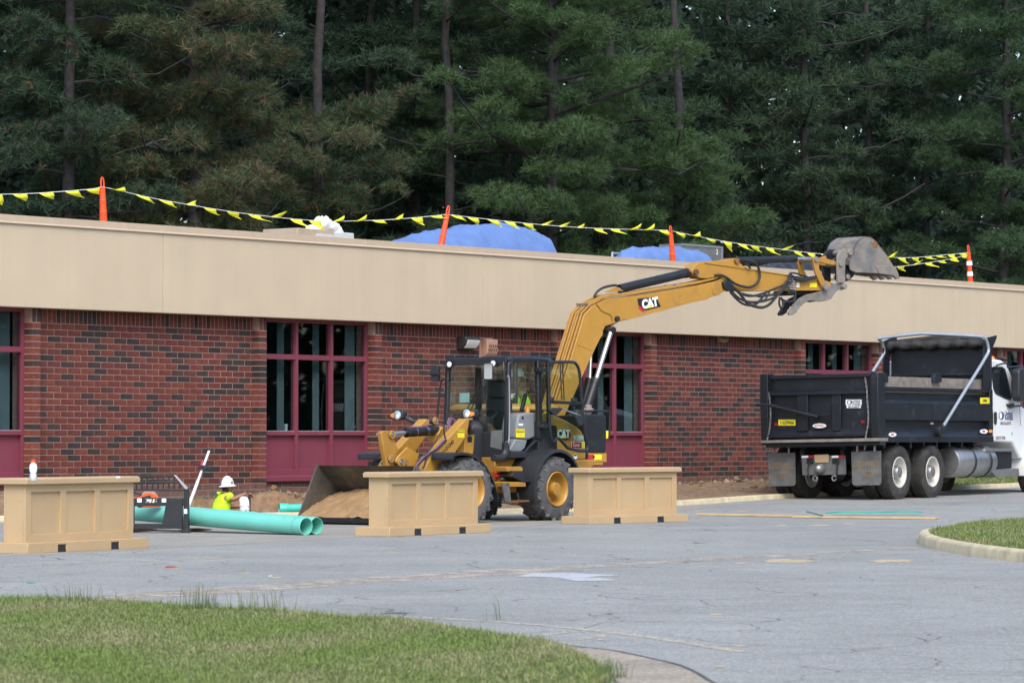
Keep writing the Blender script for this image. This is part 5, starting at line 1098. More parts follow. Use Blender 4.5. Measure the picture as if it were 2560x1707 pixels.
    for p, r_, hi in (((318, 562), .062, .108), ((300, 960), .055, .108), ((1025, 335), .055, .345), ((465, 1015), .075, .188)):
        q = f.px(*c9(p), hi); part('bushing', 'rubber', e, lambda m: m.cyl(V((q.x, -hi - .012, q.z)), V((q.x, -hi + .06, q.z)), r_, 20)); part('pin_cap', 'steel', e, lambda m: m.cyl(V((q.x, -hi - .03, q.z)), V((q.x, -hi, q.z)), r_ * .5, 14), bevel=.003); part('pin_boss', 'yellow_paint', e, lambda m: m.lathe(V((q.x, -hi - .014, q.z)), (0, -1, 0), [(r_ * .62, -.02), (r_ * .62, .012), (r_ * .95, .012), (r_ * 1.02, -.01)], 20, False))
    for p, r_, lo, hi in (((315, 560), .045, -.17, .13), ((465, 1015), .06, -.25, .21)):
        q = f.px(*c9(p), .1); part('pin', 'steel', e, lambda m: m.cyl(V((q.x, -hi, q.z)), V((q.x, -lo, q.z)), r_ * .6)); part('boss', 'yellow_worn', e, lambda m: (m.cyl(V((q.x, -hi + .02, q.z)), V((q.x, -hi + .06, q.z)), r_ * 1.25)))
    A0, A1, A2 = f.px(*c9((330, 555)), lm), f.px(*c9((560, 530)), lm), f.px(*c9((1170, 490)), lm)
    cyl_ = part('tilt_cylinder', 'black_paint', e, lambda m: (m.cyl(A1, A2, .068, 20), m.cyl(A1, A1 + (A2 - A1) * .03, .074, 20)))
    part('piston_rod', 'chrome', cyl_, lambda m: m.cyl(A0, A1, .034, 14)); part('clamp_band', 'chrome', cyl_, lambda m: [m.cyl(A1 + (A2 - A1) * t, A1 + (A2 - A1) * (t + .012), .0715, 20) for t in (.22, .50, .54)])
    part('cylinder_mount', 'yellow_paint', e, lambda m: (arm(m, -.05, .16, [(1160, 420), (1290, 410), (1330, 480), (1260, 600), (1090, 690), (1085, 560)])), bevel=.01)
    for pth, r_, mt in (([(620, 440), (780, 440), (850, 425), (960, 400), (1090, 395), (1200, 440)], .014, 'purple_hose'), ([(930, 430), (1010, 410), (1100, 400), (1180, 430)], .014, 'hose'), ([(1230, 560), (1235, 400), (1260, 310), (1300, 300), (1345, 340), (1340, 470)], .016, 'purple_hose'), ([(1255, 560), (1262, 400), (1290, 320), (1330, 315), (1370, 370), (1365, 480)], .016, 'purple_hose'), ([(1200, 640), (1175, 500), (1185, 410), (1225, 390)], .011, 'hose'), ([(1190, 640), (1040, 790), (900, 880), (760, 1020), (700, 1110)], .014, 'purple_hose'), ([(1215, 650), (1060, 800), (940, 890), (800, 1010), (730, 1120)], .014, 'hose'), ([(900, 930), (870, 1000), (860, 1060), (830, 1110)], .012, 'hose'), ([(1140, 480), (1000, 740), (850, 910)], .008, 'hose')):
        part('hydraulic_hose', mt, e, lambda m: m.tube(bez([f.px(*c9(p), .475 if pth[0][1] > 600 or pth[0][0] in (900, 1140) else .30) for p in pth], 20), r_, 8))
    part('hose_clip', 'steel', e, lambda m: (m.bar(f.px(*c9((1165, 590)), .32), f.px(*c9((1245, 590)), .32), .04, .02), m.bar(f.px(*c9((805, 945)), .34), f.px(*c9((915, 915)), .34), .05, .03)))
    # lamps
    def lamp(cx, cy, arms, amber_dx, aa):
        h = part('headlamp', 'black_plastic', e, lambda m: m.prism(rrect(cx + amber_dx * 18, cy, 100, 82, lambda p: f.pf(*c9(p), aa), r=.5), (.13, 0, 0)), bevel=.02, seg=3)
        part('reflector', 'galvanised', h, lambda m: m.lathe(f.pf(*c9((cx, cy)), aa - .004), (-1, 0, 0), [(.068, -.01), (.068, .006), (.05, .016), (.01, .02)], 20)); part('bulb', 'lamp_lens', h, lambda m: m.lathe(f.pf(*c9((cx, cy + 20)), aa - .02), (-1, 0, 0), [(.038, 0), (.026, .008), (.004, .010)], 12))
        part('indicator', 'amber', h, lambda m: m.prism([f.pf(*c9(p), aa - .004) for p in ([(cx + amber_dx * 52, cy - 42), (cx + amber_dx * 115, cy - 20), (cx + amber_dx * 115, cy + 25), (cx + amber_dx * 55, cy + 50)])], (.02, 0, 0)), bevel=.004)
        part('lamp_arm', 'black_plastic', e, lambda m: m.tube(bez(arms, 12), .035, 10))
    lamp(1545, 222, [f.pf(*c9((1600, 270)), aF - .42), f.px(*c9((1640, 420)), .42), f.px(*c9((1640, 560)), .42)], 1, aF - .48)
    lamp(415, 245, [f.pf(*c9((480, 250)), aF - .46), f.pf(*c9((640, 330)), aF - .42), f.pf(*c9((790, 410)), aF - .30)], -1, aF - .55)
    # ---- bucket (opening faces left), full of sand
    cb = crop(500, 1140, .195578)
    aK = f.px(*cb((1495, 118)), -.93).x; zK = f.px(*cb((1495, 118)), -.93).z; lip = f.px(*cb((1262, 740)), -.93); aL = lip.x - .06
    prof = [(aL, .10), (aL + .06, .06), (aL + .75, .05), (aL + 1.0, .12), (aL + 1.12, .32), (aK + .28, .66), (aK + .06, zK)]
    inner = [(aK + .02, zK), (aK + .24, .66), (aL + 1.07, .34), (aL + .96, .16), (aL + .74, .085), (aL + .04, .095)]
    bk = part('bucket', 'bucket_steel', e, lambda m: m.prism([f.L(a, .93, z) for a, z in prof + inner], (0, 1.86, 0)), ang=50)
    side = [(aL + .03, .08), (aL + .75, .06), (aL + 1.0, .13), (aL + 1.1, .33), (aK + .27, .66), (aK + .05, zK), (aK + .0, zK + .01)]
    for l in (.93, -.93): part('bucket_side', 'bucket_steel', bk, lambda m: m.prism([f.L(a, l + .012, z) for a, z in side], (0, .024, 0)), bevel=.003)
    part('cutting_edge', 'black_paint', bk, lambda m: m.prism([f.L(aL + dx_, .945, z) for dx_, z in ((-.08, .10), (.02, .045), (.8, .04), (.8, -.0 + .01), (-.0, .01), (-.06, .03))], (0, 1.89, 0)), bevel=.006)
    part('bucket_hook', 'yellow_worn', bk, lambda m: [m.box(f.L(aL + 1.05, l - .03, .2), f.L(aK + .75, l + .03, .62)) for l in (.32, -.32, .1, -.1)], bevel=.01)
    # sand heap
    rr = random.Random(3); G = []
    for i in range(33):
        row = []
        for j in range(25):
            l = -.915 + 1.83 * i / 32; u = j / 24; a = aL + .02 + u * 1.02
            h = .10 + .40 * (math.sin(min(1, u * 1.1) * 1.57)) ** 1.2 * (.70 + .35 * math.cos((l + .1) * 1.6)) + .04 * vnoise(a, l, 5) + .022 * vnoise(a, l, 13) + rr.uniform(-.006, .006)
            if u > .8: h = max(h, .10 + (u - .8) * .9)
            row.append(f.L(a, l, h))
        G.append(row)
    mat('loose_sand', (0.275, 0.17, 0.078), .95, var=.22, scale=5, dirt=(.20, .105, .045), dirt_amt=.2, dscale=6, bump=.6, bscale=30)
    so = part('sand_load', 'loose_sand', None, lambda m: m.grid(G), smooth='all'); so.location = e.location; so.rotation_euler = e.rotation_euler
    tag(so, 'heap of damp tan sand lying in the loader bucket', 'sand', kind='stuff')
loader()
# ================================================================ EXCAVATOR
def excavator():
    f = Fr(.44, 58.5, 50.0, .05); e = f.empty('excavator', 'yellow crawler excavator reaching its arm and raised bucket over the dump truck', 'excavator'); C = c1
    c2 = crop(1360, 560, .39966); c4 = crop(1380, 680, .153061); c5 = crop(1720, 620, .153061); c7 = crop(1960, 570, .153061); I = lambda p: p
    for l in (.86, -.86):                                 # tracks
        def tr(m):
            path = []
            for k in range(13): q = math.pi / 2 + math.pi * k / 12; path.append((-1.05 + .30 * math.cos(q), .36 + .30 * math.sin(q)))
            for k in range(13): q = -math.pi / 2 + math.pi * k / 12; path.append((1.05 + .30 * math.cos(q), .36 + .30 * math.sin(q)))
            m.prism([f.L(a, l + .22, z + .0) for a, z in path], (0, .44, 0))
            n = 44; per = 4.2 + 2 * math.pi * .30
            for k in range(n):
                s = per * k / n
                if s < 2.1: a, z, nx, nz = -1.05 + s, .06, 0, -1
                elif s < 2.1 + math.pi * .3: q = -math.pi / 2 + (s - 2.1) / .3; a, z, nx, nz = 1.05 + .3 * math.cos(q), .36 + .3 * math.sin(q), math.cos(q), math.sin(q)
                elif s < 4.2 + math.pi * .3: a, z, nx, nz = 1.05 - (s - 2.1 - math.pi * .3), .66, 0, 1
                else: q = math.pi / 2 + (s - 4.2 - math.pi * .3) / .3; a, z, nx, nz = -1.05 + .3 * math.cos(q), .36 + .3 * math.sin(q), math.cos(q), math.sin(q)
                m.obox(f.L(a, l, z), V((nz * .035, 0, -nx * .035)), V((0, .235, 0)), V((nx * .02, 0, nz * .02)))
        t = part('track', 'dusty_steel', e, tr)
        [part('sprocket', 'yellow_worn', t, lambda m: m.cyl(f.L(a, l + .23, .36), f.L(a, l - .23, .36), .2, 16)) for a in (-1.05, 1.05)]
    part('undercarriage', 'yellow_worn', e, lambda m: (m.box(f.L(-.7, -.7, .3), f.L(.7, .7, .55)), m.cyl(f.L(0, 0, .55), f.L(0, 0, .80), .5, 24)), bevel=.02)
    part('deck', 'yellow_paint', e, lambda m: m.box(f.L(-1.2, -1.05, .78), f.L(.56, 1.05, .95)), bevel=.02)
    def cw(m):
        rings = []
        for z, k in ((.82, .97), (.95, 1.0), (1.55, 1.0), (1.68, .96)):
            rings.append([f.L(-.75, -1.08 * k, z)] + [f.L(-.75 - .72 * math.cos(math.radians(q)) * k, 1.08 * math.sin(math.radians(q)) * k, z) for q in range(-72, 73, 8)] + [f.L(-.75, 1.08 * k, z)])
        m.loft(rings)
    cwt = part('counterweight', 'black_paint', e, cw, ang=50, bevel=.02)
    text('lettering', 'CAT', .42, f.L(-1.485, 0, 1.22), (0, -1, 0), (0, 0, 1), 'white_ink', cwt, .95, .02)
    part('badge_triangle', 'yellow_sticker', cwt, lambda m: m.prism([f.L(-1.49, l, z) for l, z in ((-.24, 1.02), (.16, 1.02), (-.04, 1.2))], (.004, 0, 0)))
    part('engine_hood', 'yellow_paint', e, lambda m: m.loft([[f.L(-1.30, -.85, z), f.L(-1.30, .85, z), f.L(-.8, 1.04, z), f.L(-.42, 1.04, z), f.L(-.42, -1.04, z), f.L(-.8, -1.04, z)] for z in (1.69, 1.76)] + [[f.L(-1.2, -.75, 1.81), f.L(-1.2, .75, 1.81), f.L(-.75, .94, 1.81), f.L(-.44, .94, 1.81), f.L(-.44, -.94, 1.81), f.L(-.75, -.94, 1.81)]]), bevel=.03)
    part('side_door', 'yellow_paint', e, lambda m: m.box(f.L(-.75, -1.04, .95), f.L(-.42, 1.045, 1.685)), bevel=.02); part('side_cover', 'yellow_paint', e, lambda m: m.box(f.L(-.415, .34, .95), f.L(.22, 1.045, 1.62)), bevel=.03)
    # right-hand box, rail, lamp, step
    part('tool_box', 'black_paint', e, lambda m: pp(m, f, [(1880, 608), (2030, 612), (2058, 628), (2060, 740), (2056, 905), (2035, 915), (1890, 912)], .58, 1.05, C), bevel=.03, seg=3)
    part('hand_rail', 'black_paint', e, lambda m: m.tube(bez([f.px(*C(p), 1.0) for p in [(1890, 588), (1990, 585), (2060, 590), (2080, 605), (2080, 720), (2072, 800)]], 20), .018, 8))
    part('exhaust_cap', 'dusty_steel', e, lambda m: (m.lathe(f.px(*C((1915, 600)), .7), (0, 0, 1), [(.05, -.05), (.06, .02), (.10, .03), (.10, .06), (.06, .08), (.06, .13), (.02, .14)], 16)))
    part('side_marker', 'yellow_sticker', e, lambda m: pp(m, f, [(2058, 740), (2074, 742), (2072, 800), (2058, 805)], .95, 1.03, C), bevel=.006)
    ck = part('side_skirt', 'yellow_paint', e, lambda m: pp(m, f, rect(1905, 918, 2060, 987), .55, 1.06, C), bevel=.008)
    decal(f, ck, 'red_label', 'red_sticker', rect(1912, 928, 1956, 966), 1.061, C); decal(f, ck, 'yellow_label', 'yellow_sticker', rect(1962, 928, 2022, 968), 1.061, C); decal(f, ck, 'label_dot', 'black_ink', rect(1952, 936, 1966, 956), 1.064, C)
    part('front_post', 'yellow_paint', e, lambda m: pp(m, f, [(1878, 612), (1894, 610), (1912, 900), (1900, 905)], .50, .58, C))
    # ---- operator's cab
    zt = 2.58
    for (a, l) in ((-.35, -1.03), (-.35, -.18), (.95, -1.03), (.95, -.18)): part('cab_post', 'black_paint', e, lambda m: m.bar(f.L(a, l, .95), f.L(a - (.08 if a > 0 else 0), l, zt), .07, .07, (1, 0, 0)), bevel=.012)
    part('cab_roof', 'black_paint', e, lambda m: m.box(f.L(-.40, -1.08, zt - .02), f.L(.93, -.13, zt + .06)), bevel=.03, seg=3)
    part('cab_base', 'yellow_paint', e, lambda m: (m.box(f.L(-.36, -1.06, .80), f.L(1.0, -.16, 1.08)), m.box(f.L(-.36, -.20, 1.08), f.L(.45, -.165, 1.45))), bevel=.01)
    for (p, q) in (((-.34, -.175, 1.45), (.9, -.169, zt - .05)), ((-.34, -1.046, 1.2), (.9, -1.04, zt - .05)), ((-.352, -1.0, 1.3), (-.346, -.2, zt - .05)), ((.92, -1.0, 1.1), (.926, -.2, zt - .05))):
        part('cab_pane', 'cab_glass', e, lambda m: m.box(f.L(*p), f.L(*q)), smooth=False)
    part('seat', 'black_plastic', e, lambda m: (m.box(f.L(-.2, -.85, 1.3), f.L(.3, -.4, 1.48)), m.box(f.L(-.26, -.83, 1.4), f.L(-.16, -.42, 1.9))), bevel=.04)
    # ---- boom
    bp_ = [(1380, 1048), (1426, 899), (1461, 786), (1479, 767), (1516, 748), (1585, 740), (1738, 715), (1790, 703), (1808, 694), (1817, 700), (1820, 716), (1812, 728), (1793, 738), (1770, 745), (1720, 755.5), (1640, 778), (1565, 798), (1542, 806), (1514, 815), (1508, 826), (1507, 838), (1501, 846), (1490, 868), (1472, 906.5), (1408, 1048)]
    LN, LF = .26, -.06
    boom = part('boom', 'yellow_paint', e, lambda m: pp(m, f, bp_, LF, LN, I), bevel=.008)
    part('boom_flange', 'yellow_paint', boom, lambda m: m.tube([f.px(*p, LN + .004) for p in [(1565, 799), (1640, 779), (1720, 757), (1770, 746)]], .012, 6)); part('weld_seam', 'yellow_worn', boom, lambda m: m.tube([f.px(*c4(p), LN + .001) for p in [(415, 1185), (520, 1225), (650, 1280)]], .006, 6)); part('cable', 'rust', boom, lambda m: m.tube(bez([f.px(*c4(p), LN + .006) for p in [(720, 525), (760, 570), (795, 620), (860, 660), (940, 690), (975, 740), (985, 800)]], 18), .006, 6))
    topE = [f.px(*p, LN) for p in bp_[0:9]]
    for i, l in enumerate((.235, .165, .09, .02, -.045)):  # steel lines along its back
        off = []
        for k, p in enumerate(topE):
            t = (topE[min(k + 1, 8)] - topE[max(k - 1, 0)]).normalized(); nrm = V((-t.z, 0, t.x)); off.append(V((p.x, -l, p.z)) + nrm * (.045 + .012 * (i % 2)))
        part('hydraulic_line', 'yellow_worn', boom, lambda m: m.tube(off[:8] if i % 2 else off, .019, 8))
    [part('line_clamp', 'steel', boom, lambda m: m.bar(f.px(*p, .25) + V((0, 0, .06)), f.px(*p, .25) + V((0, .30, .06)), .03, .03)) for p in ((1470, 768), (1690, 722), (1556, 735))]
    q = f.px(*c4((1050, 765)), LN); part('lamp_cap', 'black_plastic', boom, lambda m: m.cyl(q + V((0, -.05, 0)), q + V((0, .02, 0)), .045))
    q = f.px(*c4((935, 950)), .3); part('boom_pin', 'black_paint', e, lambda m: m.cyl(V((q.x, -.42, q.z)), V((q.x, .22, q.z)), .055)); part('boom_lug', 'black_paint', e, lambda m: pp(m, f, [(1512, 812), (1530, 806), (1534, 820), (1530, 835), (1515, 842), (1506, 840)], .0, .20, I), bevel=.004)
    part('lug_gusset', 'yellow_worn', e, lambda m: pp(m, f, list(map(c4, [(1205, 768), (1070, 800), (1000, 830), (950, 880), (980, 905), (1010, 860), (1080, 815), (1200, 780)])), -.02, .22, I))
    for (t0, t1, b1, l) in (((2010, 70), (1978, 335), (1895, 590), .36), ((1988, 95), (1925, 335), (1865, 590), -.16)):
        P0 = q if l > 0 else V((q.x, 0, q.z)); P0 = V((q.x, -l, q.z)); P1 = f.px(*C(t1), l); P2 = f.px(*C(b1), l); P2 = P1 + (P2 - P1) * 1.35
        cy = part('boom_cylinder', 'black_paint', e, lambda m: (m.cyl(P1, P2, .075, 18), m.cyl(P1 + (P1 - P2).normalized() * .0, P1 + (P2 - P1).normalized() * .08, .085, 18))); part('piston_rod', 'chrome', cy, lambda m: m.cyl(P0, P1, .042, 14))
    part('boom_foot', 'yellow_worn', e, lambda m: (m.prism([f.L(a, .34, z) for a, z in ((-.15, .95), (.75, .95), (.6, 1.35), (.2, 1.5))], (0, .05, 0)), m.prism([f.L(a, -.10, z) for a, z in ((-.15, .95), (.75, .95), (.6, 1.35), (.2, 1.5))], (0, .05, 0))))
    # badge on the boom
    bd = decal(f, boom, 'badge', 'black_ink', [(1393, 436), (1700, 405), (1782, 565), (1530, 630), (1412, 545)], LN + .001, c4); decal(f, bd, 'badge_red', 'red_sticker', [(1408, 535), (1532, 632), (1482, 648), (1425, 600)], LN + .003, c4)
    d1 = (f.px(*c4((1690, 440)), LN) - f.px(*c4((1500, 480)), LN)).normalized()
    text('lettering', 'CAT', .205, f.px(*c4((1600, 512)), LN + .006), d1, V((-d1.z, 0, d1.x)), 'white_ink', bd, .95, .012, spacing=.95)
    decal(f, bd, 'badge_triangle', 'yellow_sticker', [(1565, 590), (1603, 530), (1650, 575)], LN + .009, c4)
    # ---- stick cylinder
    S0, S1, S2 = f.px(*c4((1100, 275)), .10), f.px(*c4((2210, 15)), .10), f.px(*c5((85, 385)), .10)
    sc = part('stick_cylinder', 'black_paint', e, lambda m: (m.cyl(S0, S1, .078, 20), m.cyl(S1 + (S0 - S1).normalized() * .06, S1, .086, 20))); part('piston_rod', 'chrome', sc, lambda m: m.cyl(S1, S2, .042, 14)); part('cylinder_line', 'hose', sc, lambda m: m.tube(bez([f.px(*c4(p), .10) for p in [(1100, 215), (1240, 195), (1280, 170), (1700, 75), (2100, -15)]], 14), .014, 6))
    part('cylinder_bracket', 'yellow_worn', e, lambda m: (pp(m, f, list(map(c4, [(880, 330), (1050, 245), (1120, 260), (1140, 300), (1000, 330)])), .16, .20, I), pp(m, f, list(map(c4, [(880, 330), (1050, 245), (1120, 260), (1140, 300), (1000, 330)])), 0, .04, I)), bevel=.004)
    for dl in (0, .07): part('hydraulic_hose', 'hose', e, lambda m: m.tube(bez([f.px(*c4(p), .12 - dl) for p in [(690, 400), (740, 320), (840, 255), (960, 225), (1050, 215)]], 14), .022, 8))
    # ---- stick
    stk = [(60, 380), (75, 340), (110, 290), (200, 232), (290, 215), (400, 213), (600, 205), (760, 170), (800, 180), (818, 215), (905, 295), (1000, 338), (1300, 390), (1640, 440), (2000, 500), (2240, 530), (2340, 560), (2345, 640), (2300, 670), (2200, 692), (1500, 695), (870, 705), (760, 640), (640, 520), (480, 470), (300, 500), (200, 492), (85, 425)]
    stick = part('stick', 'yellow_paint', e, lambda m: pp(m, f, stk, -.03, .23, c5), bevel=.008)
    part('stick_flange', 'yellow_paint', stick, lambda m: (m.tube([f.px(*c5(p), .235) for p in [(275, 240), (700, 300), (1000, 348), (1640, 445)]], .014, 6))); part('stick_flange', 'yellow_paint', stick, lambda m: m.tube([f.px(*c5(p), .235) for p in [(880, 695), (1500, 688), (2180, 684)]], .012, 6))
    for p, r_, mt in (((118, 395), .05, 'rust'), ((780, 208), .05, 'rust_yellow'), ((640, 630), .075, 'black_paint')):
        qq = f.px(*c5(p), .23); part('pin', mt, stick, lambda m: m.cyl(V((qq.x, -.275, qq.z)), V((qq.x, .07, qq.z)), r_))
    qq = f.px(*c5((470, 660)), LN); part('boss_ring', 'yellow_worn', boom, lambda m: m.cyl(V((qq.x, -LN - .012, qq.z)), V((qq.x, -LN + .05, qq.z)), .125, 24), bevel=.004)
    B0, B1, B2 = f.px(*c5((800, 207)), .10), f.px(*c5((1757, 180)), .10), f.px(*c5((2010, 178)), .10)
    bc = part('bucket_cylinder', 'black_paint', e, lambda m: (m.cyl(B0, B1, .062, 20))); part('piston_rod', 'chrome', bc, lambda m: m.cyl(B1, B2, .036, 14))
    # links
    lk = [(2042, 165), (2075, 140), (2118, 150), (2138, 190), (2145, 330), (2250, 560), (2285, 610), (2270, 650), (2215, 655), (2185, 620), (2080, 400)]
    part('bucket_link', 'yellow_worn', e, lambda m: pp(m, f, lk, .26, .30, c5), bevel=.006); part('bucket_link', 'yellow_worn', e, lambda m: m.prism([V((p.x, .10, p.z)) for p in [f.px(*c5(q_), .30) for q_ in lk]], (0, .04, 0)), bevel=.006)
    part('power_link', 'yellow_worn', e, lambda m: (pp(m, f, [(560, 500), (640, 470), (690, 455), (700, 500), (840, 540), (850, 600), (800, 608), (570, 555)], .20, .25, c7), m.prism([V((p.x, .0, p.z)) for p in [f.px(*c7(q_), .25) for q_ in [(560, 500), (840, 540), (850, 600), (800, 608), (570, 555)]]], (0, .05, 0))), bevel=.006)
    for p, r_ in (((2085, 185), .05), ((2235, 620), .065)):
        qq = f.px(*c5(p), .3); part('pin', 'dusty_steel', e, lambda m: m.cyl(V((qq.x, -.33, qq.z)), V((qq.x, .16, qq.z)), r_))
    # ---- coupler
    cpl = [(870, 560), (880, 450), (930, 370), (990, 335), (1080, 340), (1125, 385), (1120, 440), (1060, 470), (1010, 520), (1000, 700), (1005, 850), (990, 905), (880, 890), (875, 700)]
    cp_ = part('coupler', 'dusty_steel', e, lambda m: pp(m, f, cpl, .24, .285, c7), bevel=.008); part('coupler', 'black_paint', e, lambda m: m.prism([V((p.x, .085, p.z)) for p in [f.px(*c7(q_), .285) for q_ in cpl]], (0, .045, 0)), bevel=.008)
    part('coupler_core', 'black_paint', e, lambda m: pp(m, f, [(980, 500), (1060, 460), (1130, 450), (1110, 700), (1160, 760), (1100, 830), (1030, 870), (1000, 850)], -.04, .22, c7), bevel=.008)
    for p, r_, hi in (((1062, 402), .055, .33), ((915, 588), .048, .32), ((972, 955), .052, .33), ((1080, 795), .05, .24)):
        qq = f.px(*c7(p), .28); part('pin', 'dusty_steel', cp_, lambda m: m.cyl(V((qq.x, -hi, qq.z)), V((qq.x, .1, qq.z)), r_, 18), bevel=.005)
    # ---- bucket
    sp = [(1195, 215), (1300, 138), (1400, 145), (1455, 175), (1500, 220), (1600, 340), (1700, 470), (1780, 610), (1790, 768), (1700, 765), (1550, 740), (1180, 725), (1090, 690), (1068, 600), (1062, 520), (1130, 420), (1150, 300)]
    L1, L0 = .33, -.36
    bs = part('bucket_side', 'worn_steel', None, lambda m: pp(m, f, sp, L1 - .025, L1, c7), bevel=.004); bs.parent = e; bs.name = 'bucket'
    far = [V((p.x, -L0, p.z)) for p in [f.px(*c7(q_), L1) for q_ in sp]]
    part('bucket_side', 'worn_steel', bs, lambda m: m.prism(far, (0, -.025, 0)))
    shell = [f.px(*c7(q_), L1) for q_ in [(1068, 600), (1062, 520), (1130, 420), (1150, 300), (1195, 215), (1300, 138), (1400, 145), (1455, 175), (1500, 220), (1600, 340), (1700, 470), (1780, 610)]]
    cen = f.px(*c7((1400, 500)), L1)
    def shl(m):
        inn = [p + (cen - p).normalized() * .025 for p in shell]; o_ = V((0, L1 - L0, 0))
        for a_, b_ in zip(range(len(shell) - 1), range(1, len(shell))):
            m.add([shell[a_], shell[b_], shell[b_] + o_, shell[a_] + o_, inn[a_], inn[b_], inn[b_] + o_, inn[a_] + o_], [[0, 1, 2, 3], [4, 7, 6, 5], [0, 4, 5, 1], [2, 6, 7, 3]])
    part('bucket_shell', 'worn_steel', bs, shl, ang=60)
    part('bucket_cap', 'dusty_steel', bs, lambda m: pp(m, f, [(1500, 620), (1785, 612), (1795, 775), (1560, 742)], L1 - .03, L1 + .012, c7), bevel=.005)
    part('wear_patch', 'rust_yellow', bs, lambda m: pp(m, f, [(1420, 235), (1480, 225), (1535, 270), (1520, 325), (1470, 315)], L1, L1 + .006, c7))
    part('lip_plate', 'dusty_steel', bs, lambda m: m.prism([f.px(*c7(p), L1) for p in [(1180, 722), (1780, 610), (1795, 770), (1785, 780), (1550, 745), (1190, 735)]] if False else [f.px(*c7(p), L1) for p in [(1730, 700), (1790, 690), (1800, 775), (1740, 772)]], (0, L1 - L0, 0)), bevel=.004)
    for k in range(4):
        l = L1 - .06 - k * (L1 - L0 - .12) / 3
        part('tooth', 'dusty_steel', bs, lambda m: m.loft([[V((p.x, -l + dy, p.z)) for p, dy in ((f.px(*c7(a), L1), -w), (f.px(*c7(b), L1), -w), (f.px(*c7(b), L1), w), (f.px(*c7(a), L1), w))] for a, b, w in (((1765, 640), (1830, 625), .045), ((1800, 770), (1880, 740), .042), ((1870, 835), (1915, 820), .025))]), bevel=.004)
    # ---- thumb
    th = [(1012, 950), (1000, 990), (960, 1010), (900, 1005), (860, 1030), (820, 1090), (770, 1160), (690, 1190), (600, 1205), (520, 1190), (420, 1185), (360, 1205), (330, 1235), (310, 1235), (290, 1275), (262, 1280), (250, 1320), (225, 1330), (215, 1375), (150, 1420), (95, 1425), (85, 1390), (150, 1290), (200, 1200), (260, 1150), (380, 1085), (520, 1055), (640, 1020), (720, 965), (800, 925), (880, 900), (960, 895), (1000, 915)]
    for l in (.24, -.02):
        P = [f.px(*c7(q_), .24) for q_ in th]
        part('thumb', 'worn_steel' if l > 0 else 'black_paint', e, lambda m: m.prism([V((p.x, -l, p.z)) for p in P], (0, .05, 0)), bevel=.005)
    part('thumb_cylinder', 'black_paint', e, lambda m: m.cyl(f.px(*c7((-150, 1075)), .1), f.px(*c7((420, 1050)), .1), .045)); part('thumb_rod', 'chrome', e, lambda m: m.cyl(f.px(*c7((-420, 1120)), .1), f.px(*c7((-100, 1080)), .1), .022))
    # ---- hoses at the elbow
    H = [([(440, 450), (540, 445), (640, 490), (760, 580), (900, 630), (1010, 640), (1110, 590), (1170, 490), (1160, 350), (1100, 250), (1010, 205), (920, 203)], .023),
         ([(940, 260), (990, 290), (1020, 335)], .02), ([(640, 530), (700, 610), (800, 690), (900, 760), (1050, 785), (1250, 730), (1450, 650), (1560, 600), (1640, 500), (1690, 450)], .02),
         ([(660, 540), (760, 660), (860, 760), (960, 890), (1080, 950), (1220, 970), (1330, 920), (1420, 820), (1520, 700), (1600, 560), (1680, 490)], .026),
         ([(690, 720), (780, 820), (880, 900), (1000, 935), (1120, 910), (1220, 800), (1290, 710)], .022), ([(720, 720), (850, 830), (1000, 880), (1150, 880), (1300, 850), (1450, 780), (1600, 640), (1700, 540)], .022),
         ([(880, 740), (1000, 770), (1180, 785), (1350, 770), (1500, 720), (1620, 610)], .018), ([(1330, 720), (1260, 840), (1150, 870)], .018),
         ([(1500, 800), (1490, 900), (1515, 975), (1545, 960), (1550, 880), (1520, 810)], .02), ([(1530, 830), (1600, 870), (1690, 870), (1750, 810), (1750, 700)], .02),
         ([(1690, 430), (1650, 440), (1680, 410), (1760, 415), (1850, 445), (1950, 470)], .018), ([(1700, 460), (1800, 520), (1900, 530), (2000, 500), (2090, 480)], .03), ([(1750, 480), (1850, 500), (1950, 490), (2090, 470)], .026)]
    for pth, r_ in H: part('hydraulic_hose', 'hose', e, lambda m: m.tube(bez([f.px(*c5(p), .29) for p in pth], 40), r_, 8))
    part('valve_block', 'black_paint', e, lambda m: pp(m, f, rect(1640, 690, 1755, 750), .20, .29, c5), bevel=.01)
    part('hose_fittings', 'chrome', e, lambda m: [m.cyl(f.px(*c5((1640 + 12 * (k % 2), 450 + 42 * k)), .28), f.px(*c5((1745, 460 + 42 * k)), .28), .014, 8) for k in range(6)])
    decal(f, stick, 'white_label', 'white_ink', rect(1775, 560, 1825, 640), .231, c5); decal(f, stick, 'yellow_label', 'yellow_sticker', rect(1990, 570, 2105, 640), .231, c5)
    part('elbow_block', 'black_paint', e, lambda m: pp(m, f, [(590, 560), (650, 520), (740, 620), (760, 700), (680, 710), (600, 650)], .23, .33, c5), bevel=.01)
    # ---- operator
    o = f.empty('person', 'excavator operator in white hard hat and lime shirt seated in the cab', 'person'); sx, sl = .02, -.62
    R = Matrix.Identity(3); g = lambda a, l, z: f.L(sx + a, sl + l, z + (.16 if z > 1.3 else .1))
    vs = [g(0, 0, 1.40), g(-.02, 0, 1.62), g(0, 0, 1.86), g(.02, 0, 1.97), g(.42, .12, 1.42), g(.48, .13, 1.0), g(.42, -.12, 1.42), g(.48, -.13, 1.0), g(0, .2, 1.83), g(.08, .27, 1.58), g(.33, .22, 1.5), g(.40, .21, 1.5), g(0, -.2, 1.83), g(.08, -.27, 1.58), g(.33, -.22, 1.5), g(.40, -.21, 1.5)]
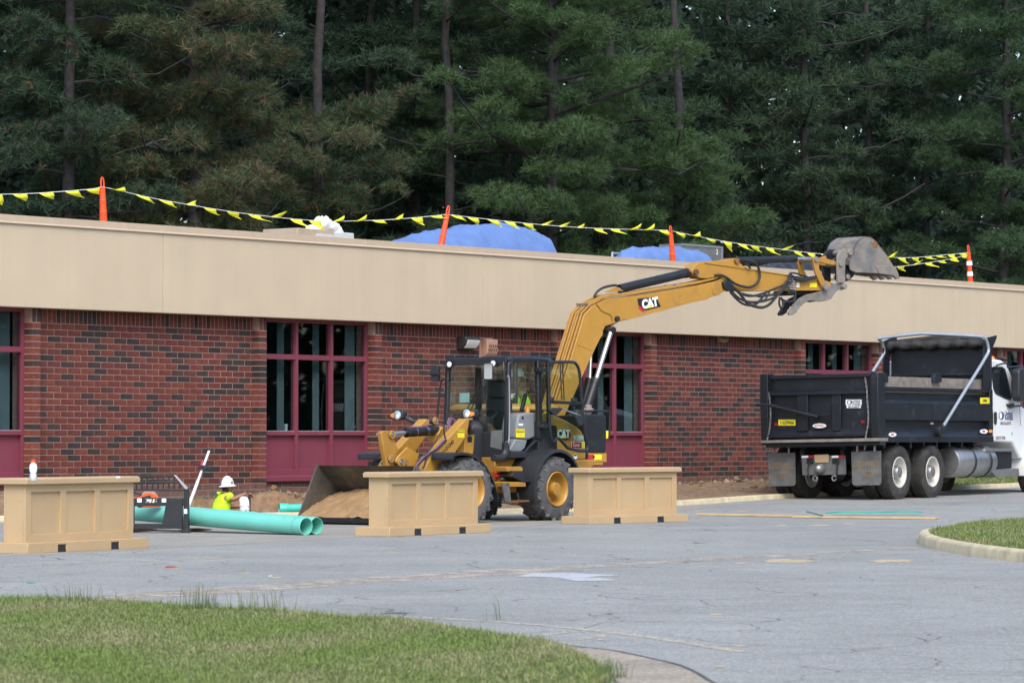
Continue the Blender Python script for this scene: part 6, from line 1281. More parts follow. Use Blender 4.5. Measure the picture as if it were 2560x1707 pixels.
    es = [(0, 1), (1, 2), (2, 3), (0, 4), (4, 5), (0, 6), (6, 7), (2, 8), (8, 9), (9, 10), (10, 11), (2, 12), (12, 13), (13, 14), (14, 15)]; rs = [.15, .15, .13, .06, .085, .055, .085, .055, .07, .05, .04, .035, .07, .05, .04, .035]
    b = MB(); b.add(*skin_geo((vs, es, rs))); b.add(*head_geo(g(.045, 0, 2.10), R)); bo = b.build('body', 'skin', o, smooth='all')
    part('shirt', 'hivis', o, lambda m: m.add(*skin_geo(([vs[0], vs[1], vs[2], vs[8], vs[9], vs[12], vs[13]], [(0, 1), (1, 2), (2, 3), (3, 4), (2, 5), (5, 6)], [.17, .17, .15, .09, .07, .09, .07]))), smooth='all'); part('trousers', 'denim', o, lambda m: m.add(*skin_geo(([vs[0], vs[4], vs[5], vs[6], vs[7]], [(0, 1), (1, 2), (0, 3), (3, 4)], [.165, .10, .07, .10, .07]))), smooth='all')
    part('hard_hat', 'white_plastic', o, lambda m: hard_hat(m, g(.035, 0, 2.155), R))
excavator()
# ================================================================ DUMP TRUCK
def truck():
    f = Fr(6.15, 64.45, 33.0, .095); e = f.empty('dump_truck', 'black dump truck with white cab and silver tarp arms parked beside the building', 'dump truck')
    C = crop(1880, 800, .306168); CT = crop(2200, 820, .178571); CH = crop(1900, 1080, .153061); LS = 1.24
    a1 = f.px(*C((1205, 1245)), 1.2).x; a2 = f.px(*C((1475, 1235)), 1.2).x; R = .512
    zc = .095 + R
    for a in (a1, a2):
        for s in (1, -1):
            wheel(f, e, a, s * 1.07, zc, R, .27, .285, s, 'rubber', 'white_rim', 'steel', 0, dish=.10, hub_out=.04, n=48, tread=64)
            wheel(f, e, a, s * .76, zc, R, .27, .285, -s, 'rubber', 'white_rim', 'white_rim', 0, dish=.10, n=40, tread=64)
            part('wheel_nuts', 'steel', e, lambda m: [m.cyl(f.L(a + .125 * math.cos(k * .6283), s * 1.08, zc + .125 * math.sin(k * .6283)), f.L(a + .125 * math.cos(k * .6283), s * 1.145, zc + .125 * math.sin(k * .6283)), .016, 6) for k in range(10)], kind='stuff')
        part('drive_axle', 'black_truck', e, lambda m: (m.cyl(f.L(a, -.7, zc), f.L(a, .7, zc), .11), m.lathe(f.L(a, 0, zc), (1, 0, 0), [(.02, -.24), (.17, -.16), (.2, 0), (.17, .16), (.02, .24)], 16)))
    aR = f.px(*C((1058, 700)), LS).x - .04; aN = f.px(*C((1965, 700)), LS).x          # rear and front of body
    for s in (1, -1): part('frame_rail', 'black_truck', e, lambda m: m.box(f.L(aR + .05, s * .38, .78), f.L(aN + 3.2, s * .46, 1.02)))
    zpx = lambda y, x=1500: f.px(*C((x, y)), LS).z
    zbot, ztop = zpx(955), zpx(513)
    # side profile with ribs, pressed along the body
    for s in (1, -1):
        pr = [(LS - .01, ztop), (LS - .01, zpx(540)), (LS - .10, zpx(546)), (LS - .10, zpx(597)), (LS, zpx(637)), (LS, zpx(776)), (LS - .10, zpx(790)), (LS - .10, zpx(852)), (LS + .02, zpx(908)), (LS + .02, zbot), (LS - .14, zbot), (LS - .14, ztop)]
        part('side_wall', 'black_truck', e, lambda m: m.prism([f.L(aR + .12, s * l, z) for l, z in pr], (aN - aR - .12, 0, 0)), bevel=.006, ang=25)
        part('front_post', 'black_truck', e, lambda m: m.box(f.L(aN - .14, s * (LS - .12), zbot + .002), f.L(aN + .005, s * (LS + .003), ztop - .003)), bevel=.006)
        part('corner_post', 'black_truck', e, lambda m: m.prism([V((p.x, -s * (LS + (.03 if s > 0 else -.05)), p.z)) for p in [f.px(*C(q), LS + .03) for q in [(1028, 428), (1082, 428), (1086, 640), (1092, 920), (1090, 985), (1070, 1022), (1040, 1022), (1030, 700)]]], (0, s * .16, 0)), bevel=.01)
        for P_ in ([(1490, 508), (1490, 470), (1505, 432), (1532, 432), (1550, 470), (1550, 508)], [(1085, 512), (1085, 430), (1105, 440), (1115, 475), (1112, 512)]): part('stake_pocket', 'black_truck', e, lambda m: m.prism([V((p.x, -s * (LS - .02), p.z)) for p in [f.px(*C(q), LS - .02) for q in P_]], (0, s * .08, 0)), bevel=.004)
        part('sideboard', 'weathered_wood', e, lambda m: m.box(f.L(aR + .16, s * (LS - .09), ztop - .1), f.L(aN - .12, s * (LS - .13), zpx(430))), bevel=.004)
    part('body_floor', 'black_truck', e, lambda m: m.box(f.L(aR + .05, -LS + .12, zbot + .02), f.L(aN, LS - .12, zbot + .10)))
    part('sub_frame', 'black_truck', e, lambda m: [m.box(f.L(aR + .3 + .55 * k, -LS + .1, zbot - .11), f.L(aR + .38 + .55 * k, LS - .1, zbot + .018)) for k in range(8)] + [m.box(f.L(aR + .1, l - .05, 1.03), f.L(aN, l + .05, zbot - .02)) for l in (.42, -.42)])
    decal(f, e, 'number_plate', 'yellow_sticker', rect(1863, 632, 1940, 682), LS + .001, C); text('lettering', '11639466', .075, f.px(*C((1901, 658)), LS + .005), (1, 0, 0), (0, 0, 1), 'black_ink', e, .62, 0)
    def oval(x, y, w, h, l): return [f.px(*C((x + w * math.cos(k * .3491), y + h * math.sin(k * .3491))), l) for k in range(18)]
    for (x, y) in ((1148, 934), (1894, 908)):
        ov = part('maker_oval', 'white_ink', e, lambda m: m.prism(oval(x, y, 32, 18, LS + .024), (0, .003, 0))); text('lettering', 'LEDWELL', .05, f.px(*C((x, y)), LS + .027), (1, 0, 0), (0, 0, 1), 'red_sticker', ov, .62, 0)
    decal(f, e, 'small_label', 'red_sticker', rect(1452, 824, 1484, 836), LS - .098, C); decal(f, e, 'small_label', 'white_ink', rect(1456, 838, 1482, 850), LS - .098, C)
    part('marker_lamp', 'amber', e, lambda m: pp(m, f, rect(1940, 894, 1964, 918), LS + .02, LS + .035, C)); part('tail_lamp', 'red_lens', e, lambda m: m.prism([f.pf(*C(p), aR - .062) for p in [(1003, 535), (1015, 525), (1026, 535), (1026, 598), (1015, 608), (1003, 598)]], (.02, 0, 0)), bevel=.004)
    part('rear_post', 'black_truck', e, lambda m: m.prism([f.pf(*C(p), aR - .04) for p in [(965, 415), (1028, 428), (1040, 1015), (1000, 960), (985, 900)]], (.12, 0, 0)), bevel=.008)
    part('rear_post', 'black_truck', e, lambda m: m.prism([f.pf(*C(p), aR - .04) for p in [(92, 445), (128, 440), (140, 960), (105, 975)]], (.12, 0, 0)), bevel=.008)
    # ---- tailgate
    def tg(m):
        m.prism([f.pf(*C(p), aR) for p in [(100, 462), (962, 440), (985, 955), (120, 985)]], (.05, 0, 0))
    gate = part('tailgate', 'black_truck', e, tg, bevel=.006)
    def rib(P, d): return lambda m: m.prism([f.pf(*C(p), aR - d) for p in P], (d, 0, 0))
    part('gate_rib', 'black_truck', gate, rib([(100, 455), (962, 432), (962, 462), (103, 486)], .06), bevel=.008)
    def slope_rib(y0, y1, y2):
        def g(m):
            A = [f.pf(*C((x, y)), aR) for x, y in ((135, y0 + 12), (940, y0 - 6))]; B = [f.pf(*C((x, y)), aR - .09) for x, y in ((135, y1 + 12), (940, y1 - 6))]; D = [f.pf(*C((x, y)), aR - .09) for x, y in ((135, y2 + 12), (940, y2 - 6))]; E_ = [f.pf(*C((x, y)), aR) for x, y in ((135, y2 + 16), (940, y2 - 2))]
            m.loft([[A[0], B[0], D[0], E_[0]], [A[1], B[1], D[1], E_[1]]])
        return g
    part('gate_rib', 'black_truck', gate, slope_rib(562, 585, 606), bevel=.004)
    part('gate_rib', 'black_truck', gate, slope_rib(885, 925, 950), bevel=.004)
    for (x0, x1) in ((368, 452), (648, 722)): part('gate_rib', 'black_truck', gate, rib([(x0, 612), (x1, 608), (x1, 905), (x0, 910)], .07), bevel=.008)
    part('latch_bar', 'black_paint', e, lambda m: (m.tube([f.pf(*C(p), aR - .13) for p in [(35, 690), (130, 690), (330, 740), (540, 790)]], .035, 8), m.bar(f.pf(*C((450, 780)), aR - .11), f.pf(*C((640, 768)), aR - .11), .03, .03), m.box(f.pf(*C((490, 800)), aR - .12), f.pf(*C((555, 765)), aR - .02))))
    sg = fdecal(f, gate, 'rental_sign', 'white_ink', rect(765, 648, 895, 694), aR - .003, C); sg2 = fdecal(f, gate, 'phone_sign', 'white_ink', rect(772, 698, 888, 717), aR - .003, C)
    X, Zu = (0, -1, 0), (0, 0, 1)
    text('lettering', 'United', .062, f.pf(*C((853, 662)), aR - .008), X, Zu, 'black_ink', sg, .9, 0); text('lettering', 'Rentals', .062, f.pf(*C((853, 681)), aR - .008), X, Zu, 'black_ink', sg, .9, 0); text('lettering', '800-UR-RENTS', .042, f.pf(*C((830, 708)), aR - .008), X, Zu, 'black_ink', sg2, .85)
    part('sign_ring', 'navy_ink', sg, lambda m: m.prism([f.pf(*C((797 + 22 * math.cos(k * .3491), 671 + 17 * math.sin(k * .3491))), aR - .008) for k in range(18)], (.003, 0, 0))); part('sign_ring', 'white_ink', sg, lambda m: m.prism([f.pf(*C((794 + 11 * math.cos(k * .3491), 671 + 14 * math.sin(k * .3491))), aR - .010) for k in range(18)], (.002, 0, 0)))
    fdecal(f, gate, 'number_plate', 'yellow_sticker', rect(215, 812, 355, 860), aR - .003, C); text('lettering', '11639466', .095, f.pf(*C((284, 838)), aR - .008), X, Zu, 'black_ink', gate, .8, .001)
    ov = part('maker_oval', 'white_ink', gate, lambda m: m.prism([f.pf(*C((550 + 56 * math.cos(k * .3491), 862 + 19 * math.sin(k * .3491))), aR - .074) for k in range(18)], (.003, 0, 0))); text('lettering', 'LEDWELL', .062, f.pf(*C((550, 862)), aR - .078), X, Zu, 'red_sticker', ov, .85, 0)
    for (x, y) in ((195, 850), (905, 830)): fdecal(f, gate, 'red_reflector', 'red_lens', rect(x - 14, y - 10, x + 14, y + 10), aR - .003, C)
    def chain(pts):
        def g(m):
            P = bez([f.pf(*C(p), aR - .12) for p in pts], 40); d = 0; acc = []
            L_ = [0]
            for i in range(1, len(P)): L_.append(L_[-1] + (P[i] - P[i - 1]).length)
            n = int(L_[-1] / .045)
            for k in range(n):
                s = L_[-1] * k / n; i = max(j for j in range(len(P)) if L_[j] <= s + 1e-9); i = min(i, len(P) - 2); t = (P[i + 1] - P[i]).normalized(); p = P[i].lerp(P[i + 1], (s - L_[i]) / max(1e-6, L_[i + 1] - L_[i]))
                sd_ = (V((0, 1, 0)) if k % 2 else V((1, 0, 0))); sd_ = (sd_ - t * sd_.dot(t)).normalized()
                m.tube([p + t * .026 * math.cos(q) + sd_ * .015 * math.sin(q) for q in [k2 * 1.0472 for k2 in range(7)]], .006, 5, cap=False)
        return g
    part('chain', 'steel', e, chain([(112, 498), (130, 570), (145, 650), (152, 760), (145, 880), (125, 980), (118, 1080)])); part('chain', 'steel', e, chain([(925, 478), (938, 560), (942, 650), (950, 740), (948, 850), (930, 950), (920, 1070)]))
    # ---- rear platform and under-run gear
    aP = aR - .35
    part('rear_plank', 'weathered_wood', e, lambda m: m.loft([[f.pf(*C(p), aP) for p in [(65, 984), (100, 972), (100, 1003), (68, 1000)]], [f.pf(*C(p), aP) for p in [(1035, 968), (1035, 955), (1038, 985), (1036, 990)]]]) if False else m.prism([f.pf(*C(p), aP) for p in [(65, 982), (1035, 962), (1035, 988), (68, 1004)]], (.38, 0, 0)), bevel=.006)
    part('rear_beam', 'black_truck', e, lambda m: m.prism([f.pf(*C(p), aP + .08) for p in [(112, 1006), (1050, 990), (1055, 1020), (112, 1042)]], (.2, 0, 0)), bevel=.006)
    for (x0, x1, y0, y1, lines) in ((130, 352, 1080, 1352, ('LEDWELL', 'TEXARKANA', 'TEXAS')), (810, 1052, 1066, 1345, ('LEDWELL', 'TEXARKANA', 'TEXAS'))):
        aM = aR - .05 if x0 < 500 else aR - .12
        P = [(x0, y0 + 6), (x1, y0), (x1 + 4, y1 - 20), (x1 - 10, y1), (x0 + 22, y1 + 4), (x0 + 8, y1 - 14)]
        fl = part('mud_flap', 'dusty_black', e, lambda m: m.prism([f.pf(*C(p), aM) for p in P], (.012, 0, 0)), smooth=False)
        for j, (t, sz) in enumerate(zip(lines, (.15, .075, .07))): text('lettering', t, sz, f.pf(*C(((x0 + x1) / 2 + 2, y0 + (110, 172, 205)[j])), aM - .003), X, Zu, 'gold_ink', fl, .82, 0)
        part('flap_hanger', 'steel', e, lambda m: [m.bar(f.pf(*C((x, y0 + 5)), aM), f.pf(*C((x, y0 - 40)), aM), .03, .03) for x in (x0 + 50, x1 - 50)])
    hp = part('hitch_plate', 'dusty_black', e, lambda m: m.prism([f.pf(*CH(p), aR - .08) for p in [(675, 385), (880, 375), (1170, 380), (1385, 375), (1400, 690), (690, 705)]], (.04, 0, 0)), bevel=.006)
    for (x0, x1, mt) in ((680, 788, 'white_ink'), (788, 880, 'red_lens'), (1170, 1280, 'white_ink'), (1280, 1385, 'red_lens')): fdecal(f, hp, 'reflective_tape', mt, [(x0, 385), (x1, 380), (x1, 415), (x0, 420)], aR - .083, CH)
    for (x0, x1) in ((760, 870), (1180, 1290)): fdecal(f, hp, 'plate_opening', 'black_ink', rect(x0, 420, x1, 520), aR - .083, CH)
    fdecal(f, hp, 'licence_plate', 'tan_paint', [(885, 370), (1120, 362), (1122, 490), (900, 498)], aR - .09, CH, .006); text('lettering', 'P24 8E17', .09, f.pf(*CH((1003, 430)), aR - .097), X, Zu, 'black_ink', hp, .8) if False else None
    part('tow_hook', 'steel', e, lambda m: (m.lathe(f.pf(*CH((1000, 590)), aR - .1), (-1, 0, 0), [(.03, 0), (.09, .02), (.08, .1), (.05, .16), (.02, .18)], 14)))
    for (x, y) in ((900, 755), (1210, 750)): part('tow_ring', 'steel', e, lambda m: m.tube([f.pf(*CH((x + 34 * math.cos(k * .5236), y + 42 * math.sin(k * .5236))), aR - .1) for k in range(13)], .014, 6))
    part('air_line', 'hose', e, lambda m: m.tube(bez([f.pf(*CH(p), aR - .13) for p in [(1290, 440), (1260, 540), (1255, 650), (1240, 760)]], 12), .018, 6)); part('air_line', 'hose', e, lambda m: m.tube(bez([f.pf(*CH(p), aR - .13) for p in [(860, 470), (800, 530), (780, 620), (810, 740)]], 12), .012, 6))
    # ---- headboard, cab guard, tarp
    zH = f.px(*C((1930, 205)), LS).z; aG = aN + .02
    part('headboard', 'black_truck', e, lambda m: m.box(f.L(aG - .06, -LS + .30, ztop - .5), f.L(aG, LS - .02, zH + .06)), bevel=.006)
    part('headboard_rib', 'black_truck', e, lambda m: m.box(f.L(aG - .12, -LS + .32, zpx(395) - .0), f.L(aG - .06, LS - .05, zpx(375))), bevel=.008)
    for s in (1, -1): part('guard_gusset', 'black_truck', e, lambda m: m.prism([V((p.x, -LS if s > 0 else LS - .28, p.z)) for p in [f.px(*C(q), LS) for q in [(1895, 560), (1895, 160), (1940, 140), (2000, 124), (1998, 150), (1942, 285), (1942, 560)]]], (0, s * .03, 0)), bevel=.004)
    zg = f.px(*C((1995, 128)), LS).z; aS = f.px(*C((1998, 128)), LS).x
    part('cab_guard', 'black_truck', e, lambda m: m.prism([f.L(aG - .05, LS - .03, zH + .05), f.L(aS, LS - .03, zg - .02), f.L(aS, LS - .03, zg + .01), f.L(aG - .05, LS - .03, zH + .09)], (0, 2 * LS - .34, 0)))
    rA, rB = f.pf(*C((1065, 214)), aG - .16), f.pf(*C((1935, 188)), aG - .16)
    def tarp(m):
        n, k = 44, 14; rings = []
        for i in range(n + 1):
            r_ = .088 + .014 * math.sin(i * 1.1) + .010 * math.sin(i * 2.7); c = rB.lerp(rA, i / n) + V((.01 * math.sin(i * .9), 0, .012 * math.sin(i * .7)))
            rings.append([c + V((math.cos(q) * r_ * (1 + .12 * math.sin(3 * q + i * .8)), 0, math.sin(q) * r_)) for q in [2 * math.pi * j / k for j in range(k)]])
        m.loft(rings)
    part('rolled_tarp', 'mesh_tarp', e, tarp, smooth='all')
    # arms with the bow over the top
    lA = LS + .07; arc = [(1530, 905), (1560, 868), (1700, 640), (1850, 400), (1915, 290), (1930, 255), (1928, 215), (1912, 165), (1885, 137)]
    near = [f.px(*C(p), lA) for p in arc]; lF = lA - .36; far = [V((p.x, lF, p.z)) for p in near]
    mid = f.pf(*C((1615, 105)), near[-1].x)
    bow = bez(near, 40) + [V((near[-1].x, -(lA * k if k > 0 else lF * k), near[-1].z + (mid.z - near[-1].z) * (1 - abs(k)) ** .8)) for k in (.9, .7, .5, .3, 0, -.3, -.6, -.9)] + list(reversed(bez(far, 40)))
    part('tarp_arm', 'galvanised', e, lambda m: m.tube(bow, .032, 10)); 
    up_ = [(1105, 172), (1250, 152), (1450, 130), (1600, 112), (1660, 124), (1740, 138), (1745, 116), (1890, 134)]; lo_ = [(1095, 205), (1250, 198), (1450, 190), (1600, 185), (1660, 183), (1740, 180), (1745, 180), (1890, 176)]
    def sheet_(m):
        G = []
        for i, (u, w) in enumerate(zip(up_, lo_)): A_, B_ = f.pf(*C(u), aG - .10), f.pf(*C(w), aG - .16); G.append([A_.lerp(B_, k / 5) + V((.05 * math.sin(i * 2.1 + k * 1.3) * math.sin(math.pi * k / 5), 0, 0)) for k in range(6)])
        m.grid(G)
    sh = part('tarp_sheet', 'mesh_tarp', e, sheet_, smooth='all'); sh.modifiers.new('t', 'SOLIDIFY').thickness = .006
    for s in (1, -1): part('arm_pivot', 'black_paint', e, lambda m: (m.cyl(V((near[0].x, -s * (LS + .01), near[0].z)), V((near[0].x, -s * (lA + .05), near[0].z)), .11, 20), m.cyl(V((near[0].x + .0, -s * lA, near[0].z - .02)), V((near[1].x, -s * lA, near[1].z)), .05, 12)), bevel=.006)
    # ---- fuel tank, battery box, steps
    t0, t1 = f.px(*C((1588, 1158)), .95), f.px(*C((1895, 1150)), .95); lt = 0.95; rt = .30
    tk = part('fuel_tank', 'steel', e, lambda m: m.lathe(V((t0.x, -lt, t0.z)), (1, 0, 0), [(.05, -.03), (rt * .9, -.02), (rt, .02), (rt, t1.x - t0.x - .02), (rt * .9, t1.x - t0.x + .02), (.05, t1.x - t0.x + .03)], 32), ang=50)
    part('tank_strap', 'black_truck', tk, lambda m: [m.lathe(V((t0.x + (t1.x - t0.x) * k, -lt, t0.z)), (1, 0, 0), [(rt + .002, 0), (rt + .014, .01), (rt + .014, .07), (rt + .002, .08)], 32) for k in (.38, .80)])
    part('battery_box', 'black_truck', e, lambda m: pp(m, f, [(1930, 1068), (2122, 1062), (2122, 1205), (1945, 1212)], .70, 1.12, C), bevel=.01); part('cab_step', 'steel', e, lambda m: pp(m, f, [(1905, 1045), (2140, 1052), (2142, 1072), (1908, 1072)], .70, 1.2, C), bevel=.006); part('cab_step', 'steel', e, lambda m: pp(m, f, [(1945, 1222), (2180, 1210), (2184, 1275), (2000, 1282)], .74, 1.2, C), bevel=.006)
    # ---- cab
    LC = 1.1
    cabp = [(1936, 318), (1990, 318), (2040, 326), (2080, 352), (2110, 420), (2150, 560), (2200, 690), (2240, 740), (2330, 770), (2420, 800), (2440, 900), (2400, 1100), (2330, 1130), (2190, 1130), (2130, 1000), (1965, 990), (1950, 700)]
    door = part('cab', 'white_paint', e, lambda m: pp(m, f, cabp, -LC, LC, C), bevel=.05, seg=4)
    part('side_window', 'black_plastic', door, lambda m: pp(m, f, [(1952, 390), (1975, 378), (2045, 380), (2068, 400), (2085, 460), (2122, 630), (2112, 655), (2070, 645), (1990, 605), (1970, 560)], LC + .0, LC + .006, C), bevel=.002); part('window_pane', 'window_glass', door, lambda m: pp(m, f, [(1962, 398), (1980, 386), (2038, 390), (2060, 410), (2078, 470), (2112, 630), (2105, 640), (2072, 632), (1998, 594), (1980, 555)], LC + .007, LC + .011, C), smooth=False)
    part('windscreen', 'black_plastic', door, lambda m: m.prism([f.px(*C(q), LC) + V((.03, 0, 0)) for q in [(2085, 365), (2150, 555), (2215, 690), (2210, 700), (2140, 570)]], (0, 2 * LC, 0)) if False else m.box(f.L(aN + 1.0, -.9, 2.1), f.L(aN + 1.01, .9, 2.2)))
    part('door_handle', 'black_plastic', door, lambda m: pp(m, f, [(1980, 760), (1988, 748), (2000, 752), (2003, 800), (2000, 845), (1990, 855), (1982, 840)], LC, LC + .02, C), bevel=.006); part('door_seam', 'black_ink', door, lambda m: m.tube(bez([f.px(*C(p), LC + .002) for p in [(1944, 360), (1952, 600), (1968, 800), (1962, 985)]], 14), .006, 5)); part('door_seam', 'black_ink', door, lambda m: m.tube(bez([f.px(*C(p), LC + .002) for p in [(2135, 640), (2180, 690), (2190, 820), (2195, 860)]], 14), .006, 5))
    part('mirror_bracket', 'black_plastic', door, lambda m: pp(m, f, [(2095, 685), (2140, 680), (2145, 710), (2125, 720), (2100, 705)], LC, LC + .06, C), bevel=.006)
    part('mirror_arm', 'black_plastic', e, lambda m: (m.tube(bez([f.px(*C(p), LC + .1) for p in [(1995, 372), (2060, 352), (2090, 365), (2090, 385), (2190, 375), (2240, 380)]], 16), .018, 6))); part('mirror_arm', 'black_plastic', e, lambda m: m.tube([f.px(*C(p), LC + .1) for p in [(2115, 705), (2240, 695)]], .02, 6))
    mr_ = part('side_mirror', 'black_plastic', e, lambda m: pp(m, f, [(2182, 420), (2192, 395), (2240, 390), (2262, 420), (2262, 650), (2240, 670), (2195, 660), (2182, 620)], LC + .12, LC + .30, C), bevel=.03)
    part('marker_lamp', 'amber', e, lambda m: m.lathe(f.px(*C((1962, 312)), .9), (0, 0, 1), [(.05, -.02), (.05, .01), (.02, .04), (.002, .045)], 12))
    rg = part('logo_ring', 'navy_ink', door, lambda m: m.prism([f.px(*C((2037 + 22 * math.cos(k * .3491), 780 + 34 * math.sin(k * .3491))), LC + .003) for k in range(18)], (0, .002, 0))); part('logo_ring', 'white_ink', door, lambda m: m.prism([f.px(*C((2032 + 11 * math.cos(k * .3491), 779 + 27 * math.sin(k * .3491))), LC + .006) for k in range(18)], (0, .002, 0)))
    text('lettering', 'United', .15, f.px(*C((2095, 765)), LC + .005), (1, 0, 0), Zu, 'navy_ink', door, .9, .001); text('lettering', 'Rentals', .15, f.px(*C((2098, 797)), LC + .005), (1, 0, 0), Zu, 'navy_ink', door, .85, .001); text('lettering', '800-UR-RENTS', .095, f.px(*C((2073, 843)), LC + .005), (1, 0, 0), Zu, 'screen_grey', door, .82, 0); text('lettering', 'USDOT 59786', .085, f.px(*C((2030, 962)), LC + .005), (1, 0, 0), Zu, 'screen_grey', door, .85); decal(f, door, 'green_label', 'bell_pipe', rect(2118, 915, 2128, 938), LC + .002, C)
    # hood, fender, front wheels
    aW = f.px(*C((2320, 1220)), 1.1).x; 
    part('hood', 'white_paint', e, lambda m: m.loft([[f.L(a, -w, .95), f.L(a, w, .95), f.L(a, w, zt_ - .15), f.L(a, w - .2, zt_), f.L(a, -w + .2, zt_), f.L(a, -w, zt_ - .15)] for a, w, zt_ in ((f.px(*C((2190, 900)), 1.1).x, 1.0, 1.98), (aW + .2, .92, 1.86), (aW + .85, .85, 1.72), (aW + 1.0, .8, 1.5))]), bevel=.05, seg=3)
    for s in (1, -1):
        def fen(m):
            rings = []
            for k in range(17):
                q = math.radians(-5 + 195 * k / 16); c = f.L(aW, 0, zc); d = V((math.cos(q), 0, math.sin(q)))
                rings.append([c + d * .64 + V((0, -s * .85, 0)), c + d * .66 + V((0, -s * 1.16, 0)), c + d * .60 + V((0, -s * 1.2, 0)), c + d * .58 + V((0, -s * .85, 0))])
            m.loft(rings)
        part('fender', 'white_paint', e, fen, ang=50)
        wheel(f, e, aW, s * 1.03, zc, R, .28, .285, s, 'rubber', 'white_rim', 'steel', 0, dish=.05, hub_out=.08)
    part('bumper', 'white_paint', e, lambda m: m.box(f.L(aW + .85, -1.15, .55), f.L(aW + 1.15, 1.15, .9)), bevel=.05)
truck()
# ================================================================ ROOF THINGS
RL = -.75; DECK = 4.45
def post(top, bot, w0, w1, label, bands=False):
    T = WALL.px(*top, RL); B = WALL.px(*bot, RL); T, B = WALL.W(T.x, RL, T.z), WALL.W(B.x, RL, B.z); d = (T - B).normalized(); B0 = B - d * ((B.z - DECK) / d.z); L = (T - B0).length
    e = bpy.data.objects.new('channelizer_post', None); COL.objects.link(e); e.location = B0; e.rotation_mode = 'QUATERNION'; e.rotation_quaternion = d.to_track_quat('Z', 'X'); tag(e, label, 'traffic post', 'orange posts along the roof edge')
    h = L - .17; n = 5; prof = [(w1 * .62, 0)]
    for k in range(n):
        r0 = w1 / 2 * (1.25 - .62 * k / n); prof += [(r0, h * k / n + .004), (r0 * .93, h * (k + 1) / n - .012), (r0 * .97, h * (k + 1) / n - .006)]
    prof += [(w0 * .5, h), (.02, h + .01)]
    b = part('tube', 'orange', e, lambda m: m.lathe((0, 0, 0), (0, 0, 1), prof, 20), ang=25)
    part('loop_handle', 'orange', e, lambda m: m.tube(bez([(-.026, 0, h - .01), (-.034, 0, h + .06), (-.026, 0, h + .15), (0, 0, h + .175), (.026, 0, h + .15), (.034, 0, h + .06), (.026, 0, h - .01)], 24), .013, 8))
    part('rubber_base', 'rubber', e, lambda m: m.lathe((0, 0, -.01), (0, 0, 1), [(.20, 0), (.20, .03), (.08, .07)], 8))
    if bands:
        for k in (.52, .74): part('white_band', 'white_ink', e, lambda m: m.lathe((0, 0, h * k), (0, 0, 1), [(w1 * .56, 0), (w1 * .50, .10)], 20, False))
    return T
post((255.6, 445), (259, 557), .075, .13, 'plain orange traffic post on the roof above the brick wall'); post((1122, 516), (1103, 613), .075, .13, 'leaning orange traffic post in front of the large blue tarp'); post((1676, 566), (1682, 654), .075, .13, 'upright orange traffic post in front of the small blue tarp'); post((2420.5, 614), (2426, 704), .075, .13, 'orange and white banded traffic post on the roof edge', True)
def pennants(px, label, seed, l=RL, skip=()):
    rr = random.Random(seed); P = [WALL.px(x, y, l) for x, y in px]; P = [WALL.W(p.x, l, p.z) for p in P]; C_ = bez(P, 60); o0 = C_[0].copy(); e = empty('pennant_line', o0); tag(e, label, 'pennant line', 'yellow pennant lines strung along the roof edge'); C_ = [c - o0 for c in C_]
    part('rope', 'rope', e, lambda m: m.tube(C_, .005, 6))
    Ls = [0]
    for i in range(1, len(C_)): Ls.append(Ls[-1] + (C_[i] - C_[i - 1]).length)
    def at(s):
        s = max(0, min(Ls[-1] - 1e-5, s)); i = max(0, min(len(C_) - 2, int(np.searchsorted(Ls, s)) - 1)); return C_[i].lerp(C_[i + 1], (s - Ls[i]) / max(1e-6, Ls[i + 1] - Ls[i]))
    s = rr.uniform(.05, .2)
    while s < Ls[-1] - .3:
        a, b = at(s), at(s + .33); t = (b - a).normalized(); mode = rr.random()
        drop = rr.uniform(.07, .16) if mode < .7 else (rr.uniform(.14, .22) if mode < .85 else -rr.uniform(.06, .12)); run = rr.uniform(.06, .26) if mode < .7 else rr.uniform(-.02, .16); out = WALL.n * rr.uniform(-.07, .07)
        tip = b + t * run + V((0, 0, -drop)) + out; mid1 = a.lerp(b, .5)
        def fl(m):
            G = []
            for i in range(5):
                u = i / 4; A_ = a.lerp(tip, u); B_ = b.lerp(tip, u); w = V((0, 0, -.02 * math.sin(u * 3.1 + 1))) + WALL.n * .03 * math.sin(u * 4 + s)
                G.append([A_ + w * (u > 0), A_.lerp(B_, .5) + w * (u > 0) + V((0, 0, -.012)) * (1 - u), B_ + w * (u > 0)])
            m.grid(G)
        fo = part('flag', 'pennant', e, fl, smooth='all'); so = fo.modifiers.new('t', 'SOLIDIFY'); so.thickness = .002
        s += rr.uniform(.50, .62)
pennants([(-40, 487), (0, 486), (76, 484), (153, 479), (230, 472.6), (255.6, 467)], 'yellow pennant line arriving at the plain orange post from the end of the roof', 1)
pennants([(255.6, 467), (317, 481), (379, 495), (478, 513), (597, 532), (727, 547), (820, 553), (900, 552), (976, 549), (1053, 543), (1118, 536)], 'yellow pennant line sagging between the plain orange post and the leaning post', 2)
pennants([(1118, 536), (1191, 545), (1321, 559), (1436, 568), (1550, 573), (1669, 576)], 'yellow pennant line above the large blue tarp', 3)
pennants([(1682, 578), (1770, 596), (1860, 611), (1951, 623), (2077, 637), (2221, 643), (2289, 643.5), (2419, 632)], 'yellow pennant line passing behind the raised excavator bucket', 4)
pennants([(2060, 668), (2140, 672), (2239, 667), (2311, 658), (2383, 646), (2421, 636)], 'lower second pennant line tied to the banded post', 5, RL - .12)
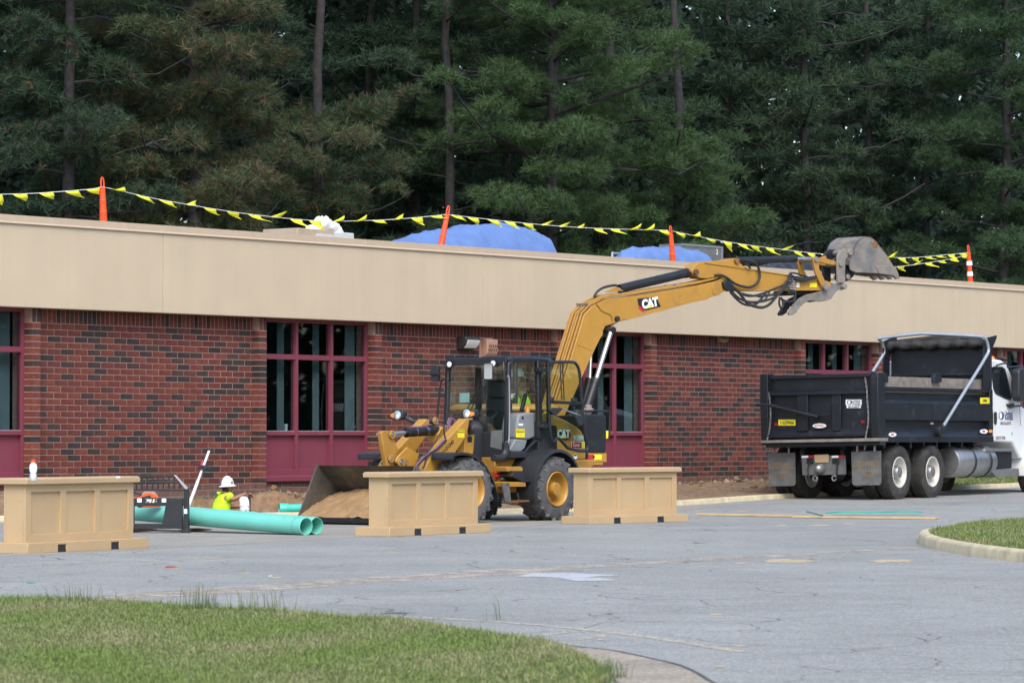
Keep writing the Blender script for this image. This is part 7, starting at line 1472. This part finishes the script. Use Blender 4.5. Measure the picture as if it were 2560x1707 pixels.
def tarp_heap(sil, depth, l0, label, seed, z0=DECK, material='tarp'):
    P = [WALL.px(x, y, l0) for x, y in sil]; o = WALL.W(P[0].x, l0, z0); n = len(P); rr = random.Random(seed); A_ = np.interp(np.linspace(0, n - 1, 60), range(n), [p.x for p in P]); Z = np.interp(np.linspace(0, n - 1, 60), range(n), [p.z for p in P]); Z = np.convolve(np.pad(Z, 2, mode='edge'), np.ones(5) / 5, 'valid')
    G = []
    for j in range(19):
        v = j / 18; prof = math.sin(math.pi * min(1, max(0, v))) ** .45
        G.append([V((a - A_[0], (v - .5) * depth, max(0.0, (z - z0) * prof) + (.02 * math.sin(a * 4 + v * 7 + seed) * math.sin(v * 9) + .035 * abs(math.sin(a * 5 - v * 9 + 1.5 * math.sin(a * 2))) ** 4 + .02 * abs(math.sin(a * 9 + v * 6)) ** 5) * (0 < j < 18) * prof)) for a, z in zip(A_, Z)])
    ob = part('tarp', material, None, lambda m: m.grid(G), smooth='all'); ob.location = o; ob.rotation_euler = (0, 0, WALL.rot); tag(ob, label, 'tarp'); return ob
tarp_heap([(930, 640), (986, 606), (1079, 577), (1159, 566), (1240, 562.5), (1262, 568), (1296, 586), (1332, 612), (1350, 650)], 1.3, -2.0, 'large blue tarp humped over stacked material behind the leaning post', 2)
tarp_heap([(1225, 600), (1240, 562), (1262, 559), (1286, 563), (1362, 594), (1364, 650)], .9, -3.4, 'flat-topped corner of blue tarp behind the large humped tarp', 5)
tarp_heap([(1543, 670), (1556, 636), (1576, 621), (1640, 619), (1700, 622), (1745, 628), (1768, 655), (1772, 680)], .9, -1.9, 'small blue tarp stretched over boxes behind the upright post', 7)
tarp_heap([(1850, 690), (1890, 668), (1935, 660), (1975, 655), (2015, 650), (2035, 690)], .6, -1.8, 'black plastic sheet crumpled behind the excavator arm', 9, DECK, 'black_sheet')
def rooftop():
    f0 = WALL.px(708, 590, -1.6); f = Fr(*WALL.W(f0.x, -1.6, 0).xy, 38.06, DECK); e = f.empty('wrapped_pallet', 'low pallet of cardboard wrapped in clear film on the roof', 'pallet'); zt = WALL.px(760, 575, -1.6).z; w = WALL.px(855, 590, -1.6).x - f0.x
    part('carton', 'cardboard', e, lambda m: m.box(f.L(0, -.5, DECK), f.L(w * .62, .35, zt)), bevel=.01); part('carton', 'clear_wrap', e, lambda m: m.box(f.L(w * .64, -.5, DECK), f.L(w, .3, zt - .02)), bevel=.02); part('film', 'clear_wrap', e, lambda m: m.box(f.L(w * .3, .352, DECK), f.L(w * .95, .36, zt - .08)))
    g = empty('plastic_bag', f.W(w * .62, .1, zt + .03)); tag(g, 'crumpled white plastic sheet on top of the wrapped pallet', 'plastic sheet')
    def bag(m):
        rr = random.Random(8)
        for (x, z, r1, r2) in ((-.04, .10, .20, .14), (.18, .06, .20, .09), (.33, -.02, .12, .10), (-.26, -.02, .2, .09)):
            n, k = 16, 9; rings = []
            for j in range(1, k):
                ph = math.pi * j / k; rings.append([V((x, 0, z)) + V((math.cos(t) * r1 * math.sin(ph), math.sin(t) * .14 * math.sin(ph), math.cos(ph) * r2)) * (1 + .16 * math.sin(5 * t + j) + rr.uniform(-.07, .07)) for t in [2 * math.pi * i / n for i in range(n)]])
            m.loft(rings)
    part('sheet', 'foam', g, bag, smooth='all'); g.rotation_euler = (0, 0, WALL.rot)
    a = WALL.px(1703, 650, -3.2); b = WALL.px(1806, 617, -3.2); h = Fr(*WALL.W(a.x, -3.2, 0).xy, 38.06, DECK); c = h.empty('grey_crate', 'grey panelled crate marked with a 2 behind the small tarp', 'crate')
    part('crate_body', 'screen_grey', c, lambda m: m.box(h.L(0, -.6, DECK), h.L(b.x - a.x, 0, b.z)), bevel=.006); part('crate_rail', 'grey_plastic', c, lambda m: m.box(h.L(-.01, -.005, b.z - .04), h.L(b.x - a.x + .01, .012, b.z + .006))); part('crate_rail', 'grey_plastic', c, lambda m: m.box(h.L(b.x - a.x - .05, -.005, DECK), h.L(b.x - a.x + .01, .014, b.z - .041))); text('lettering', '2', .17, h.L(b.x - a.x - .22, .008, b.z - .13), (1, 0, 0), (0, 0, 1), 'white_ink', c)
    q = WALL.px(1545, 645, -2.6); k = Fr(*WALL.W(q.x - .2, -2.6, 0).xy, 38.06, DECK); d = k.empty('metal_bracket', 'short grey metal rail lying beside the small blue tarp', 'metal rail'); part('rail', 'galvanised', d, lambda m: m.tube(bez([k.L(0, 0, DECK + .02), k.L(.0, 0, q.z + .06), k.L(.06, 0, q.z + .09), k.L(.5, 0, q.z + .10)], 12), .025, 8))
rooftop()

# ================================================================ TREES
attr_mat('needles', .62, transl=.22, var=0)
def tube_np(path, rad, n=7):
    P = np.asarray(path, float); r = np.asarray(rad, float); k = len(P); T = np.gradient(P, axis=0); T /= np.linalg.norm(T, axis=1)[:, None] + 1e-9
    ref = np.where(np.abs(T[:, 2:3]) > .9, np.array([[1., 0, 0]]), np.array([[0, 0, 1.]])); A = np.cross(T, ref); A /= np.linalg.norm(A, axis=1)[:, None] + 1e-9; B = np.cross(T, A)
    q = np.arange(n) * 2 * np.pi / n; V_ = P[:, None] + (A[:, None] * np.cos(q)[None, :, None] + B[:, None] * np.sin(q)[None, :, None]) * r[:, None, None]
    i, j = np.meshgrid(np.arange(k - 1), np.arange(n), indexing='ij'); f = np.stack([i * n + j, i * n + (j + 1) % n, (i + 1) * n + (j + 1) % n, (i + 1) * n + j], -1).reshape(-1, 4)
    return V_.reshape(-1, 3), f
def merge(parts):
    vs, fs, k = [], [], 0
    for v, f in parts: vs.append(v); fs.append(f + k); k += len(v)
    return np.concatenate(vs), np.concatenate(fs)
def tufts(P, D, size, col, r, nb=22, wid=.011):
    n = len(P); d = r.normal(0, 1, (n, nb, 3)); d /= np.linalg.norm(d, axis=2)[:, :, None]; d = d * .85 + D[:, None, :] * .75; d /= np.linalg.norm(d, axis=2)[:, :, None]; d[:, :, 2] -= .12
    L = size[:, None] * r.uniform(.65, 1.15, (n, nb)); base = P[:, None, :] - D[:, None, :] * (size[:, None, None] * .35 * r.random((n, nb, 1)))
    tip = base + d * L[:, :, None]; s = np.cross(d, r.normal(0, 1, (n, nb, 3))); s /= np.linalg.norm(s, axis=2)[:, :, None] + 1e-9; s *= wid * r.uniform(.7, 1.3, (n, nb, 1))
    vs = np.stack([base - s * .6, base + s * .6, tip], 2).reshape(-1, 3); f = np.arange(len(vs)).reshape(-1, 3)
    c = np.repeat(np.repeat(col[:, None, :] * r.uniform(.8, 1.2, (n, 1, 1)), nb, 1)[:, :, None, :], 3, 2); c = c * r.uniform(.92, 1.08, (n, nb, 1, 1)); c[:, :, 2] *= 1.04
    return vs, f, np.concatenate([c.reshape(-1, 3), np.ones((len(vs), 1))], 1)
def pine(px, l, label, seed, H=22, rt=.22, first=2.5, last=17, pads=1.0, tint=(.050, .088, .036), brown=.0, lean=0.0, reach=3.4, dens=1.0, size=.26):
    r = np.random.default_rng(seed); q = WALL.px(px, 600, l); w = WALL.W(q.x, l, 0); e = empty('pine_tree', (w.x, w.y, -.85)); tag(e, label, 'tree', 'pine trees behind the building')
    zs = np.linspace(0, H, 16); wob = np.cumsum(r.normal(0, .05, (16, 2)), 0); tr = np.column_stack([wob[:, 0] + lean * zs / H, wob[:, 1], zs]); rad = rt * (1 - .72 * zs / H); rad[0] *= 1.25
    parts_ = [tube_np(tr, rad, 10)]; limbs = []; TP, TD, TC, TS = [], [], [], []
    z = first; az = r.uniform(0, 6.28)
    while z < last:
        az += 2.4 + r.normal(0, .35); ln = reach * r.uniform(.6, 1.15) * (1 - .25 * abs(z - 9) / 10); b = np.array([np.interp(z, zs, tr[:, 0]), np.interp(z, zs, tr[:, 1]), z]); up = r.uniform(-.12, .35)
        u = np.linspace(0, 1, 7); sag = r.uniform(.05, .22); dirv = np.array([math.cos(az), math.sin(az)]); crook = r.normal(0, .10, (7, 3)) * u[:, None]
        path = b + np.column_stack([dirv[0] * ln * u, dirv[1] * ln * u, ln * (up * u - sag * u * u + .18 * u ** 4)]) + crook
        limbs.append(tube_np(path, .042 * (1 - .78 * u) * (ln / 3) + .006, 5))
        np_ = int(max(3, round(r.uniform(4, 7) * pads)))
        for k in range(np_):
            s = r.uniform(.14, 1.05); i = min(s, 1) * 6; i0 = int(min(5, i)); c = path[i0] * (1 - (i - i0)) + path[i0 + 1] * (i - i0); off = np.array([r.normal(0, .45), r.normal(0, .45), r.uniform(-.05, .35)]); cc_ = c + off
            if k % 2 == 0: limbs.append(tube_np(np.array([c, c * .5 + cc_ * .5 + [0, 0, -.05], cc_]), [.016, .012, .006], 4))
            k_ = r.uniform(.75, 1.25); R_ = np.array([r.uniform(.45, .78), r.uniform(.45, .78), r.uniform(.30, .50)]) * k_; n = int(r.uniform(46, 70) * dens * k_ ** 1.5)
            g = r.normal(0, 1, (n, 3)); g /= np.linalg.norm(g, axis=1)[:, None]; g[:, 2] = np.where(g[:, 2] < -.3, -g[:, 2] * .7, g[:, 2]); rad_ = r.uniform(.55, 1.0, (n, 1)); TP.append(cc_ + g * R_ * rad_); d = g * .7 + np.array([dirv[0] * .35, dirv[1] * .35, .38]); d /= np.linalg.norm(d, axis=1)[:, None]; TD.append(d)
            col = np.tile(tint, (n, 1)) * r.uniform(.85, 1.2); br = r.random(n) < brown * (.35 + .65 * r.random()) ; col[br] = np.array([.125, .085, .045]) * r.uniform(.8, 1.2); TC.append(col); TS.append(size * r.uniform(.8, 1.2, n))
        z += r.uniform(.22, .5) / max(.5, pads)
    v, f = merge(parts_); np_mesh('trunk', v, f, 'bark', e, smooth=True)
    v, f = merge(limbs); np_mesh('limbs', v, f, 'bark', e, kind='stuff')
    v, f, c = tufts(np.concatenate(TP), np.concatenate(TD), np.concatenate(TS), np.concatenate(TC), r, 12 if l > -20.5 else 7, .0145 if l > -20.5 else .0215)
    np_mesh('crown', v, f, 'needles', e, c, 'stuff')
T1, T2, T3 = (.052, .082, .038), (.043, .081, .036), (.038, .066, .035)
pine(150, -19, 'dark pine with low boughs behind the first stretch of roof', 11, pads=.8, tint=T3, brown=.06, reach=3.0, rt=.2)
pine(480, -18, 'broad pine with many browning needles behind the plain orange post', 12, pads=1.25, tint=(.066, .088, .040), brown=.26, reach=3.9, rt=.22)
pine(765, -19.5, 'tall pine with pale lichen-grey trunk above the wrapped pallet', 13, pads=.95, tint=T1, brown=.2, reach=3.0, first=2, last=10.2, rt=.20)
pine(1112, -20, 'straight bare-trunked pine behind the leaning orange post', 14, pads=.40, tint=T3, reach=2.4, rt=.19, first=3, last=16)
pine(1385, -17.5, 'fullest bright green pine above the large blue tarp', 15, pads=1.3, tint=(.058, .106, .040), reach=4.6, rt=.24)
pine(1690, -17.5, 'low spreading pine above the small blue tarp', 16, pads=1.15, tint=(.053, .100, .038), reach=3.6, rt=.2, first=2, last=10.5)
pine(1540, -21, 'thick dark-trunked pine between the two tarps', 17, pads=.7, tint=T2, reach=3.6, rt=.27, first=4)
pine(2500, -18, 'soft green pine behind the banded post', 18, pads=1.2, tint=(.048, .092, .040), reach=4.2, rt=.24)
for k, (x, l, s, wh) in enumerate(((-60, -22, 31, 'before the plain orange post'), (330, -24, 32, 'behind the browning pine'), (610, -25, 33, 'between the browning pine and the lichen-grey trunk'), (905, -25, 34, 'beyond the lichen-grey trunk, short of the bare trunk'), (1030, -23, 35, 'next to the straight bare-trunked pine'), (1265, -25, 36, 'behind the fullest bright green pine'), (1830, -23, 37, 'behind the low spreading pine'), (2010, -21, 38, 'over the joint of the excavator arm'), (2170, -24, 39, 'over the raised excavator bucket'), (2330, -22, 40, 'between the raised bucket and the banded post'), (2660, -24, 41, 'past the soft green pine'))):
    pine(x, l, 'shade-tinted pine deep in the wood ' + wh, s, pads=.9, tint=(.028, .056, .031) if k != 7 else (.040, .070, .034), reach=3.4, rt=.2, dens=.85, size=.30)  # shade behind the front row is put into these darker tints
# far wood behind: reads as one dark mass, inner shade put into the colour
r = np.random.default_rng(77); n = 225000
PXs = r.uniform(-420, 2980, n); Ld = r.uniform(-50, -26, n); Z = r.uniform(-.8, 25, n)
cl = np.sin(PXs * .009 + 1.3 * np.sin(Z * .7)) + np.sin(Z * 1.1 + Ld * .8) + r.normal(0, .8, n); k = cl > -1.0; PXs, Ld, Z = PXs[k], Ld[k], Z[k]; n = len(Z)
u_ = (PXs - CX) / FPX; on = WALL.o.x * WALL.n.x + WALL.o.y * WALL.n.y; Yw = (on + Ld) / (u_ * WALL.n.x + WALL.n.y); Wp = np.column_stack([u_ * Yw, Yw, Z])
d1 = r.normal(0, 1, (n, 3)); d1 /= np.linalg.norm(d1, axis=1)[:, None]; d2 = np.cross(d1, r.normal(0, 1, (n, 3))); d2 /= np.linalg.norm(d2, axis=1)[:, None]; sz = r.uniform(.13, .28, (n, 1)) * np.where(Ld < -42, 2.2, 1.0)[:, None]
vs = np.stack([Wp - d1 * sz, Wp + d2 * sz * .55, Wp + d1 * sz, Wp - d2 * sz * .55], 1).reshape(-1, 3); fs = np.arange(n * 4).reshape(-1, 4)
c = np.tile([.020, .040, .024], (n, 1)) * r.uniform(.5, 1.4, (n, 1)); c = np.concatenate([np.repeat(c[:, None], 4, 1), np.ones((n, 4, 1))], 2).reshape(-1, 4)
np_mesh('woodland', vs, fs, 'needles', None, c, 'stuff')

# unseen wood off to the right, added so the windows mirror dark
n = 34000; P = np.column_stack([r.uniform(66, 84, n), r.uniform(20, 190, n), r.uniform(0, 17, n)])
d1 = r.normal(0, 1, (n, 3)); d1 /= np.linalg.norm(d1, axis=1)[:, None]; d2 = np.cross(d1, r.normal(0, 1, (n, 3))); d2 /= np.linalg.norm(d2, axis=1)[:, None]; sz = r.uniform(.4, .9, (n, 1))
vs = np.stack([P - d1 * sz, P + d2 * sz * .6, P + d1 * sz, P - d2 * sz * .6], 1).reshape(-1, 3)
c = np.tile([.028, .052, .026], (n, 1)) * r.uniform(.5, 1.4, (n, 1)); c = np.concatenate([np.repeat(c[:, None], 4, 1), np.ones((n, 4, 1))], 2).reshape(-1, 4)
np_mesh('woodland', vs, np.arange(n * 4).reshape(-1, 4), 'needles', None, c, 'stuff')
